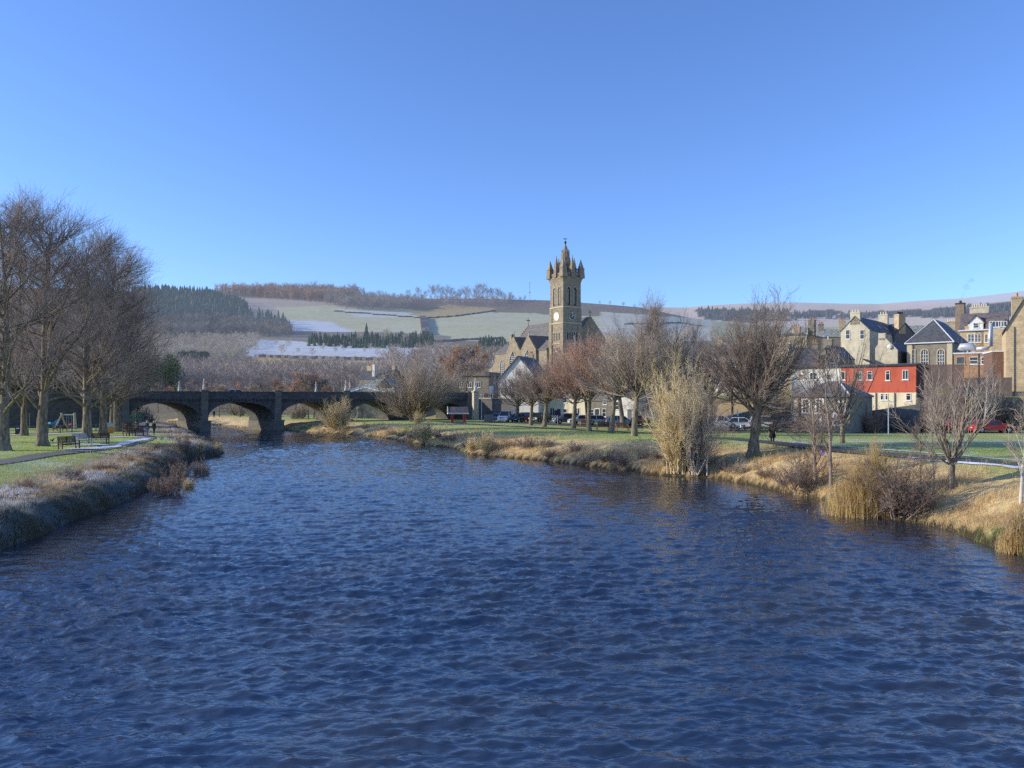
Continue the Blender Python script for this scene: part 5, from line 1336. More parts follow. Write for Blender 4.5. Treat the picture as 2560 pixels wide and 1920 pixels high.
for cx_, cy_ in ((0,0),(TW,0),(0,TW),(TW,TW)): pinnacle(cx_, cy_, CORN+0.28, PINN, 0.78)
for cx_, cy_ in ((cm,-0.1),(cm,TW+0.1),(-0.1,cm),(TW+0.1,cm)): pinnacle(cx_, cy_, CORN+0.28, th(637), 0.55)
def rib(x, y, w, w_=None):
    """arched flying buttress from a parapet point up to the lantern"""
    d = Vector((cm-x, cm-y)); L = d.length; u = d/L; nrm = Vector((-u.y, u.x))*w
    top, bot = [], []
    for i in range(9):
        t = i/8
        top.append((t*(L-0.5), PAR-0.4+(LZ+0.6-PAR+0.4)*(t**1.25)))
        bot.append((t*(L-0.5), PAR-1.6+(LZ-1.5-PAR+1.6)*(1-(1-t)**2.1)))
    mb = MB(); vs, fs = [], []
    for (a, zt), (_, zb_) in zip(top, bot):
        p = Vector((x, y))+u*a
        vs += [(p.x-nrm.x, p.y-nrm.y, min(zb_, zt-0.3)), (p.x+nrm.x, p.y+nrm.y, min(zb_, zt-0.3)), (p.x+nrm.x, p.y+nrm.y, zt), (p.x-nrm.x, p.y-nrm.y, zt)]
    for i in range(8):
        for j in range(4): fs.append((4*i+j, 4*i+(j+1) % 4, 4*i+4+(j+1) % 4, 4*i+4+j))
    fs += [(0,1,2,3), (32,33,34,35)]; mb.add(vs, fs)
    for t in (0.35, 0.6, 0.82):                      # crockets along the rib
        p = Vector((x, y))+u*t*(L-0.5); z = PAR-0.4+(LZ+1.0-PAR)*(t**1.25); mb.frustum(p.x, p.y, z-0.2, z+1.0, 0.2, 0.2, 0.05, 0.05)
    mb.build('flying_rib', ST_CHURCH, crown)
for cx_, cy_ in ((0,0),(TW,0),(0,TW),(TW,TW)): rib(cx_, cy_, 0.5)
for cx_, cy_ in ((cm,-0.1),(cm,TW+0.1),(-0.1,cm),(TW+0.1,cm)): rib(cx_, cy_, 0.36)
mb = MB(); mb.lathe([(1.25,LZ-2.2),(1.3,LZ-0.6),(1.12,LZ),(1.05,LT-0.3),(1.15,LT)], cm, cm, 8)
lantern = mb.build('lantern', ST_CHURCH, crown)
for k in range(8): a = 2*PI*(k+0.5)/8; mb = MB(); mb.frustum(cm+0.98*math.cos(a), cm+0.98*math.sin(a), LZ-0.3, LT+0.9, 0.17, 0.17, 0.05, 0.05); mb.build('lantern_pinnacle', ST_CHURCH, lantern)
mb = MB(); mb.lathe([(0.75,LT),(0.62,th(616)),(0.5,th(612)),(0.06,th(602))], cm, cm, 8); mb.build('spirelet', ST_CHURCH, crown)
mb = MB(); mb.lathe([(0.05,th(603)),(0.05,th(588))], cm, cm, 6); mb.blob((cm,cm,th(598)), 0.33, 8, 6); mb.blob((cm,cm,th(602)), 0.2, 8, 5); mb.box(cm-0.55, cm+0.55, cm-0.04, cm+0.04, th(589.5), th(589.5)+0.12); mb.tube([(cm-0.4,cm+0.4,th(589.6)),(cm+0.4,cm-0.4,th(589.6))], 0.05, 4)
mb.build('weathervane', M_iron, crown)
# nave behind the tower: ridge runs back along local +y
NL = 30.0; NW = 13.8; ne = 19.6-zb; nr_ = 27.5-zb-ne; nx0 = TW*0.55; ny0 = 1.2
# main nave
mb = MB(); mb.prism([(nx0,-5),(nx0+NW,-5),(nx0+NW,ne),(nx0+NW/2,ne+nr_),(nx0,ne)], 'y', ny0, ny0+NL); nave = mb.build('nave', ST_CHURCH, church)
roof_gable(nave, NW, NL-0.9, ne, nr_, slate('church_slate', (0.17,0.155,0.14), haze=0.02), 'y', nx0, ny0+0.7, 0.2, 0.2, endover=0)
crowsteps(nave, nx0, nx0+NW/2, ne, ne+nr_, ny0-0.02, ny0+0.7, 14, ST_CHURCH); crowsteps(nave, nx0+NW, nx0+NW/2, ne, ne+nr_, ny0-0.02, ny0+0.7, 14, ST_CHURCH)
crowsteps(nave, nx0, nx0+NW/2, ne, ne+nr_, ny0+NL-0.7, ny0+NL+0.02, 14, ST_CHURCH); crowsteps(nave, nx0+NW, nx0+NW/2, ne, ne+nr_, ny0+NL-0.7, ny0+NL+0.02, 14, ST_CHURCH)
finial(nave, nx0+NW/2, ny0+0.3, ne+nr_, 2.2, ST_CHURCH); finial(nave, nx0+NW/2, ny0+NL-0.3, ne+nr_, 2.6, ST_CHURCH)
# sunlit aisle with two cross gables
ax0 = nx0-4.0; ae = 18.9-zb
mb = MB(); mb.box(ax0, nx0-0.01, TW+0.3, 32.2, -5, ae); aisle = mb.build('aisle', ST_CHURCH, church)
mb = MB(); mb.prism([(ax0-0.25,ae-0.1),(nx0,ae+2.8),(nx0,ae+3.0),(ax0-0.25,ae+0.12)], 'y', TW+0.3, 32.35); mb.build('aisle_roof', slate('church_slate', (0.17,0.155,0.14)), aisle)
for k, (gy0, gw, gh) in enumerate(((10.2, 7.5, 22.9-zb), (17.8, 7.0, 23.0-zb))):
    e_ = 18.8-zb
    mb = MB(); mb.prism([(gy0,-5),(gy0+gw,-5),(gy0+gw,e_),(gy0+gw/2,gh),(gy0,e_)], 'x', ax0-0.7, nx0+3.0); g = mb.build('cross_gable', ST_CHURCH, church)
    mb = MB(); s = (gh-e_)/(gw/2)
    mb.prism([(gy0-0.2,e_-0.2*s+0.03),(gy0+gw/2,gh+0.03),(gy0+gw+0.2,e_-0.2*s+0.03),(gy0+gw+0.2,e_-0.2*s+0.2),(gy0+gw/2,gh+0.25),(gy0-0.2,e_-0.2*s+0.2)], 'x', ax0, nx0+7); mb.build('roof', slate('church_slate', (0.17,0.155,0.14)), g)
    crowsteps(g, gy0, gy0+gw/2, e_, gh, ax0-0.72, ax0-0.02, 11, ST_CHURCH, 'y'); crowsteps(g, gy0+gw, gy0+gw/2, e_, gh, ax0-0.72, ax0-0.02, 11, ST_CHURCH, 'y')
    finial(g, ax0-0.35, gy0+gw/2, gh, 1.7, ST_DRESS if k == 0 else ST_CHURCH, cross=(k == 0))
    arched(g, gy0+gw/2-1.7, 13.0-zb, 3.4, 6.2, 'left', ax0-0.7, ST_DRESS, None, 'window', pointed=True, bars=True, depth=0.2)
for yy in (27.2,): arched(aisle, yy, 13.0-zb, 2.0, 4.2, 'left', ax0, ST_DRESS, None, 'window', pointed=True, depth=0.15)
mb = MB(); mb.prism([(32.21,-5),(36.5,-5),(36.5,ae-4.6),(32.21,ae-2.4)], 'x', ax0+0.5, nx0+5); mb.build('vestry', ST_CHURCH, church)
chimney(nave, ax0+1.6, 25.6, ae+0.4, 0.9, 1.1, 5.0, ST_CHURCH, 1, M_potw)
mb = MB(); mb.box(-1.0, 2.0, -6.0, -1.2, -6, th(884)); mb.box(-1.0, -0.2, -6.0, -5.2, th(884), th(884)+0.8); mb.box(1.2, 2.0, -6.0, -5.2, th(884), th(884)+0.8); mb.build('stair_turret', ST_CHURCH, church)
mb = MB(); mb.tube([(2.4,-1.6,th(890)),(2.4,-1.6,th(838))], 0.09, 6); mb.build('flagpole', M_white, church)
# ------------------------------------------------------------------ bridge end wall, street, cottages
M_blue = stone('dark_wall_stone', (0.20,0.19,0.185), (0.16,0.155,0.15), (0.12,0.12,0.12), 0.6, 0.28)  # plain dark stone for both retaining walls
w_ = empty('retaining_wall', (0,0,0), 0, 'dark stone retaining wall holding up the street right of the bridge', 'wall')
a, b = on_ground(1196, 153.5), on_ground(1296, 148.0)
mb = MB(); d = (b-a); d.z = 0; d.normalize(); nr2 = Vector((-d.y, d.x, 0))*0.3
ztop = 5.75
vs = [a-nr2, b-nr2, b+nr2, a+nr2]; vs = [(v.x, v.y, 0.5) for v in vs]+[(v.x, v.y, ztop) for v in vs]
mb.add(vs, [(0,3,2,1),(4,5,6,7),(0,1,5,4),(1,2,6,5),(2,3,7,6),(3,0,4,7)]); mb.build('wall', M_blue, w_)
mb = MB(); vs = [a-nr2*1.4, b-nr2*1.4, b+nr2*1.4, a+nr2*1.4]; vs = [(v.x, v.y, ztop) for v in vs]+[(v.x, v.y, ztop+0.18) for v in vs]
mb.add(vs, [(0,3,2,1),(4,5,6,7),(0,1,5,4),(1,2,6,5),(2,3,7,6),(3,0,4,7)]); mb.build('coping', ST_DRESS, w_)
rl_ = MB(); n = 9
for i in range(n+1):
    p = a+(b-a)*i/n; rl_.tube([(p.x,p.y,ztop+0.18),(p.x,p.y,ztop+1.1)], 0.04, 5)
for zz in (0.65, 1.1): rl_.tube([(a.x,a.y,ztop+zz),(b.x,b.y,ztop+zz)], 0.035, 5)
rl_.build('railing', M_iron, w_)['kind'] = 'stuff'
# stone post with lamp standard at the end of the bridge
e = empty('bridge_end_post', on_ground(1188.5, 150.5), R(24), 'tall pale stone post closing the right end of the bridge', 'post')
mb = MB(); zt = Zat(981, 150.5)-e.location.z; mb.box(-0.5,0.5,-0.5,0.5,-1,zt); mb.box(-0.62,0.62,-0.62,0.62,zt,zt+0.25); mb.build('shaft', ST_DRESS, e)
dup(L0, e.location+Vector((0,0,zt+0.25)), R(24), scale=1.25, label='carved white lamp standard on the stone post at the right end of the bridge', group='lamp standards on the bridge')
# notice shelter with red posts
p = foot(1145, 1057, 60, 146); e = empty('notice_shelter', p, R(8), 'small open shelter with red posts and dark pitched roof by the bridge end', 'shelter'); s_ = p.y/F
M_redp = plain('red_gloss', (0.55,0.05,0.04), 0.45, 0.08, 4); hw = 25*s_
for x in (-hw*0.68, -hw*0.52, hw*0.55, hw*0.72):
    mb = MB(); mb.box(x-0.09, x+0.09, -0.6, -0.42, -0.2, 1.75); mb.build('post', M_redp, e)
for x in (-hw*0.6, hw*0.63): mb = MB(); mb.box(x-0.09, x+0.09, 0.42, 0.6, -0.2, 1.75); mb.build('post', M_redp, e)
mb = MB(); mb.prism([(-1.15,1.62),(0,2.55),(1.15,1.62),(1.15,1.76),(0,2.7),(-1.15,1.76)], 'x', -hw, hw); mb.build('roof', SL_PURPLE, e)
mb = MB(); mb.box(-hw-0.05, hw+0.05, -1.2, -1.14, 1.5, 1.72); mb.box(-hw-0.09, -hw-0.03, -1.14, 1.14, 1.5, 1.7); mb.prism([(-1.2,1.58),(0,2.55),(1.2,1.58),(1.2,1.8),(0,2.8),(-1.2,1.8)], 'x', -hw-0.1, -hw-0.02); mb.build('fascia', M_white, e)
mb = MB(); mb.box(-hw*0.6, hw*0.7, -0.1, 0.35, 0.35, 0.48); mb.box(-hw*0.75, hw*0.8, -0.7, 0.7, -0.2, 0.12); mb.build('bench_base', BR_BROWN, e)
# lamp post, timber enclosure
p = foot(1204, 1055, 60, 148); e = empty('street_lamp', p, 0, 'slim grey street lamp with white lantern beside the notice shelter', 'lamp post'); s_ = p.y/F
mb = MB(); mb.lathe([(0.09,-0.2),(0.08,1.0),(0.06,1.05),(0.05,62*s_)], k=8); mb.build('pole', M_steel, e)
mb = MB(); mb.lathe([(0.10,62*s_),(0.2,65*s_),(0.2,68*s_),(0.05,71*s_)], k=8); mb.build('lantern', M_white, e)
e = empty('timber_enclosure', foot(1212, 1055, 60, 148), R(10), 'low grey boarded enclosure beside the street lamp', 'enclosure')
mb = MB()
for i in range(9): mb.box(0.0+i*0.17, 0.155+i*0.17, -0.02-0.004*(i % 2), 0.03, 0.0, 1.35)
mb.box(0,1.5,0.03,0.9,0,1.3); mb.build('boards', plain('weathered_boards', (0.33,0.29,0.25), 0.9, 0.2, 6), e)
# street corner: half-timbered house, sign board, planter
e, w, zb_ = building('half_timbered_house', 1246, 1346, 160, 22, 'half-timbered white house with a steep slate roof in front of the church', zb=5.9)
he = hz_(951, 160, zb_); rz_ = hz_(893, 160, zb_)-he
wall_block(e, w, 9, he, M_harl, gable='y', rise=rz_); roof_gable(e, w, 9, he, rz_, SL_PURPLE, 'y', over=0.4)
mb = MB()
for i in range(7): x = 0.05+i*(w-0.2)/6; mb.box(x, x+0.13, -0.05, -0.002, 0.4, he-0.05)
mb.box(0, w, -0.055, -0.003, he*0.52, he*0.52+0.14); mb.build('timber_frame', plain('dark_timber', (0.12,0.05,0.04), 0.8, 0.2, 5), e)['kind'] = 'stuff'
for x in (0.6, 2.5, 4.6): window(e, x, 0.9, 0.9, 1.1, style='grid')
for x in (0.8, 2.6): window(e, x, he*0.62, 0.8, 0.9, style='grid')
window(e, w*0.42, he+0.8, 1.1, 1.2, style='grid'); chimney(e, w*0.5, 7.5, he+rz_-0.8, 1.0, 0.8, 1.8, ST_BUFF, 3)
e = empty('sign_board', on_ground(1229, 156), R(20), 'tall white sign board at the street corner below the church', 'sign'); mb = MB(); z0 = Zat(985,156)-e.location.z; mb.box(-0.38,0.38,-0.04,0.04,z0,Zat(965,156)-e.location.z); mb.build('panel', M_white, e); mb = MB(); mb.box(-0.3,-0.22,0.042,0.1,-0.3,z0+0.3); mb.box(0.22,0.3,0.042,0.1,-0.3,z0+0.3); mb.build('leg', M_white, e)
e = empty('sandwich_board', on_ground(1215, 155), R(15), 'orange-pink board standing on the street behind the railing', 'sign'); mb = MB(); z1 = Zat(984,155)-e.location.z; mb.box(-0.45,0.45,-0.05,0.05,0.0 if z1 < 2 else z1-1.0,z1); mb.build('panel', plain('salmon_board', (0.62,0.33,0.22), 0.7, 0.15, 3), e)
# flat-roofed stone building left of the church, behind the trees
e, w, zb_ = building('stone_outbuilding', 1140, 1222, 178, 22, 'long brown stone outbuilding half hidden by bare trees left of the church', zb=5.5)
he = hz_(941, 178, zb_); wall_block(e, w, 6, he, ST_GREY); mb = MB(); mb.box(-0.3,w+0.3,-0.3,6.3,he,he+0.9); mb.build('roof', SL_GREY, e)
for x in (1.0, 3.0, 5.2): window(e, x, he-2.6, 1.0, 1.3, style='pair')
# cottages at river level
def cottage(pxL, pxR, Y, phi, py_e, py_r, label, mat, roofm, wins, d=7.0, door=None, dormers=(), chim=(0.06, 0.94), group=None, zb=None):
    e, w, zb_ = building('cottage', pxL, pxR, Y, phi, label, 'cottage', zb=zb, group=group)
    he = hz_(py_e, Y, zb_); ri = hz_(py_r, Y+3, zb_)-he
    wall_block(e, w, d, he, mat, gable='x', rise=ri); roof_gable(e, w, d, he, ri, roofm, 'x', over=0.2)
    for c in chim: chimney(e, w*c, d/2, he+ri-0.5, 0.9, 0.7, 1.5, ST_BUFF, 2)
    for (x, z, ww, hh, st) in wins: window(e, w*x, z, ww, hh, style=st)
    if door:
        mb = MB(); mb.box(w*door[0], w*door[0]+0.95, -0.06, -0.003, 0, 2.1); dd = mb.build('door', door[1], e)
        mb = MB(); mb.box(w*door[0]-0.12, w*door[0]-0.003, -0.08, -0.002, 0, 2.25); mb.box(w*door[0]+0.953, w*door[0]+1.07, -0.08, -0.002, 0, 2.25); mb.box(w*door[0]-0.003, w*door[0]+0.953, -0.08, -0.002, 2.105, 2.25); mb.build('frame', M_white, dd)
    for x in dormers:
        dx = w*x; mb = MB(); mb.prism([(dx,he-0.4),(dx+1.7,he-0.4),(dx+1.7,he+1.0),(dx+0.85,he+2.0),(dx,he+1.0)], 'y', -0.03, 2.2); dm = mb.build('dormer', mat, e)
        mb = MB(); mb.prism([(dx-0.15,he+0.9),(dx+0.85,he+2.05),(dx+1.85,he+0.9),(dx+1.85,he+1.05),(dx+0.85,he+2.22),(dx-0.15,he+1.05)], 'y', -0.12, 2.4); mb.build('roof', roofm, dm)
        window(dm, dx+0.4, he-0.5, 0.9, 1.5, style='pair', y=-0.03)
    return e, w, he, ri
DOORC = plain('brown_door', (0.16,0.06,0.04), 0.5, 0.1, 3)
_c = cottage(1296, 1368, 163, 34, 985, 930, 'cream two-storey hall behind the maroon and dark green cars', M_cream, SL_GREY, [(0.08,0.5,0.5,0.9,'plain'),(0.24,0.5,0.5,0.9,'plain'),(0.1,3.3,1.3,1.5,'grid'),(0.32,3.3,1.3,1.5,'grid'),(0.72,2.8,0.8,2.0,'plain')])
_Y = 163-_c[1]*math.sin(R(34)); _c = cottage(1369, 1468, _Y, 34, 993, 945, 'cream cottage with two steep dormers behind the grey estate car', M_cream, SL_PURPLE, [(0.06,0.6,1.2,1.7,'pair'),(0.40,0.6,0.9,1.5,'sash'),(0.70,0.6,1.1,1.7,'pair'),(0.40,3.3,0.9,1.1,'sash')], door=(0.24, DOORC), dormers=(0.12, 0.72))
_Y -= _c[1]*math.sin(R(34)); _c = cottage(1469, 1528, _Y, 34, 1000, 950, 'grey stone cottage with an arched doorway between the cream and white cottages', ST_GREY, SL_GREY, [(0.62,0.6,0.9,1.6,'sash'),(0.12,0.8,0.8,1.2,'sash'),(0.66,3.0,0.8,1.0,'sash')], door=(0.32, M_iron))
_Y -= _c[1]*math.sin(R(34)); _c = cottage(1529, 1594, _Y, 34, 990, 945, 'white cottage behind the white estate car, rightmost of the row', M_harl, SL_PURPLE, [(0.12,2.0,1.1,1.6,'sash')], door=(0.62, plain('grey_door',(0.15,0.15,0.15),0.5,0.1,3)))
e, w, zb_ = building('grey_wall', 1594, 1700, 146, 5, 'blank grey rendered wall right of the white cottage', 'wall'); wall_block(e, w, 0.8, hz_(1002, 146, zb_), plain('grey_render', (0.36,0.33,0.31), 0.95, 0.15, 1.0)); mb = MB(); h0 = hz_(1002,146,zb_); mb.box(-0.1,w+0.1,-0.1,0.9,h0,h0+0.15); mb.build('coping', ST_DRESS, e)
# red-roofed villa, low pavilion roof behind the bridge
e, w, zb_ = building('pavilion', 862, 985, 168, 22, 'pavilion with a big pale hipped roof behind the bridge', zb=1.6)
he = hz_(984, 168, zb_); wall_block(e, w, 11, he, ST_BUFF); roof_hip(e, w, 11, he, hz_(950, 172, zb_)-he, SL_GREEN, w*0.36, over=0.8)
mb = MB(); zz = hz_(950,172,zb_); mb.prism([(w*0.58,zz-1.7),(w*0.72,zz+0.1),(w*0.86,zz-1.7)], 'y', 1.5, 5.5); g = mb.build('gablet', M_iron, e)
mb = MB(); mb.prism([(w*0.55,zz-1.72),(w*0.72,zz+0.2),(w*0.89,zz-1.72),(w*0.89,zz-1.55),(w*0.72,zz+0.4),(w*0.55,zz-1.55)], 'y', 1.7, 5.8); mb.build('roof', SL_GREEN, g)
mb = MB(); mb.prism([(0.0,he-0.2),(w*0.5,he+1.2),(w+2.5,he-0.6),(w+2.5,he-0.45),(w*0.5,he+1.4),(0,he)], 'y', -1.5, -0.9); mb.build('snowy_eaves', SL_SNOW, e)
e, w, zb_ = building('villa', 898, 965, 205, 30, 'stone house with two gabled chimneys half hidden behind the pavilion roof', zb=2.5)
he = hz_(948, 205, zb_); ri = hz_(926, 208, zb_)-he; wall_block(e, w, 8, he, ST_GREY, gable='x', rise=ri); roof_gable(e, w, 8, he, ri, SL_BLUE)
chimney(e, 0.4, 4, he+ri-0.5, 1.6, 1.0, 1.7, ST_BUFF, 3); chimney(e, w*0.5, 0.8, he+0.6, 0.8, 0.9, 3.2, M_harl, 1); chimney(e, w-0.4, 4, he+ri-1.2, 0.9, 0.9, 2.2, ST_BUFF, 1)

# ------------------------------------------------------------------ town on the right
# long house: cream left end, red upper right, cream below
Yh = 112
e, w, zb_ = building('long_house', 1979, 2290, Yh, 42, 'long house with a cream left end and red-painted upper right half', 'house', zb=2.0)
def Hh(py, px_=2100):   # height on this facade at a given direction
    k = (px_-CX)/F; c, s = math.cos(R(42)), math.sin(R(42)); X0 = Xat(1979, Yh); t = (k*Yh-X0)/(c+k*s); return Zat(py, Yh-t*s)-zb_, t
he = Hh(919, 2100)[0]; xr = Hh(919, 2102)[1]
mb = MB(); mb.box(0, xr, 0, 8, -4, he); mb.build('cream_wall', M_harl, e)
zl = Hh(980, 2200)[0]
mb = MB(); mb.box(xr, w, 0, 8, zl, he-0.003); mb.build('red_wall', M_red, e)
mb = MB(); mb.box(xr, w, 0.02, 8, -4, zl); mb.build('lower_wall', M_cream, e)
mb = MB(); mb.box(xr, w, -0.03, 0.019, zl-0.06, zl+0.02); mb.build('edge_trim', M_redp, e)
mb = MB(); mb.box(-0.2, w+0.15, -0.25, 8.2, he, he+0.22); mb.build('eaves', M_iron, e)
mb = MB(); mb.prism([(-0.2,he+0.225),(4,he+0.5),(8.1,he+0.225)], 'x', -0.1, w); mb.build('roof', SL_PURPLE, e)
for pxa, pxb, p1, p2, st in ((1996,2005,935,951,'sash'),(2024,2042,931,950,'pair'),(2067,2072,936,950,'plain'),(2103,2109,929,950,'plain'),(2144,2156,929,950,'grid'),(2168,2181,928,950,'top'),(2214,2222,927,951,'top'),(2256,2271,925,949,'pair')):
    x0, x1 = Hh(0, pxa)[1], Hh(0, pxb)[1]; z1 = Hh(p1, pxa)[0]; z0 = Hh(p2, pxa)[0]; window(e, x0, z0, max(x1-x0, 0.55), z1-z0, style=st)
for pxa, pxb, p1, p2 in ((2201,2209,984,1000),(2213,2220,984,1000),(2265,2277,983,1001)):
    x0, x1 = Hh(0, pxa)[1], Hh(0, pxb)[1]; window(e, x0, Hh(p2, pxa)[0], x1-x0, Hh(p1, pxa)[0]-Hh(p2, pxa)[0], style='top', y=0.02)
for pxa in (2190, 2237): downpipe(e, Hh(0, pxa)[1], 0, zl-0.1)
# stone shed with hipped roof
e, w, zb_ = building('stone_shed', 1986, 2124, 92, 43, 'rubble stone shed with a purple slate hipped roof in front of the long house', 'shed')
he = hz_(990, 90, zb_)+0.0; wall_block(e, w, 7.5, he, ST_GREY); roof_hip(e, w, 7.5, he, hz_(952, 92, zb_)-he, SL_PURPLE, 2.6, over=0.15)
mb = MB(); mb.box(-0.03,0.42,-0.03,0.3,0,he-0.15); mb.build('quoins', ST_DRESS, e)
for x, z, ww, hh in ((1.0,he-2.0,0.75,1.6),(2.6,he-2.0,0.75,1.6),(w*0.36,0.8,0.8,1.4),(w*0.72,0.9,0.8,1.3),(w*0.80,he-2.1,0.7,1.4)): window(e, x, z, ww, hh, style='grid', surround=True)
downpipe(e, 0.62, 0.0, he-0.2); mb = MB(); mb.box(-0.25, w+0.25, -0.34, -0.2, he-0.12, he+0.02); mb.build('gutter', M_pipe, e)
# yard wall with sloping top left of the shed
e, w, zb_ = building('yard_wall', 1790, 1978, 118, 18, 'dark yard wall with a pale sloping coping left of the long house', 'wall')
za, zc_ = hz_(1048, 118, zb_), hz_(1005, 112, zb_); mb = MB(); mb.prism([(0,-2),(w,-2),(w,zc_),(0,za)], 'y', 0, 0.5); mb.build('wall', plain('yard_wall_stone', (0.20,0.185,0.15), 0.95, 0.25, 1.5), e)
mb = MB(); mb.prism([(0,za),(w,zc_),(w,zc_+0.16),(0,za+0.16)], 'y', -0.08, 0.58); mb.build('coping', M_lead, e)
# retaining wall under the long house and brick yard walls
e, w, zb_ = building('retaining_wall', 2150, 2300, 96, 30, 'dark sloping retaining wall below the long house', 'wall', zb=1.5)
mb = MB(); mb.prism([(0,-2),(w,-2),(w,hz_(1010,92,zb_)),(0,hz_(1030,96,zb_))], 'y', 0, 0.5); mb.build('wall', M_blue, e)
e, w, zb_ = building('yard_fence', 2289, 2410, 101.5, 30, 'tall dark purple-brown boarded wall below the arched-window hall', 'fence', zb=3.0)
h0 = hz_(911, 99.5, zb_); mb = MB(); n = 40
for i in range(n): mb.box(w*i/n, w*(i+1)/n-0.02, -0.012*(i % 2), 0.12, -3, h0)
mb.build('boards', plain('dark_boards', (0.135,0.095,0.085), 0.9, 0.2, 5), e)
e, w, zb_ = building('garden_wall', 2402, 2530, 112, 30, 'dark garden wall below the brick block', 'wall', zb=3.0)
mb = MB(); mb.box(0, w, 0, 0.5, -2, hz_(944, 110, zb_)); mb.build('wall', plain('dark_brown_wall', (0.14,0.11,0.095), 0.95, 0.25, 1.5), e)  # plain dark brown wall colour
# hall with three arched windows and hipped slate roof
Y = 140
e, w, zb_ = building('arched_window_hall', 2268, 2380, Y, 40, 'stone hall with three arched windows and a slate hipped roof', zb=8.0)
c40, s40 = math.cos(R(40)), math.sin(R(40)); X0h = Xat(2268, Y)
def tx(px_): k = (px_-CX)/F; return (k*Y-X0h)/(c40+k*s40)
def tz(py, px_): return Zat(py, Y-tx(px_)*s40)-zb_
he = tz(856, 2325); wall_block(e, w, 17, he, ST_GREY, base=-6); roof_hip(e, w, 17, he, tz(811, 2325)-he+1.2, SL_BLUE, w*0.5, axis='y', over=0.35)
for pxa, pxb, p1 in ((2280,2288,873),(2303,2320,873),(2344,2361,873)):
    x0, x1 = tx(pxa), tx(pxb); arched(e, x0, tz(912, pxa), x1-x0, tz(p1+1, pxa)-tz(912, pxa), depth=0.12)
for x in (0.0, w-0.75): mb = MB(); mb.box(x-0.03, x+0.78, -0.05, 0.3, -3, he-0.1); mb.build('quoins', ST_DRESS, e)
mb = MB(); mb.box(-0.4, w+0.4, -0.42, -0.3, he-0.16, he+0.02); mb.build('gutter', M_lead, e); downpipe(e, 1.0, -2, he-0.2)
# brick block with flue and duct
Y = 128
e, w, zb_ = building('brick_block', 2385, 2480, Y, 36, 'flat-roofed orange brick block with two white sash windows', zb=8.0)
c36, s36 = math.cos(R(36)), math.sin(R(36)); X0h = Xat(2385, Y)
def tx(px_): k = (px_-CX)/F; return (k*Y-X0h)/(c36+k*s36)
def tz(py, px_): return Zat(py, Y-tx(px_)*s36)-zb_
he = tz(884, 2430); wall_block(e, w, 9, he, BR_RED, base=-6); mb = MB(); mb.box(-0.15,w+0.15,-0.15,9.15,he,he+0.22); mb.build('roof', M_lead, e)
for pxa in (2424, 2452): window(e, tx(pxa), tz(911, pxa), 1.25, tz(892,pxa)-tz(911,pxa), style='sash')
window(e, tx(2390), tz(911,2390), 1.3, tz(892,2390)-tz(911,2390), style='plain', mat=plain('grey_board',(0.33,0.31,0.29),0.8,0.1,3)); downpipe(e, tx(2446), 0.5, he)
mb = MB(); z0 = he+0.95; xa, xb, xc_ = tx(2415), tx(2432), tx(2476)
mb.tube([(xa-1.2,2.2,z0-0.2),(xa-0.9,2.2,z0+0.3),(xa+0.6,2.2,z0+0.35),(xb,2.2,z0),(xb+0.3,2.2,z0-0.05)], [0.35,0.62,0.66,0.42,0.3], 12); mb.tube([(xb+0.3,2.2,z0-0.05),(xc_-0.5,2.2,z0-0.05),(xc_-0.1,2.2,z0+0.3),(xc_-0.1,2.2,tz(812,2476)+0.5)], 0.32, 12)
mb.tube([(xa,2.2,he+0.2),(xa,2.2,z0)], 0.12, 6); mb.build('ventilation_duct', plain('galvanised_duct', (0.55,0.55,0.57), 0.42, 0.06, 3, metal=0.35), e, smooth=True)
# dark return right of the block, its shade put into the brick colour
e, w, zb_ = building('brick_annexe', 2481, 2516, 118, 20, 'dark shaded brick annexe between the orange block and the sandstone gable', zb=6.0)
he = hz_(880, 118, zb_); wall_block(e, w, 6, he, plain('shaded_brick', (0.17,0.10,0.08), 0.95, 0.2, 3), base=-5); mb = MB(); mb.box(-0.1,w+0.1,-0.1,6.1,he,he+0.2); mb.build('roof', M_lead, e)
# tenement with dormers behind the block
Y = 158
e, w, zb_ = building('tenement', 2400, 2518, Y, 34, 'sandstone tenement with white dormer windows and tall chimneys behind the brick block', zb=9.0)
cA, sA = math.cos(R(34)), math.sin(R(34)); X0h = Xat(2400, Y)
def tx(px_): k = (px_-CX)/F; return (k*Y-X0h)/(cA+k*sA)
def tz(py, px_): return Zat(py, Y-tx(px_)*sA)-zb_
he = tz(826, 2450); ri = tz(776, 2480)-he; wall_block(e, w, 11, he, ST_GOLD, base=-6, gable='x', rise=ri*0.98); roof_gable(e, w, 11, he, ri, SL_PURPLE, 'x', over=0.15)
mb = MB(); mb.box(-0.35,w+0.2,-0.4,-0.1,he-0.05,he+0.2); mb.build('cornice', M_lead, e)
for pxa in (2419, 2436, 2461): window(e, tx(pxa), tz(856,pxa), 1.2, tz(835,pxa)-tz(856,pxa), style='grid')
mb = MB(); mb.box(tx(2464), tx(2512), -0.02, 5, he, tz(797,2490)); ds = mb.build('dormer_range', SL_GREY, e)
for pxa in (2473, 2488, 2501): window(ds, tx(pxa), he+0.5, 1.15, tz(802,pxa)-he-0.6, style='pair', y=-0.02)
mb = MB(); xg = tx(2440); mb.prism([(xg-1.2,he),(xg+1.2,he),(xg+1.2,he+1.7),(xg,he+3.0),(xg-1.2,he+1.7)], 'y', -0.05, 3.5); dg = mb.build('dormer', M_white, e); window(dg, xg-0.5, he+0.5, 1.0, 1.1, style='sash', y=-0.05)
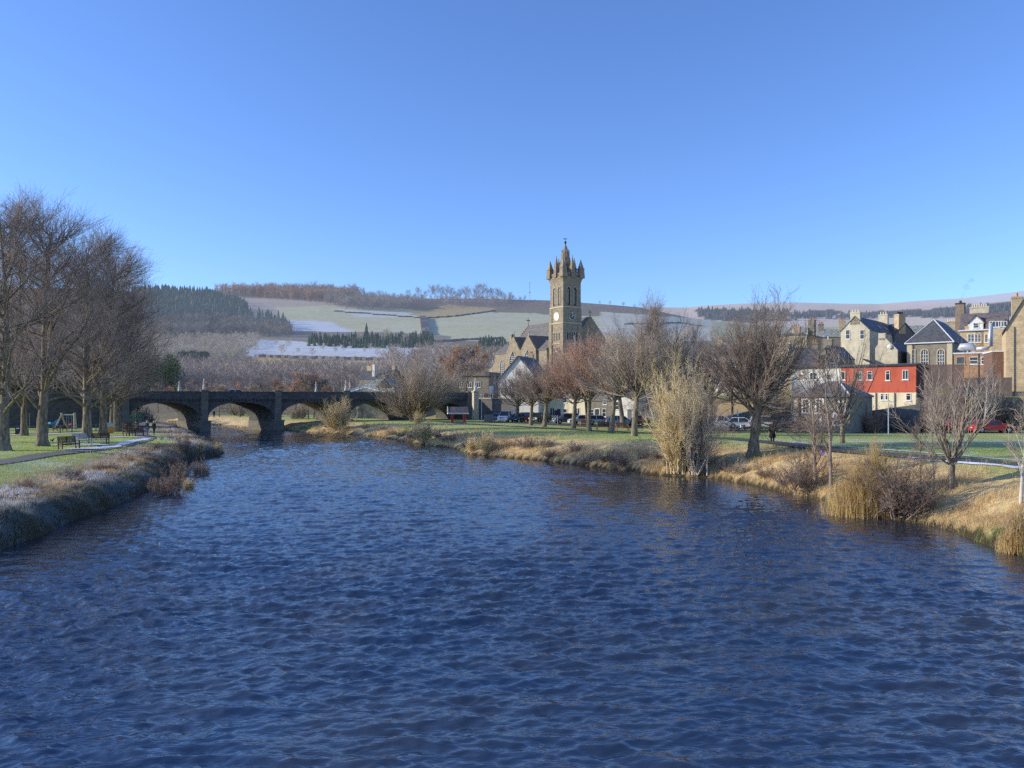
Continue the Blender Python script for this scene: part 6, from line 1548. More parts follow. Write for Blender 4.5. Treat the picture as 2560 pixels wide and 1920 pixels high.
mb = MB(); mb.prism([(xg-1.5,he+1.45),(xg,he+3.1),(xg+1.5,he+1.45),(xg+1.5,he+1.65),(xg,he+3.35),(xg-1.5,he+1.65)], 'y', -0.3, 3.7); mb.build('roof', SL_PURPLE, dg)
chimney(e, tx(2421), 0.6, 0.0, 1.3, 1.0, tz(815,2421), ST_GOLD, 1, M_potw); chimney(e, tx(2449), 0.5, -1.0, 1.4, 1.0, tz(806,2449)+1.0, ST_GOLD, 2)
chimney(e, tx(2444), 6.0, he+1.0, 3.4, 1.3, tz(760,2444)-he-1.0, RENDER_G, 7, M_potw)
mb = MB(); mb.box(tx(2481), tx(2516), -4.0, -0.03, -4, tz(826,2500)); mb.build('side_wing', ST_GOLD, e)
# tall square brick stack with smoke
e = empty('brick_stack', on_ground(2401, 165), R(-40), 'tall square brown brick chimney stack with a wisp of smoke, right of the hall roof', 'chimney stack'); zt = Zat(761,165)-e.location.z
mb = MB(); mb.frustum(0,0,-2,zt,0.95,0.95,0.82,0.82); mb.build('shaft', BR_BROWN, e); mb = MB(); mb.box(-0.9,0.9,-0.9,0.9,zt,zt+0.25); mb.lathe([(0.3,zt+0.25),(0.25,zt+0.8)], k=8); mb.build('cap', M_iron, e)
t = NT('smoke'); pv = t.n('ShaderNodeVolumePrincipled'); pv.inputs['Color'].default_value = (0.35,0.4,0.5,1)
f = t.noise(0.7, 4, 0.65); t.l(t.math('MULTIPLY', t.math('SUBTRACT', f, 0.44, clamp=True), 1.0), pv.inputs['Density']); o_ = t.n('ShaderNodeOutputMaterial'); t.l(pv.outputs[0], o_.inputs['Volume'])
mb = MB(); b0 = e.location+Vector((0.0,0,zt+0.6)); mb.tube([b0, b0+Vector((0.5,0,1.6)), b0+Vector((1.3,0,3.2)), b0+Vector((2.0,0,4.6)), b0+Vector((2.2,0,5.2))], [0.2,0.6,1.0,1.0,0.4], 10)
tag(mb.build('smoke', t.m, smooth=True), 'faint grey wisp of smoke rising from the tall square brick stack', 'smoke')
# sandstone gable at the right edge
Y = 112
e, w, zb_ = building('sandstone_house', 2515, 2680, Y, 30, 'large sandstone gabled house cut by the right edge of the picture', 'house', zb=6.0)
he = hz_(818, Y, zb_); ri = 7.0; wall_block(e, w, 12, he, ST_GOLD, base=-5, gable='y', rise=ri); roof_gable(e, w, 12, he, ri, SL_BLUE, 'y', over=0.25)
window(e, 2.6, hz_(855,Y,zb_), 1.3, hz_(825,Y,zb_)-hz_(855,Y,zb_), style='sash'); window(e, 2.6, hz_(925,Y,zb_), 1.3, hz_(895,Y,zb_)-hz_(925,Y,zb_), style='sash'); downpipe(e, 1.0, -2, he)
chimney(e, 1.6, 5.0, he+0.6, 1.4, 1.6, hz_(741, Y+3, zb_)-he-0.6, ST_BUFF, 3, axis='y')
# gabled rendered house with skylights
Y = 158
e, w, zb_ = building('rendered_house', 2102, 2174, Y, 42, 'tall weathered house with a plain gable, two windows and skylights in its dark roof', 'house', zb=7.0)
cA, sA = math.cos(R(42)), math.sin(R(42)); X0h = Xat(2102, Y)
def tx(px_): k = (px_-CX)/F; return (k*Y-X0h)/(cA+k*sA)
def tz(py, px_): return Zat(py, Y-tx(px_)*sA)-zb_
he = tz(827, 2140); ri = tz(792, 2138)-he; wall_block(e, w, 19, he, RENDER_G, base=-5, gable='y', rise=ri); roof_gable(e, w, 19, he, ri, SL_BLUE, 'y', over=0.1)
chimney(e, w*0.5, 0.45, he+ri-1.6, 1.9, 0.9, tz(780,2138)-he-ri+1.6, RENDER_G, 3, M_potw); chimney(e, w*0.5, 18.4, he+ri-1.6, 1.9, 0.9, 3.6, RENDER_G, 3, M_potw)
for pxa in (2114, 2150): window(e, tx(pxa), tz(848,pxa), tx(pxa+11)-tx(pxa), tz(825,pxa)-tz(848,pxa), style='sash')
for yy in (9.0, 13.5):
    mb = MB(); s = ri/(w/2); vs = []
    for dy, t_ in ((0,0.55),(0.75,0.55),(0.75,0.75),(0,0.75)): xx = w/2+w/2*t_; vs.append((xx+0.05, yy+dy, he+ri*(1-t_)+0.30))
    mb.add(vs, [(0,1,2,3)]); mb.build('skylight', M_lead, e, recalc=False)
mb = MB(); mb.box(w*0.62, w*0.95, -0.7, -0.03, -1.5, 1.0); mb.build('lean_to', BR_RED, e)
# small crow-shaped gable with satellite dish
Y = 142
e, w, zb_ = building('low_gabled_house', 2188, 2244, Y, 40, 'small weathered gable with a satellite dish in front of the hall', 'house', zb=7.0)
he = hz_(866, Y, zb_); ri = hz_(846, Y, zb_)-he; mb = MB(); mb.prism([(0,-5),(w,-5),(w,he-0.8),(w*0.46,he+ri),(w*0.14,he+ri),(w*0.12,he+0.3),(0,he-0.3)], 'y', 0, 0.5); mb.build('wall', RENDER_G, e)
mb = MB(); mb.box(w*0.14, w*0.46, 0, 0.9, he+ri-0.4, he+ri+0.9); mb.build('chimney', RENDER_G, e)
mb = MB(); mb.prism([(w*0.3,he+ri-0.3),(w+0.2,he-1.0),(w+0.2,he-5),(0,he-5),(0,he-0.5)], 'y', 0.501, 12); mb.build('roof', SL_BLUE, e)
mb = MB(); mb.blob((w*0.66,-0.25,he-0.2), (0.42,0.14,0.42), 10, 6); mb.tube([(w*0.66,-0.02,he-0.5),(w*0.66,-0.3,he-0.3)], 0.04, 5); mb.build('satellite_dish', M_white, e, smooth=True)
mb = MB(); mb.prism([(-1.5,he-2.5),(w*0.7,he-4.4),(w*0.7,he-4.2),(-1.5,he-2.3)], 'y', -2.5, 0.0); mb.build('lower_roof', SL_BLUE, e)
# houses further left, partly behind the tall riverside tree
e, w, zb_ = building('grey_roofed_house', 2040, 2098, 138, 40, 'rubble gable with a single chimney behind the cream end of the long house', 'house', zb=6.5)
he = hz_(897, 138, zb_); ri = hz_(866, 138, zb_)-he; wall_block(e, w, 9, he, ST_GREY, base=-5, gable='y', rise=ri); roof_gable(e, w, 9, he, ri, SL_BLUE, 'y', over=0.05); chimney(e, w*0.5, 0.4, he+ri-0.8, 1.5, 0.8, 2.0, ST_GREY, 1, M_potw)
window(e, w*0.62, he-2.3, 0.9, 1.4, style='sash', surround=True)
e, w, zb_ = building('slate_roofed_house', 1985, 2042, 134, 25, 'house with a dark slate roof facing the river left of the rubble gable', 'house', zb=6.0)
he = hz_(915, 134, zb_); ri = hz_(871, 136, zb_)-he; wall_block(e, w, 8, he, ST_GREY, base=-4, gable='x', rise=ri); roof_gable(e, w, 8, he, ri, SL_BLUE); chimney(e, w*0.85, 4, he+ri-0.6, 1.0, 0.8, 1.6, ST_GREY, 2)
Y = 168
e, w, zb_ = building('flat_gabled_house', 1930, 2017, Y, 38, 'buff stone house with red chimney pots behind the tall riverside tree', 'house', zb=8.0)
he = hz_(840, Y, zb_); wall_block(e, w, 10, he, ST_BUFF, base=-5); roof_hip(e, w, 10, he, 1.0, SL_GREY, 3.0); chimney(e, w*0.62, 2, he, 1.6, 0.9, 1.9, ST_BUFF, 3); chimney(e, w*0.98, 4, he, 1.3, 1.3, 3.4, ST_GREY, 2); window(e, w*0.48, he-3.4, 0.9, 1.6, style='sash', surround=True); window(e, w*0.1, he-3.4, 0.9, 1.6, style='sash')
Y = 182
e, w, zb_ = building('mossy_roofed_hall', 2048, 2112, Y, 20, 'long low hall with a mossy green roof left of the tall rendered house', zb=9.0)
he = hz_(843, Y, zb_); ri = hz_(826, Y+3, zb_)-he; wall_block(e, w, 8, he, ST_GREY, base=-5, gable='x', rise=ri); roof_gable(e, w, 8, he, ri, SL_GREEN); chimney(e, 0.5, 4, he+ri-1, 1.2, 1.0, 2.6, ST_GREY, 3); chimney(e, w-0.4, 4, he+ri-1, 1.6, 1.0, 3.2, ST_BUFF, 4)
Y = 176
e, w, zb_ = building('long_low_hall', 2248, 2350, Y, 20, 'long low building with a mossy roof behind the arched-window hall', zb=9.5)
he = hz_(838, Y, zb_); ri = hz_(817, Y+3, zb_)-he; wall_block(e, w, 8, he, M_harl, base=-5, gable='x', rise=ri); roof_gable(e, w, 8, he, ri, SL_GREEN)
e, w, zb_ = building('dark_gabled_house', 2236, 2290, 165, -20, 'dark gable with a broad stone chimney behind the low weathered gable', 'house', zb=9.0)
he = hz_(838, 165, zb_); ri = hz_(808, 165, zb_)-he; wall_block(e, w, 9, he, plain('dark_render', (0.17,0.165,0.16), 0.95, 0.15, 1.2), base=-5, gable='y', rise=ri); roof_gable(e, w, 9, he, ri, SL_BLUE, 'y'); chimney(e, w*0.34, 0.5, he+ri-2.2, 1.9, 1.2, 4.2, ST_GOLD, 4, M_iron)  # plain dark grey render
e, w, zb_ = building('far_chimneyed_house', 2366, 2392, 186, 30, 'house showing only a buff chimney with white pots left of the tall brick stack', 'house', zb=9.0)
he = hz_(832, 186, zb_); wall_block(e, w, 8, he, ST_BUFF, base=-5, gable='x', rise=1.5); roof_gable(e, w, 8, he, 1.5, SL_GREY); chimney(e, w*0.5, 2.0, he, 2.3, 1.1, hz_(802,186,zb_)-he, ST_BUFF, 5, M_potw)
for i, (pxa, pxb, Y, pe, pr, lb) in enumerate([(1640,1690,190,905,880,'distant house seen through the twigs left of the tall bare tree'),(1775,1850,175,892,862,'pale house half hidden behind the tall riverside tree'),(1850,1925,180,880,855,'second pale house behind the crown of the tall riverside tree')]):
    e, w, zb_ = building('far_house', pxa, pxb, Y, 35, lb, 'house', zb=7.5); he = hz_(pe, Y, zb_); ri = hz_(pr, Y, zb_)-he
    wall_block(e, w, 8, he, [ST_BUFF, M_harl, ST_BUFF][i], base=-5, gable='x', rise=ri); roof_gable(e, w, 8, he, ri, SL_GREY); chimney(e, w*0.15, 4, he+ri-0.5, 1.1, 0.8, 1.7, ST_BUFF, 3); chimney(e, w*0.9, 4, he+ri-0.5, 1.1, 0.8, 1.7, ST_BUFF, 3)
    for x in (0.2, 0.6): window(e, w*x, he-2.4, 1.0, 1.5, style='sash')
# ------------------------------------------------------------------ paths, road
M_asph = plain('worn_asphalt', (0.075,0.072,0.072), 0.9, 0.25, 3.0)
def strip(name, pts, w, mat, dz=0.02, sub=4, kind='structure', jit=0.0, seed=1):
    """a sheet of given width laid along the ground"""
    p = np.array(pts, float); L = np.r_[0, np.cumsum(np.hypot(*np.diff(p, axis=0).T))]; n = max(8, int(L[-1]/0.5))
    t = np.linspace(0, L[-1], n); c = np.column_stack([np.interp(t, L, p[:,0]), np.interp(t, L, p[:,1])])
    for _ in range(6): c[1:-1] = (c[:-2]+2*c[1:-1]+c[2:])/4
    d = np.gradient(c, axis=0); d /= np.linalg.norm(d, axis=1, keepdims=True); nn = np.column_stack([-d[:,1], d[:,0]])
    rs = np.random.RandomState(seed); ww = np.full(n, w/2.0); k = np.linspace(-1, 1, sub+1)
    if jit: ww = ww*(1+jit*fbm(c, 2.0, seed, 3))
    P = c[:,None,:]+nn[:,None,:]*(k[None,:]*ww[:,None])[...,None]
    z = ground(P.reshape(-1,2))[0].reshape(n, sub+1); z = np.maximum(z, z.mean(1, keepdims=True)-0.03)+dz
    V = np.concatenate([P, z[...,None]], 2).reshape(-1,3); gi = np.arange(n*(sub+1)).reshape(n, sub+1)
    q = np.stack([gi[:-1,:-1], gi[:-1,1:], gi[1:,1:], gi[1:,:-1]], -1).reshape(-1,4)
    return tag(link_mesh(name, np_mesh(name, V, [q], smooth=True), mat), kind=kind)
def fpts(l): return [tuple(foot(a, b, 20, 150)[:2]) for a, b in l]
RP = fpts([(2900,1215),(2560,1164),(2383,1148),(2264,1140),(2018,1117),(1898,1104),(1764,1093),(1690,1086)])
strip('riverside_path', RP+[(10,96),(2,112),(-8,126),(-14,138)], 2.0, M_asph, 0.05)
LP = fpts([(-200,1185),(0,1157),(108,1138),(217,1127),(300,1116),(355,1103),(372,1092)])
strip('lawn_path', LP+[(-46,96),(-52,108),(-60,126),(-70,146),(-86,172)], 1.7, plain('frosty_path', (0.16,0.14,0.135), 0.9, 0.3, 2.0), 0.045)
strip('road', fpts([(1226,1055),(1300,1057),(1400,1061),(1500,1066),(1560,1067)])+[(22,102),(34,93),(46,90),(62,92),(80,84),(120,70)], 6.0, M_asph, 0.035)
M_snow = plain('thin_snow', (0.74,0.77,0.83), 0.8, 0.10, 3.0)
strip('snow_verge', fpts([(2640,1184),(2500,1166),(2400,1159),(2310,1152),(2262,1147)]), 0.55, M_snow, 0.07, jit=0.9, seed=3)
strip('snow_verge', fpts([(2640,1160),(2500,1150),(2400,1141),(2280,1131),(2100,1117),(1980,1107)]), 0.35, M_snow, 0.07, jit=0.9, seed=4)
strip('snow_verge', fpts([(160,1124),(215,1123),(260,1121),(300,1114),(350,1101),(372,1096)]), 1.1, M_snow, 0.065, jit=0.8, seed=5)
strip('snow_verge', fpts([(-40,1090),(40,1088),(120,1086),(180,1084),(214,1083)]), 1.6, M_snow, 0.05, jit=0.7, seed=6)
strip('snow_verge', fpts([(140,1112),(190,1112),(230,1113),(262,1112)]), 1.6, M_snow, 0.05, jit=0.9, seed=7)
strip('snow_verge', fpts([(265,1095),(300,1093),(330,1093),(360,1093)]), 1.5, M_snow, 0.05, jit=0.9, seed=8)

# ------------------------------------------------------------------ cars
M_tyre = plain('tyre_rubber', (0.025,0.025,0.027), 0.8, 0.15, 9); M_alloy = plain('alloy_rim', (0.45,0.46,0.48), 0.35, 0.05, 5, metal=0.6)
M_lamp = plain('lamp_glass', (0.7,0.72,0.75), 0.15, 0.05, 5, spec=0.7); M_tail = plain('tail_lamp', (0.45,0.03,0.03), 0.25, 0.05, 5)
M_plate = plain('number_plate', (0.75,0.74,0.6), 0.5, 0.03, 5)
SHAPES = { # length, width, belt, roof, bonnet z, screen base, roof front, roof rear, rear base
    'hatch': (4.1, 1.76, 0.92, 1.47, 0.84, 1.05, 0.35, -1.35, -1.9), 'suv': (4.4, 1.84, 1.02, 1.66, 0.98, 1.10, 0.50, -1.75, -2.1),
    'estate': (4.6, 1.80, 0.94, 1.47, 0.86, 1.05, 0.35, -1.8, -2.2), 'van': (4.8, 1.90, 1.12, 1.92, 1.02, 1.55, 0.85, -2.3, -2.38), 'mpv': (4.3, 1.80, 1.0, 1.70, 0.94, 1.35, 0.55, -1.8, -2.1)}
_cars = {}
def car_meshes(shape):
    if shape in _cars: return _cars[shape]
    L, W_, zb_, zr, zh, xs, xf, xr, xb = SHAPES[shape]; hl, hw = L/2, W_/2; wr = 0.33; xa, xc_ = hl-0.82, -hl+0.78
    def arch(cx_): return [(cx_+0.40*math.cos(a), 0.30+0.40*math.sin(a)) for a in np.linspace(0, PI, 9)]
    lower = [(hl-0.06,0.24)]+arch(xa)+arch(xc_)+[(-hl+0.06,0.24)]
    top = [(-hl,0.45),(-hl,zb_-0.16),(-hl+0.10,zb_),(xb+0.1,zb_+0.01),(xs,zb_),(hl-0.35,zh),(hl-0.06,zh-0.14),(hl,0.55),(hl,0.38)]
    bm = bmesh.new(); prof = lower+top
    def ring(y, f): return [bm.verts.new((x, y, 0.24+(z-0.24)*f if z > zb_*0.8 else z)) for x, z in prof]
    rings = [ring(-hw+0.09, 0.97), ring(-hw, 0.985), ring(-hw+0.02, 1.0) if False else None, ring(hw, 0.985), ring(hw-0.09, 0.97)]; rings = [r for r in rings if r]
    n = len(prof)
    for a, b in zip(rings[:-1], rings[1:]):
        for i in range(n): bm.faces.new((a[i], a[(i+1) % n], b[(i+1) % n], b[i]))
    bm.faces.new(rings[0][::-1]); bm.faces.new(rings[-1])
    # roof panel and pillars
    ht = hw-0.22
    def box8(p): vs = [bm.verts.new(q) for q in p]; [bm.faces.new([vs[i] for i in f]) for f in ((0,3,2,1),(4,5,6,7),(0,1,5,4),(1,2,6,5),(2,3,7,6),(3,0,4,7))]
    box8([(xr,-ht,zr-0.05),(xf,-ht,zr-0.05),(xf,ht,zr-0.05),(xr,ht,zr-0.05),(xr+0.08,-ht+0.1,zr+0.02),(xf-0.12,-ht+0.1,zr+0.02),(xf-0.12,ht-0.1,zr+0.02),(xr+0.08,ht-0.1,zr+0.02)])
    pil = [(xs, xf), (xb, xr), ((xs+xb)/2-0.15, (xf+xr)/2-0.05)]
    if shape == 'van': pil = [(xs, xf), (xb, xr)]
    for b0, t0 in pil:
        for s in (-1, 1):
            y0, y1 = s*(hw-0.05), s*(ht+0.005); w = 0.05
            box8([(b0-w,y0-0.02,zb_-0.03),(b0+w,y0-0.02,zb_-0.03),(b0+w,y0+0.02,zb_-0.03),(b0-w,y0+0.02,zb_-0.03),(t0-w,y1-0.02,zr-0.03),(t0+w,y1-0.02,zr-0.03),(t0+w,y1+0.02,zr-0.03),(t0-w,y1+0.02,zr-0.03)])
    if shape == 'van':
        for s in (-1, 1):
            y0, y1 = s*(hw-0.035), s*(ht+0.02)
            box8([(xb,y0-0.01,zb_-0.03),(0.1,y0-0.01,zb_-0.03),(0.1,y0+0.01,zb_-0.03),(xb,y0+0.01,zb_-0.03),(xr,y1-0.01,zr-0.04),(0.0,y1-0.01,zr-0.04),(0.0,y1+0.01,zr-0.04),(xr,y1+0.01,zr-0.04)])
    for s in (-1, 1): box8([(xs-0.35,s*(hw+0.02)-0.1,zb_+0.02),(xs-0.2,s*(hw+0.02)-0.1,zb_+0.02),(xs-0.2,s*(hw+0.02)+0.1,zb_+0.02),(xs-0.35,s*(hw+0.02)+0.1,zb_+0.02),(xs-0.35,s*(hw+0.02)-0.1,zb_+0.17),(xs-0.22,s*(hw+0.02)-0.1,zb_+0.17),(xs-0.22,s*(hw+0.02)+0.1,zb_+0.17),(xs-0.35,s*(hw+0.02)+0.1,zb_+0.17)])
    bmesh.ops.recalc_face_normals(bm, faces=bm.faces); body = bpy.data.meshes.new('car_body_'+shape); bm.to_mesh(body); bm.free()
    def m(mb, nm):
        me = bpy.data.meshes.new(nm); me.from_pydata([tuple(v) for v in mb.v], [], mb.f); b2 = bmesh.new(); b2.from_mesh(me); bmesh.ops.recalc_face_normals(b2, faces=b2.faces); b2.to_mesh(me); b2.free(); return me
    gl = MB(); y0, y1 = hw-0.06, ht
    gl.add([(xb,-y0,zb_-0.02),(xs,-y0,zb_-0.02),(xs,y0,zb_-0.02),(xb,y0,zb_-0.02),(xr,-y1,zr-0.04),(xf,-y1,zr-0.04),(xf,y1,zr-0.04),(xr,y1,zr-0.04)], [(0,3,2,1),(4,5,6,7),(0,1,5,4),(1,2,6,5),(2,3,7,6),(3,0,4,7)])
    ty = MB(); k = 16; vs = []
    for r, y in ((0.2,-0.09),(wr-0.03,-0.10),(wr,-0.07),(wr,0.07),(wr-0.03,0.10),(0.2,0.09)): vs += [(r*math.cos(2*PI*j/k), y, r*math.sin(2*PI*j/k)) for j in range(k)]
    ty.add(vs, [(i*k+j, i*k+(j+1) % k, (i+1)*k+(j+1) % k, (i+1)*k+j) for i in range(5) for j in range(k)])
    rm = MB()
    for sgn in (-1, 1): rm.add([(0.2*math.cos(2*PI*j/k), sgn*0.075, 0.2*math.sin(2*PI*j/k)) for j in range(k)]+[(0,sgn*0.10,0)], [(j, (j+1) % k, k) for j in range(k)])
    hd = MB(); hd.add([(hl-0.34,0,zh-0.02),(hl-0.05,0,zh-0.14),(hl-0.01,0,zh-0.30),(hl-0.28,0,zh-0.2),(hl-0.34,0.30,zh-0.03),(hl-0.1,0.34,zh-0.16),(hl-0.06,0.34,zh-0.30),(hl-0.28,0.36,zh-0.2)], [(0,3,2,1),(4,5,6,7),(0,1,5,4),(1,2,6,5),(2,3,7,6),(3,0,4,7)])
    tl = MB(); tl.box(-0.05,0.06,-0.12,0.12,-0.16,0.16); pl = MB(); pl.box(-0.01,0.02,-0.26,0.26,-0.06,0.06); gr = MB(); gr.box(-0.02,0.02,-0.5,0.5,-0.08,0.08)
    r = dict(body=body, glass=m(gl,'car_glass'), tyre=m(ty,'tyre'), rim=m(rm,'rim'), head=m(hd,'headlight'), tail=m(tl,'tail'), plate=m(pl,'plate'), grille=m(gr,'grille'), dim=(hl,hw,zb_,zh,xa,xc_,wr))
    _cars[shape] = r; return r
def paintmat(name, c): return plain('paint_'+name, c, 0.32, 0.04, 2.0, spec=0.5, coat=0.5)
def car(px_, py_, shape, deg, pname, c, label, group='cars parked along the riverside', loc=None):
    M = car_meshes(shape); hl, hw, zb_, zh, xa, xc_, wr = M['dim']
    p = loc or foot(px_, py_, 40, 150); e = empty('parked_car' if shape != 'van' else 'parked_van', (p.x, p.y, p.z+0.04), R(deg), label, 'car' if shape != 'van' else 'van', group)
    def part(nm, me, mat, par=e, loc_=(0,0,0), rz=0):
        o = bpy.data.objects.new(nm, me); COL.objects.link(o); o.parent = par; o.location = loc_; o.rotation_euler = (0,0,rz)
        if len(me.materials) == 0: me.materials.append(mat)
        if me.materials[0] != mat: o.material_slots[0].link = 'OBJECT'; o.material_slots[0].material = mat
        return o
    part('body', M['body'], paintmat(pname, c)); part('windows', M['glass'], glassmat())
    for x in (xa, xc_):
        for s in (-1, 1): t_ = part('wheel', M['tyre'], M_tyre, e, (x, s*(hw-0.12), wr)); part('rim', M['rim'], M_alloy, t_)
    part('headlight', M['head'], M_lamp, e, (0, hw-0.42, 0)); part('headlight', M['head'], M_lamp, e, (0, -hw+0.10, 0)) if False else part('headlight', M['head'], M_lamp, e, (0, -hw+0.08, 0))
    for s in (-1, 1): part('tail_light', M['tail'], M_tail, e, (-hl, s*(hw-0.16), zb_-0.22))
    part('number_plate', M['plate'], M_plate, e, (hl+0.005, 0, 0.48)); part('number_plate', M['plate'], M_plate, e, (-hl-0.005, 0, 0.6)); part('grille', M['grille'], M_iron, e, (hl-0.02, 0, zh-0.28))
    return e
WHT, = ((0.78,0.78,0.77),)
car(1243, 1054, 'hatch', -100, 'pale_blue', (0.25,0.33,0.42), 'pale blue car half hidden behind the white van, leftmost of the line')
car(1268, 1055, 'van', -112, 'white', WHT, 'white van parked nose-out left of the lawn trees')
car(1296, 1055, 'hatch', -105, 'dark_teal', (0.03,0.06,0.065), 'dark car between the white van and the maroon car')
car(1312, 1054.5, 'suv', -140, 'maroon', (0.30,0.02,0.05), 'maroon car behind the round-headed lawn trees')
car(1350, 1056, 'suv', -128, 'dark_green', (0.02,0.05,0.045), 'dark green car between two trunks right of the maroon car')
car(1416, 1059.5, 'suv', 195, 'grey', (0.14,0.16,0.19), 'grey estate car in front of the cream cottage')
car(1453, 1061, 'hatch', 188, 'white', WHT, 'small white car left of the gnarled trunk')
car(1497, 1062.5, 'hatch', 8, 'white', WHT, 'small white car right of the gnarled trunk')
car(1553, 1064.5, 'estate', 5, 'silver_blue', (0.42,0.47,0.55), 'silver-blue estate car in front of the white cottage')
car(1602, 1063, 'hatch', 60, 'orange', (0.55,0.14,0.05), 'small orange-red car beside the grey wall')
car(1806, 1071, 'suv', -18, 'white', WHT, 'white sport utility car left of the white hatchback on the right lawn edge')
car(1855, 1072, 'hatch', -8, 'white', WHT, 'white hatchback just left of the knobbly trunk of the tall riverside tree')
car(1915, 1073, 'mpv', -12, 'white', WHT, 'tall white car between the knobbly trunk and the walker in black')
car(1949, 1070, 'hatch', -70, 'navy', (0.05,0.08,0.14), 'dark blue-grey car directly behind the walker in black')
car(1972, 1062, 'mpv', 175, 'steel_blue', (0.12,0.22,0.38), 'steel blue car behind the bright blue hatchback')
car(1984, 1077, 'hatch', -14, 'bright_blue', (0.02,0.20,0.50), 'bright blue hatchback right of the walker in black')
car(2022, 1076, 'estate', -30, 'black', (0.03,0.03,0.035), 'black car right of the bright blue hatchback')
car(2152, 1076, 'estate', -14, 'charcoal', (0.05,0.055,0.065), 'charcoal car half hidden by the pale many-stemmed tree')
car(2226, 1076, 'hatch', -12, 'white', WHT, 'white hatchback behind the golden reeds')
car(2336, 1080, 'hatch', -60, 'black', (0.03,0.03,0.035), 'black car with bright headlamps left of the two red cars')
car(2404, 1081.5, 'hatch', -4, 'red', (0.48,0.015,0.03), 'red car behind the slender trunk, left of its red twin')
car(2479, 1082.5, 'estate', -3, 'red', (0.50,0.03,0.03), 'red estate car, right of its red twin')
p = on_ground(2412, 112); car(0, 0, 'hatch', 20, 'frosted', (0.35,0.37,0.42), 'frosted grey car higher up the slope behind the red cars', loc=p)
pB = local((SP*0.62-4.6*SKEW-0.0, 3.4, 5.9), BA, B0)
car(0, 0, 'hatch', 24, 'silver', (0.6,0.62,0.66), 'silver car crossing the bridge, only its roof above the parapet', group='vehicles on the bridge', loc=pB-Vector((0,0,0.04)))
# ------------------------------------------------------------------ people
M_skin = plain('skin', (0.52,0.33,0.24), 0.6, 0.06, 6)
def cloth(name, c): return plain('cloth_'+name, c, 0.9, 0.15, 7)
def skinned(name, pts, edges, rad, root, mat, parent, sub=1):
    me = bpy.data.meshes.new(name); me.from_pydata(pts, edges, []); o = bpy.data.objects.new(name, me); COL.objects.link(o)
    md = o.modifiers.new('skin', 'SKIN'); md.use_smooth_shade = True
    for i, v in enumerate(me.skin_vertices[0].data):
        r = rad[i]; v.radius = (r, r) if isinstance(r, (int, float)) else r; v.use_root = (i == root)
    s = o.modifiers.new('sub', 'SUBSURF'); s.levels = sub; s.render_levels = sub
    dg = bpy.context.evaluated_depsgraph_get(); new = bpy.data.meshes.new_from_object(o.evaluated_get(dg)); bpy.data.objects.remove(o); bpy.data.meshes.remove(me)
    new.name = name; new.materials.clear(); return link_mesh(name, new, mat, parent)
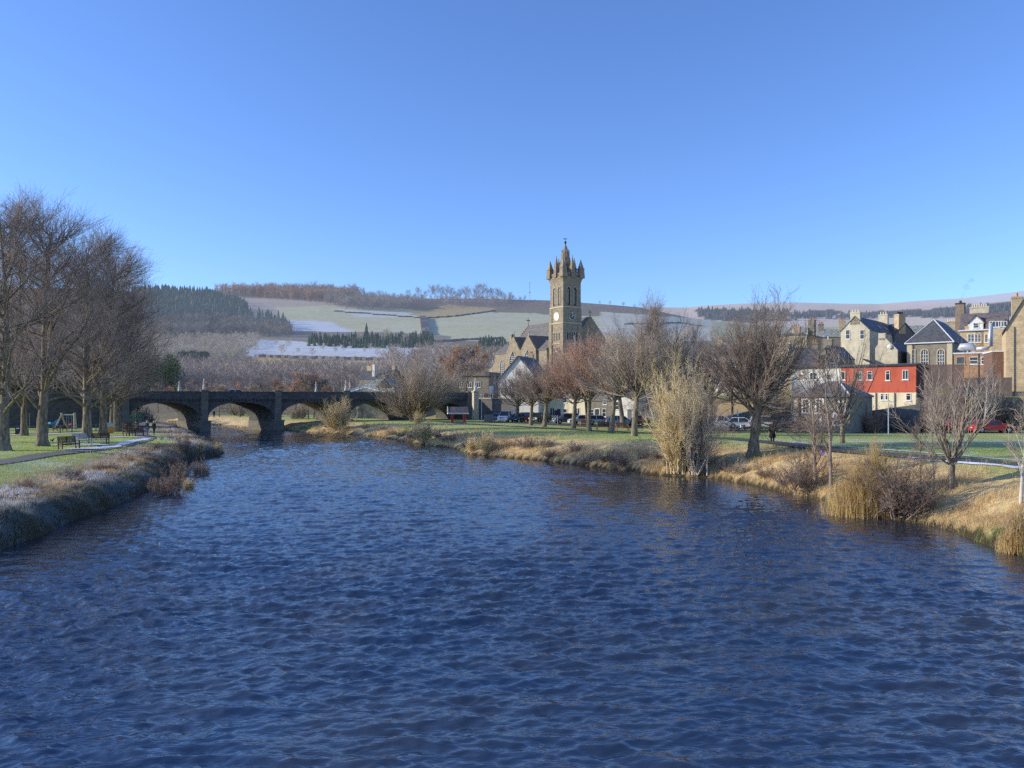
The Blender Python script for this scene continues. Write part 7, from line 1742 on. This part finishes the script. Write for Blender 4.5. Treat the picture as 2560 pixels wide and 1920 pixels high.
def person(loc, rz, h, label, top, legs, hair, stride=0.25, long_coat=False, hood=False, group=None, hat=None, swing=0.16):
    """faces local -y; built at 1.75 m and scaled"""
    e = empty('person', loc, rz, label, 'person', group); s = h/1.75; e.scale = (s, s, s)
    J = dict(pel=(0,0,0.95), spn=(0,-0.01,1.14), chs=(0,-0.01,1.34), nek=(0,0.0,1.48), hb=(0,-0.015,1.56), hc=(0,-0.03,1.64), ht=(0,-0.01,1.73))
    for sd, sg in (('L', 1), ('R', -1)):
        f = stride*sg; a = -swing*sg
        J['sh'+sd] = (0.17*sg, 0, 1.42); J['el'+sd] = (0.235*sg, 0.02+a*0.4, 1.14); J['wr'+sd] = (0.245*sg, -0.06+a, 0.90); J['ha'+sd] = (0.24*sg, -0.085+a*1.15, 0.83)
        J['hp'+sd] = (0.095*sg, 0, 0.92); J['kn'+sd] = (0.10*sg, -f*0.55-0.03, 0.50+abs(f)*0.03); J['an'+sd] = (0.10*sg, -f+0.03, 0.09+max(0,-f)*0.18); J['to'+sd] = (0.11*sg, -f-0.13, 0.035)
    names = list(J); ix = {n: i for i, n in enumerate(names)}; pts = [J[n] for n in names]
    E = [('pel','spn'),('spn','chs'),('chs','nek'),('nek','hb'),('hb','hc'),('hc','ht')]
    for sd in 'LR': E += [('chs','sh'+sd),('sh'+sd,'el'+sd),('el'+sd,'wr'+sd),('wr'+sd,'ha'+sd),('pel','hp'+sd),('hp'+sd,'kn'+sd),('kn'+sd,'an'+sd),('an'+sd,'to'+sd)]
    rad = {'pel':(0.15,0.11),'spn':(0.135,0.10),'chs':(0.155,0.11),'nek':0.058,'hb':0.07,'hc':(0.082,0.10),'ht':0.06}
    for sd in 'LR': rad.update({'sh'+sd:0.062,'el'+sd:0.045,'wr'+sd:0.03,'ha'+sd:(0.042,0.02),'hp'+sd:0.088,'kn'+sd:0.06,'an'+sd:0.042,'to'+sd:0.035})
    rl = [rad[n] for n in names]; el = [(ix[a], ix[b]) for a, b in E]
    # five fingers on each hand, slightly curled
    for sd, sg in (('L', 1), ('R', -1)):
        hx, hy, hzz = J['ha'+sd]
        for k, (dy, ln) in enumerate(((-0.027,0.075),(-0.009,0.085),(0.009,0.08),(0.025,0.062))):
            a = len(pts); pts += [(hx-0.006*sg, hy+dy, hzz-0.045), (hx-0.016*sg, hy+dy, hzz-0.045-ln*0.55), (hx-0.034*sg, hy+dy, hzz-0.045-ln)]; rl += [0.010, 0.009, 0.007]; el += [(ix['ha'+sd], a), (a, a+1), (a+1, a+2)]
        a = len(pts); pts += [(hx-0.012*sg, hy-0.045, hzz+0.005), (hx-0.026*sg, hy-0.06, hzz-0.04)]; rl += [0.012, 0.009]; el += [(ix['ha'+sd], a), (a, a+1)]
    skinned('body', pts, el, rl, 0, M_skin, e)
    # face
    mb = MB(); hc = J['hc']
    mb.frustum(0, hc[1]-0.115, hc[2]-0.035, hc[2]+0.02, 0.018, 0.022, 0.008, 0.008); mb.build('nose', M_skin, e)
    for sg in (-1, 1): mb = MB(); mb.blob((0.033*sg, hc[1]-0.094, hc[2]+0.018), 0.012, 6, 4); mb.build('eye', M_iron, e)
    mb = MB(); mb.box(-0.028,0.028,hc[1]-0.106,hc[1]-0.09,hc[2]-0.062,hc[2]-0.05); mb.build('mouth', plain('lips',(0.35,0.13,0.11),0.6,0.05,5), e)
    mb = MB()
    for i in range(1):
        mb.blob((0, hc[1]+0.022, hc[2]+0.045), (0.098,0.108,0.095), 10, 7)
        if hood or hat is None and long_coat: mb.blob((0, hc[1]+0.05, hc[2]-0.06), (0.105,0.085,0.13), 10, 6)
    mb.build('hood' if hood else ('hat' if hat else 'hair'), hat or hair, e, smooth=True)
    # jacket or coat, trousers, shoes
    cj = ['pel','spn','chs','nek','shL','elL','wrL','shR','elR','wrR']; ci = {n: i for i, n in enumerate(cj)}
    ce = [(ci[a], ci[b]) for a, b in (('pel','spn'),('spn','chs'),('chs','nek'),('chs','shL'),('shL','elL'),('elL','wrL'),('chs','shR'),('shR','elR'),('elR','wrR'))]
    cr = [(0.19,0.145),(0.175,0.135),(0.19,0.14),0.075,0.085,0.068,0.052,0.085,0.068,0.052]
    P2 = [J[n] for n in cj]; P2[0] = (0, 0, 0.90)
    c = skinned('coat' if long_coat else 'jacket', P2, ce, cr, 0, top, e)
    if long_coat:
        mb = MB(); n = 14; vs = []
        for rx, ry, z, oy in ((0.18,0.14,1.10,0),(0.20,0.16,0.92,0),(0.235,0.20,0.68,-0.01),(0.26,0.235,0.46,-0.02),(0.25,0.225,0.455,-0.02)):
            vs += [(rx*math.cos(2*PI*j/n)*(1+0.05*math.sin(5*2*PI*j/n)), oy+ry*math.sin(2*PI*j/n)*(1+0.05*math.cos(3*2*PI*j/n)), z) for j in range(n)]
        mb.add(vs, [(i*n+j, i*n+(j+1) % n, (i+1)*n+(j+1) % n, (i+1)*n+j) for i in range(4) for j in range(n)]); mb.build('coat_skirt', top, e, smooth=True)
    tj = ['pel','hpL','knL','anL','hpR','knR','anR']; ti = {n: i for i, n in enumerate(tj)}
    skinned('trousers', [J[n] for n in tj], [(ti[a], ti[b]) for a, b in (('pel','hpL'),('hpL','knL'),('knL','anL'),('pel','hpR'),('hpR','knR'),('knR','anR'))], [(0.16,0.125),0.108,0.08,0.062,0.108,0.08,0.062], 0, legs, e)
    for sd in 'LR':
        a, t_ = J['an'+sd], J['to'+sd]; mb = MB(); mb.blob(((a[0]+t_[0])/2, (a[1]+t_[1])/2-0.01, t_[2]+0.012), (0.05,0.14,0.05), 8, 5); mb.build('shoe', M_iron, e, smooth=True)
    return e
BLK, NAVY, DNM, GRYT = cloth('black', (0.012,0.013,0.018)), cloth('navy', (0.02,0.025,0.05)), cloth('denim', (0.07,0.10,0.18)), cloth('pale_grey', (0.42,0.42,0.42))
HB, HW = plain('dark_hair', (0.03,0.02,0.015), 0.6, 0.2, 9), plain('white_hair', (0.7,0.69,0.66), 0.7, 0.1, 9)
def pf(px_, py_): return foot(px_, py_, 30, 140)
person(pf(1931, 1109), R(-25), 1.80, 'woman walking on the right-hand path in a long black hooded coat', BLK, BLK, HB, 0.16, True, swing=0.05)
person(pf(1941, 1083), R(160), 1.7, 'person in dark clothes on the lawn behind the woman in the long coat', BLK, BLK, HB, 0.2)
person(pf(368, 1087), R(172), 1.74, 'white-haired walker in a navy jacket and jeans on the left lawn path', NAVY, DNM, HW, 0.16, group='walkers on the left lawn path')
person(pf(385, 1087), R(178), 1.74, 'white-haired walker in a black jacket on the river side of the pair', BLK, NAVY, HW, 0.18, group='walkers on the left lawn path')
person(pf(341, 1071), R(150), 1.74, 'walker in a black hooded jacket and pale trousers near the bridge arch', BLK, GRYT, HB, 0.2, hood=True)
p_ = on_ground(535, 187); person(Vector((p_.x, p_.y, max(p_.z, 0.15))), R(30), 1.72, 'person in dark clothes seen through the second bridge arch', BLK, BLK, HB, 0.1)
person(on_ground(2455, 104.5), R(20), 1.75, 'person in a dark hat standing behind the right-hand red car', BLK, BLK, HB, 0.05, hat=BLK)

# ------------------------------------------------------------------ birds
def bird(loc, rz, s, mat, beak, label, cat):
    e = empty('bird', loc, rz, label, cat); e.scale = (s, s, s)
    mb = MB(); vs = []; k = 8                       # body, neck and head as one loft along -y
    for y, z, rx, r in ((0.24,0.24,0.015,0.01),(0.14,0.235,0.05,0.035),(0.02,0.21,0.085,0.08),(-0.08,0.22,0.08,0.08),(-0.14,0.28,0.045,0.045),(-0.16,0.34,0.042,0.045),(-0.20,0.36,0.038,0.038),(-0.24,0.355,0.012,0.012)):
        vs += [(rx*math.cos(2*PI*j/k), y, z+r*math.sin(2*PI*j/k)) for j in range(k)]
    mb.add(vs, [(i*k+j, i*k+(j+1) % k, (i+1)*k+(j+1) % k, (i+1)*k+j) for i in range(7) for j in range(k)]+[tuple(range(k))[::-1], tuple(range(7*k, 8*k))]); mb.build('body', mat, e, smooth=True)
    mb = MB(); mb.frustum(0, -0.265, 0.335, 0.355, 0.008, 0.035, 0.006, 0.03); mb.build('beak', beak, e)
    for sg in (-1, 1):
        mb = MB(); mb.tube([(0.03*sg,0.02,0.15),(0.03*sg,0.01,0.01)], 0.008, 5); mb.box(0.03*sg-0.02, 0.03*sg+0.02, -0.05, 0.02, 0.0, 0.012); mb.build('leg', beak, e)
        mb = MB(); mb.blob((0.075*sg, 0.06, 0.23), (0.018,0.13,0.055), 6, 5); mb.build('wing', plain('gull_wing',(0.42,0.44,0.47),0.8,0.1,6) if mat != M_iron else mat, e, smooth=True)
M_gull = plain('white_feathers', (0.8,0.8,0.78), 0.85, 0.05, 8); M_beak = plain('yellow_beak', (0.6,0.36,0.06), 0.5, 0.1, 5)
bird(pf(402, 1105), R(-60), 1.35, M_gull, M_beak, 'white gull standing on the left lawn near the bank', 'bird')
bird(pf(131, 1107), R(70), 1.1, M_iron, M_iron, 'black crow on the grass right of the thick lime trunk', 'bird')

# ------------------------------------------------------------------ benches and park furniture
M_wood = plain('dark_bench_wood', (0.10,0.055,0.045), 0.8, 0.25, 6); M_woodf = plain('frosted_bench_wood', (0.38,0.37,0.38), 0.85, 0.25, 6)
def bench(loc, rz, label, mat=M_wood, L=1.6, snow=False):
    e = empty('park_bench', loc, rz, label, 'bench', 'park benches'); hl = L/2   # seat faces local -y
    mb = MB()
    for i in range(5): mb.box(-hl+0.05, hl-0.05, -0.25+i*0.1, -0.165+i*0.1, 0.42, 0.455)
    mb.box(-hl+0.05, hl-0.05, -0.24, 0.24, 0.385, 0.4195); mb.build('seat', mat, e)
    mb = MB()
    for i in range(5): z = 0.52+i*0.09; y = 0.25+i*0.025; mb.box(-hl+0.02, hl-0.02, y, y+0.03, z, z+0.075)
    mb.box(-hl+0.02, hl-0.02, 0.365, 0.41, 0.97, 1.03); mb.box(-0.03,0.03,0.28,0.42,0.5,0.99); mb.build('backrest', mat, e)
    for sx in (-1, 1):
        mb = MB(); mb.box(sx*(hl-0.035)-0.035, sx*(hl-0.035)+0.035, -0.26, -0.19, 0, 0.66); mb.build('leg', mat, e)
        mb = MB(); mb.add([(sx*(hl-0.035)-0.036,0.22,0),(sx*(hl-0.035)+0.036,0.22,0),(sx*(hl-0.035)+0.036,0.29,0),(sx*(hl-0.035)-0.036,0.29,0),(sx*(hl-0.035)-0.036,0.36,1.02),(sx*(hl-0.035)+0.036,0.36,1.02),(sx*(hl-0.035)+0.036,0.42,1.02),(sx*(hl-0.035)-0.036,0.42,1.02)], [(0,3,2,1),(4,5,6,7),(0,1,5,4),(1,2,6,5),(2,3,7,6),(3,0,4,7)]); mb.build('leg', mat, e)
        mb = MB(); mb.box(sx*(hl-0.035)-0.045, sx*(hl-0.035)+0.045, -0.28, 0.30, 0.661, 0.70); mb.build('armrest', mat, e)
    if snow: mb = MB(); mb.box(-hl+0.06, hl-0.06, -0.24, 0.2, 0.456, 0.475); mb.build('snow', M_snow, e)
    return e
bench(pf(173, 1123), R(62), 'dark wooden bench seen side-on right of the thick lime trunk', L=1.5)
bench(pf(206, 1113), R(75), 'frosted bench seen end-on in the snowy patch beyond the nearest bench', M_woodf)
bench(pf(247, 1111), R(5), 'dark bench facing the path right of the frosted bench, snow on its seat', snow=True)
bench(pf(324, 1091), R(70), 'dark bench seen end-on by the path near the walkers, left of its twin', L=1.4)
bench(pf(341, 1090), R(200), 'dark bench with its back turned by the path nearest the walkers')
bench(pf(331, 1074), R(15), 'dark bench by the railing near the bridge arch', L=1.7)
bench(foot(1507, 1074, 40, 140), R(190), 'dark bench on the right lawn left of the smooth grey trunk')
bench(foot(1462, 1067, 40, 140), R(200), 'brown bench on the right lawn behind the gnarled trunk', plain('brown_bench_wood', (0.28,0.15,0.08), 0.8, 0.2, 6))
bench(foot(1556, 1077, 40, 140), R(15), 'reddish-brown bench on the right lawn right of the smooth grey trunk', plain('red_brown_wood', (0.34,0.15,0.08), 0.8, 0.2, 6))
# rails along the left path
def rail_fence(name, pts, hgt, label, nrail=2, mat=None, cat='fence'):
    e = empty(name, (0,0,0), 0, label, cat); P = [Vector((x, y, gz(x, y))) for x, y in pts]; mat = mat or M_wood
    pos = []
    for a, b in zip(P[:-1], P[1:]):
        n = max(1, int((b-a).length/1.9))
        for i in range(n): pos.append(a+(b-a)*i/n)
    pos.append(P[-1])
    for p in pos: mb = MB(); mb.box(p.x-0.05, p.x+0.05, p.y-0.05, p.y+0.05, p.z-0.2, p.z+hgt); mb.build('post', mat, e)
    for k in range(nrail):
        z = hgt*(0.92-0.42*k); mb = MB(); mb.tube([p+Vector((0,0,z)) for p in pos], 0.035, 5); mb.build('rail', mat, e)
rail_fence('rail_fence', fpts([(300,1070),(318,1073),(345,1075),(366,1077)]), 0.75, 'low dark rail fence beside the benches near the bridge arch')
M_galv = plain('green_grey_rail', (0.16,0.19,0.17), 0.6, 0.1, 5)
rail_fence('playground_fence', fpts([(-60,1086),(20,1085.5),(70,1085),(120,1084),(180,1081),(240,1078),(258,1077)]), 1.0, 'thin low metal fence in front of the playground', 3, M_galv)
# litter bin
e = empty('litter_bin', pf(46, 1087), 0.3, 'dark square litter bin by the playground fence', 'bin'); mb = MB(); mb.box(-0.28,0.28,-0.28,0.28,0,0.95); mb.build('body', M_iron, e); mb = MB(); mb.box(-0.32,0.32,-0.32,0.32,0.95,1.12); mb.build('lid', plain('bin_lid',(0.07,0.06,0.06),0.6,0.1,4), e)
mb = MB(); mb.box(-0.18,0.18,-0.30,-0.281,0.72,0.86); mb.build('opening', plain('bin_mark',(0.5,0.5,0.5),0.6,0.1,4), e)
# swing
M_pine = plain('pale_timber', (0.50,0.41,0.29), 0.85, 0.2, 5); M_chain = plain('chain', (0.35,0.36,0.38), 0.4, 0.1, 5)
p = pf(170, 1073); e = empty('swing_frame', p, R(-4), 'timber swing frame with two swings in the playground', 'swing'); s_ = p.y/F; wd = 19*s_; hh = 36*s_
for sx in (-1, 1):
    mb = MB(); mb.tube([(sx*(wd+0.45),-0.9,-0.1),(sx*wd*0.80,0.05,hh+0.25)], 0.11, 7); mb.build('leg', M_pine, e)
    mb = MB(); mb.tube([(sx*(wd*0.62),0.9,-0.1),(sx*wd*0.98,-0.05,hh+0.25)], 0.11, 7); mb.build('leg', M_pine, e)
mb = MB(); mb.tube([(-wd*0.95,0,hh),(wd*0.95,0,hh)], 0.09, 8); mb.build('crossbeam', M_chain, e)
for x in (-0.42, 0.28):
    mb = MB(); mb.box(wd*x-0.25, wd*x+0.25, -0.1, 0.1, 0.48, 0.53); st = mb.build('swing_seat', M_iron, e)
    for dx in (-0.24, 0.24): mb = MB(); mb.tube([(wd*x+dx,0,0.53),(wd*x+dx,0,hh)], 0.022, 5); mb.build('chain', M_chain, st)
# play tower
p = pf(62, 1069); e = empty('play_tower', p, R(-10), 'play tower with pale green panels left of the thick lime trunk', 'play tower'); s_ = p.y/F
M_pgreen = plain('pale_green_panel', (0.55,0.66,0.48), 0.6, 0.06, 3); M_brownp = plain('brown_panel', (0.16,0.08,0.06), 0.7, 0.1, 3); M_tealp = plain('teal_panel', (0.02,0.10,0.10), 0.6, 0.1, 3)
x0, x1 = -33*s_, 25*s_
for i, x in enumerate(np.linspace(x0, x1, 6)):
    for y in (-0.8, 0.8): mb = MB(); mb.box(x-0.06, x+0.06, y-0.06, y+0.06, -0.2, (40-4*(i % 2))*s_); mb.build('post', M_pine, e)
mb = MB(); mb.box(x0, x0+12*s_, -0.9, -0.865, 24*s_, 36*s_); mb.build('panel', M_pgreen, e)
mb = MB(); mb.box(x0+15*s_, x0+27*s_, -0.9, -0.865, 24*s_, 37*s_); mb.build('panel', M_pgreen, e)
mb = MB(); mb.box(x0+28*s_, x0+38*s_, -0.92, -0.87, 20*s_, 38*s_); mb.build('panel', M_tealp, e)
mb = MB(); mb.box(x0, x1, -0.8, 0.8, 14*s_, 15.5*s_); mb.build('deck', M_brownp, e)
mb = MB(); mb.add([(x1,-0.45,15.5*s_),(x1,0.45,15.5*s_),(x1+16*s_,0.45,2*s_),(x1+16*s_,-0.45,2*s_),(x1,-0.45,14*s_),(x1,0.45,14*s_),(x1+16*s_,0.45,0.5*s_),(x1+16*s_,-0.45,0.5*s_)], [(0,1,2,3),(4,7,6,5),(0,3,7,4),(1,5,6,2)]); mb.build('slide', M_tealp, e)
mb = MB(); mb.box(x0+40*s_, x0+45*s_, -0.93, -0.90, 26*s_, 34*s_); mb.build('panel', M_white, e)
# green screen, springers, hut, picnic table, goal
p = pf(250, 1062); e = empty('green_screen', on_ground(232, 150), R(-6), 'teal-green boarded screen at the back of the playground', 'screen'); mb = MB()
for i in range(26): mb.box(-16+i*1.0, -16+i*1.0+0.95, -0.02*(i % 2), 0.06, -0.2, 2.1)
mb.build('boards', plain('teal_boards', (0.02,0.085,0.085), 0.7, 0.2, 3), e)
def springer(px_, py_, mat, label, sc):
    e = empty('spring_rider', pf(px_, py_), R(80), label, 'play equipment'); e.scale = (sc, sc, sc)
    mb = MB(); mb.tube([(0.12*math.cos(k*0.8), 0.12*math.sin(k*0.8), k*0.016) for k in range(26)], 0.02, 5); mb.build('spring', M_chain, e)
    mb = MB(); mb.prism([(-0.65,0.5),(-0.4,0.42),(0.45,0.42),(0.7,0.62),(0.62,0.95),(0.4,0.9),(0.25,0.66),(-0.35,0.64),(-0.6,0.72)], 'y', -0.16, 0.16); mb.build('body', mat, e)
    mb = MB(); mb.tube([(0.3,-0.3,0.88),(0.3,0.3,0.88)], 0.03, 6); mb.build('handle', M_iron, e)
springer(134, 1071, plain('sky_blue_plastic', (0.06,0.32,0.50), 0.4, 0.05, 3), 'sky-blue boat-shaped spring rider left of the swings', 1.4)
springer(171, 1072, plain('coral_plastic', (0.62,0.10,0.08), 0.4, 0.05, 3), 'coral red spring rider under the swings', 0.9)
p = pf(272, 1083); e = empty('play_hut', p, R(-18), 'small orange play hut with a pale green roof between two lime trunks', 'play hut'); s_ = p.y/F; w_h = 11*s_
M_or = plain('orange_panel', (0.70,0.30,0.06), 0.6, 0.08, 3)
mb = MB(); mb.box(-w_h/2, w_h/2, -0.5, 0.5, 0, 0.9); mb.prism([(-w_h/2,0.9),(w_h/2,0.9),(-w_h/2,1.25)], 'y', -0.5, 0.5); mb.build('wall', M_or, e)
mb = MB(); mb.prism([(-w_h/2-0.1,1.27),(w_h/2+0.1,0.88),(w_h/2+0.1,0.96),(-w_h/2-0.1,1.36)], 'y', -0.6, 0.6); mb.build('roof', M_pgreen, e); mb = MB(); mb.box(-0.1,0.12,-0.515,-0.501,0.35,0.8); mb.build('doorway', M_iron, e)
p = pf(150, 1078); e = empty('picnic_table', p, R(10), 'dark picnic table in front of the spring rider in the playground', 'table'); mb = MB(); mb.box(-0.9,0.9,-0.4,0.4,0.7,0.76); mb.build('top', M_wood, e)
for y in (-0.75, 0.75): mb = MB(); mb.box(-0.9,0.9,y-0.14,y+0.14,0.42,0.46); mb.build('seat', M_wood, e)
for x in (-0.6, 0.6): mb = MB(); mb.tube([(x,-0.8,0),(x,-0.2,0.7)], 0.05, 5); mb.tube([(x,0.8,0),(x,0.2,0.7)], 0.05, 5); mb.tube([(x,-0.8,0.4),(x,0.8,0.4)], 0.045, 5); mb.build('leg', M_wood, e)
# signs and small things on the right lawn
e = empty('road_sign', foot(1394, 1062, 60, 145), R(5), 'dark blue sign on a thin post in front of the cream cottage', 'sign'); mb = MB(); mb.lathe([(0.04,-0.2),(0.04,2.3)], k=6); mb.build('post', M_steel, e); mb = MB(); mb.box(-0.5,0.5,-0.06,-0.042,1.5,2.3); mb.build('panel', plain('navy_sign',(0.03,0.04,0.13),0.5,0.05,3), e)
e = empty('road_sign', foot(1843, 1071, 40, 130), R(5), 'thin signpost with a small pale sign beside the white hatchback', 'sign'); mb = MB(); mb.lathe([(0.035,-0.2),(0.035,2.6)], k=6); mb.build('post', M_galv, e); mb = MB(); mb.box(0.0,0.16,-0.055,-0.037,1.7,2.35); mb.build('panel', M_white, e)
p = foot(1857, 1073, 40, 130); e = empty('notice_bin', p, R(0), 'white cabinet with a dark red side panel in front of the white hatchback', 'cabinet'); mb = MB(); mb.box(-0.3,0.0,-0.2,0.2,0,0.55); mb.build('body', M_white, e); mb = MB(); mb.box(0.002,0.22,-0.2,0.2,0,0.55); mb.build('side_panel', plain('dark_red_panel',(0.18,0.03,0.025),0.6,0.1,3), e); mb = MB(); mb.box(-0.28,-0.05,-0.215,-0.202,0.42,0.52); mb.build('slot', M_iron, e)
e = empty('street_lamp', foot(2221, 1086, 40, 130), R(0), 'thin grey street lamp with a short arm behind the golden reeds', 'lamp post'); s_ = e.location.y/F; mb = MB(); mb.tube([(0,0,-0.2),(0,0,80*s_),(0.2,0,81.5*s_),(7*s_,0,81.5*s_)], 0.055, 6); mb.build('pole', M_steel, e); mb = MB(); mb.box(7*s_,7*s_+0.45,-0.1,0.1,81.0*s_,82.2*s_); mb.build('lantern', M_steel, e)
e = empty('litter', foot(2056, 1150, 30, 80), 0, 'crumpled purple plastic caught in the bank scrub under the alders', 'litter'); rs = np.random.RandomState(3); mb = MB(); n = 10; vs = []
for i in range(6): vs += [(0.16*math.sin(PI*(i+.3)/6.6)*math.cos(2*PI*j/n)*(0.6+0.8*rs.rand()), 0.16*math.sin(PI*(i+.3)/6.6)*math.sin(2*PI*j/n)*(0.6+0.8*rs.rand()), 0.25+0.07*i) for j in range(n)]
mb.add(vs, [(i*n+j, i*n+(j+1) % n, (i+1)*n+(j+1) % n, (i+1)*n+j) for i in range(5) for j in range(n)]); mb.build('sheet', plain('purple_plastic',(0.36,0.20,0.58),0.5,0.1,6), e)
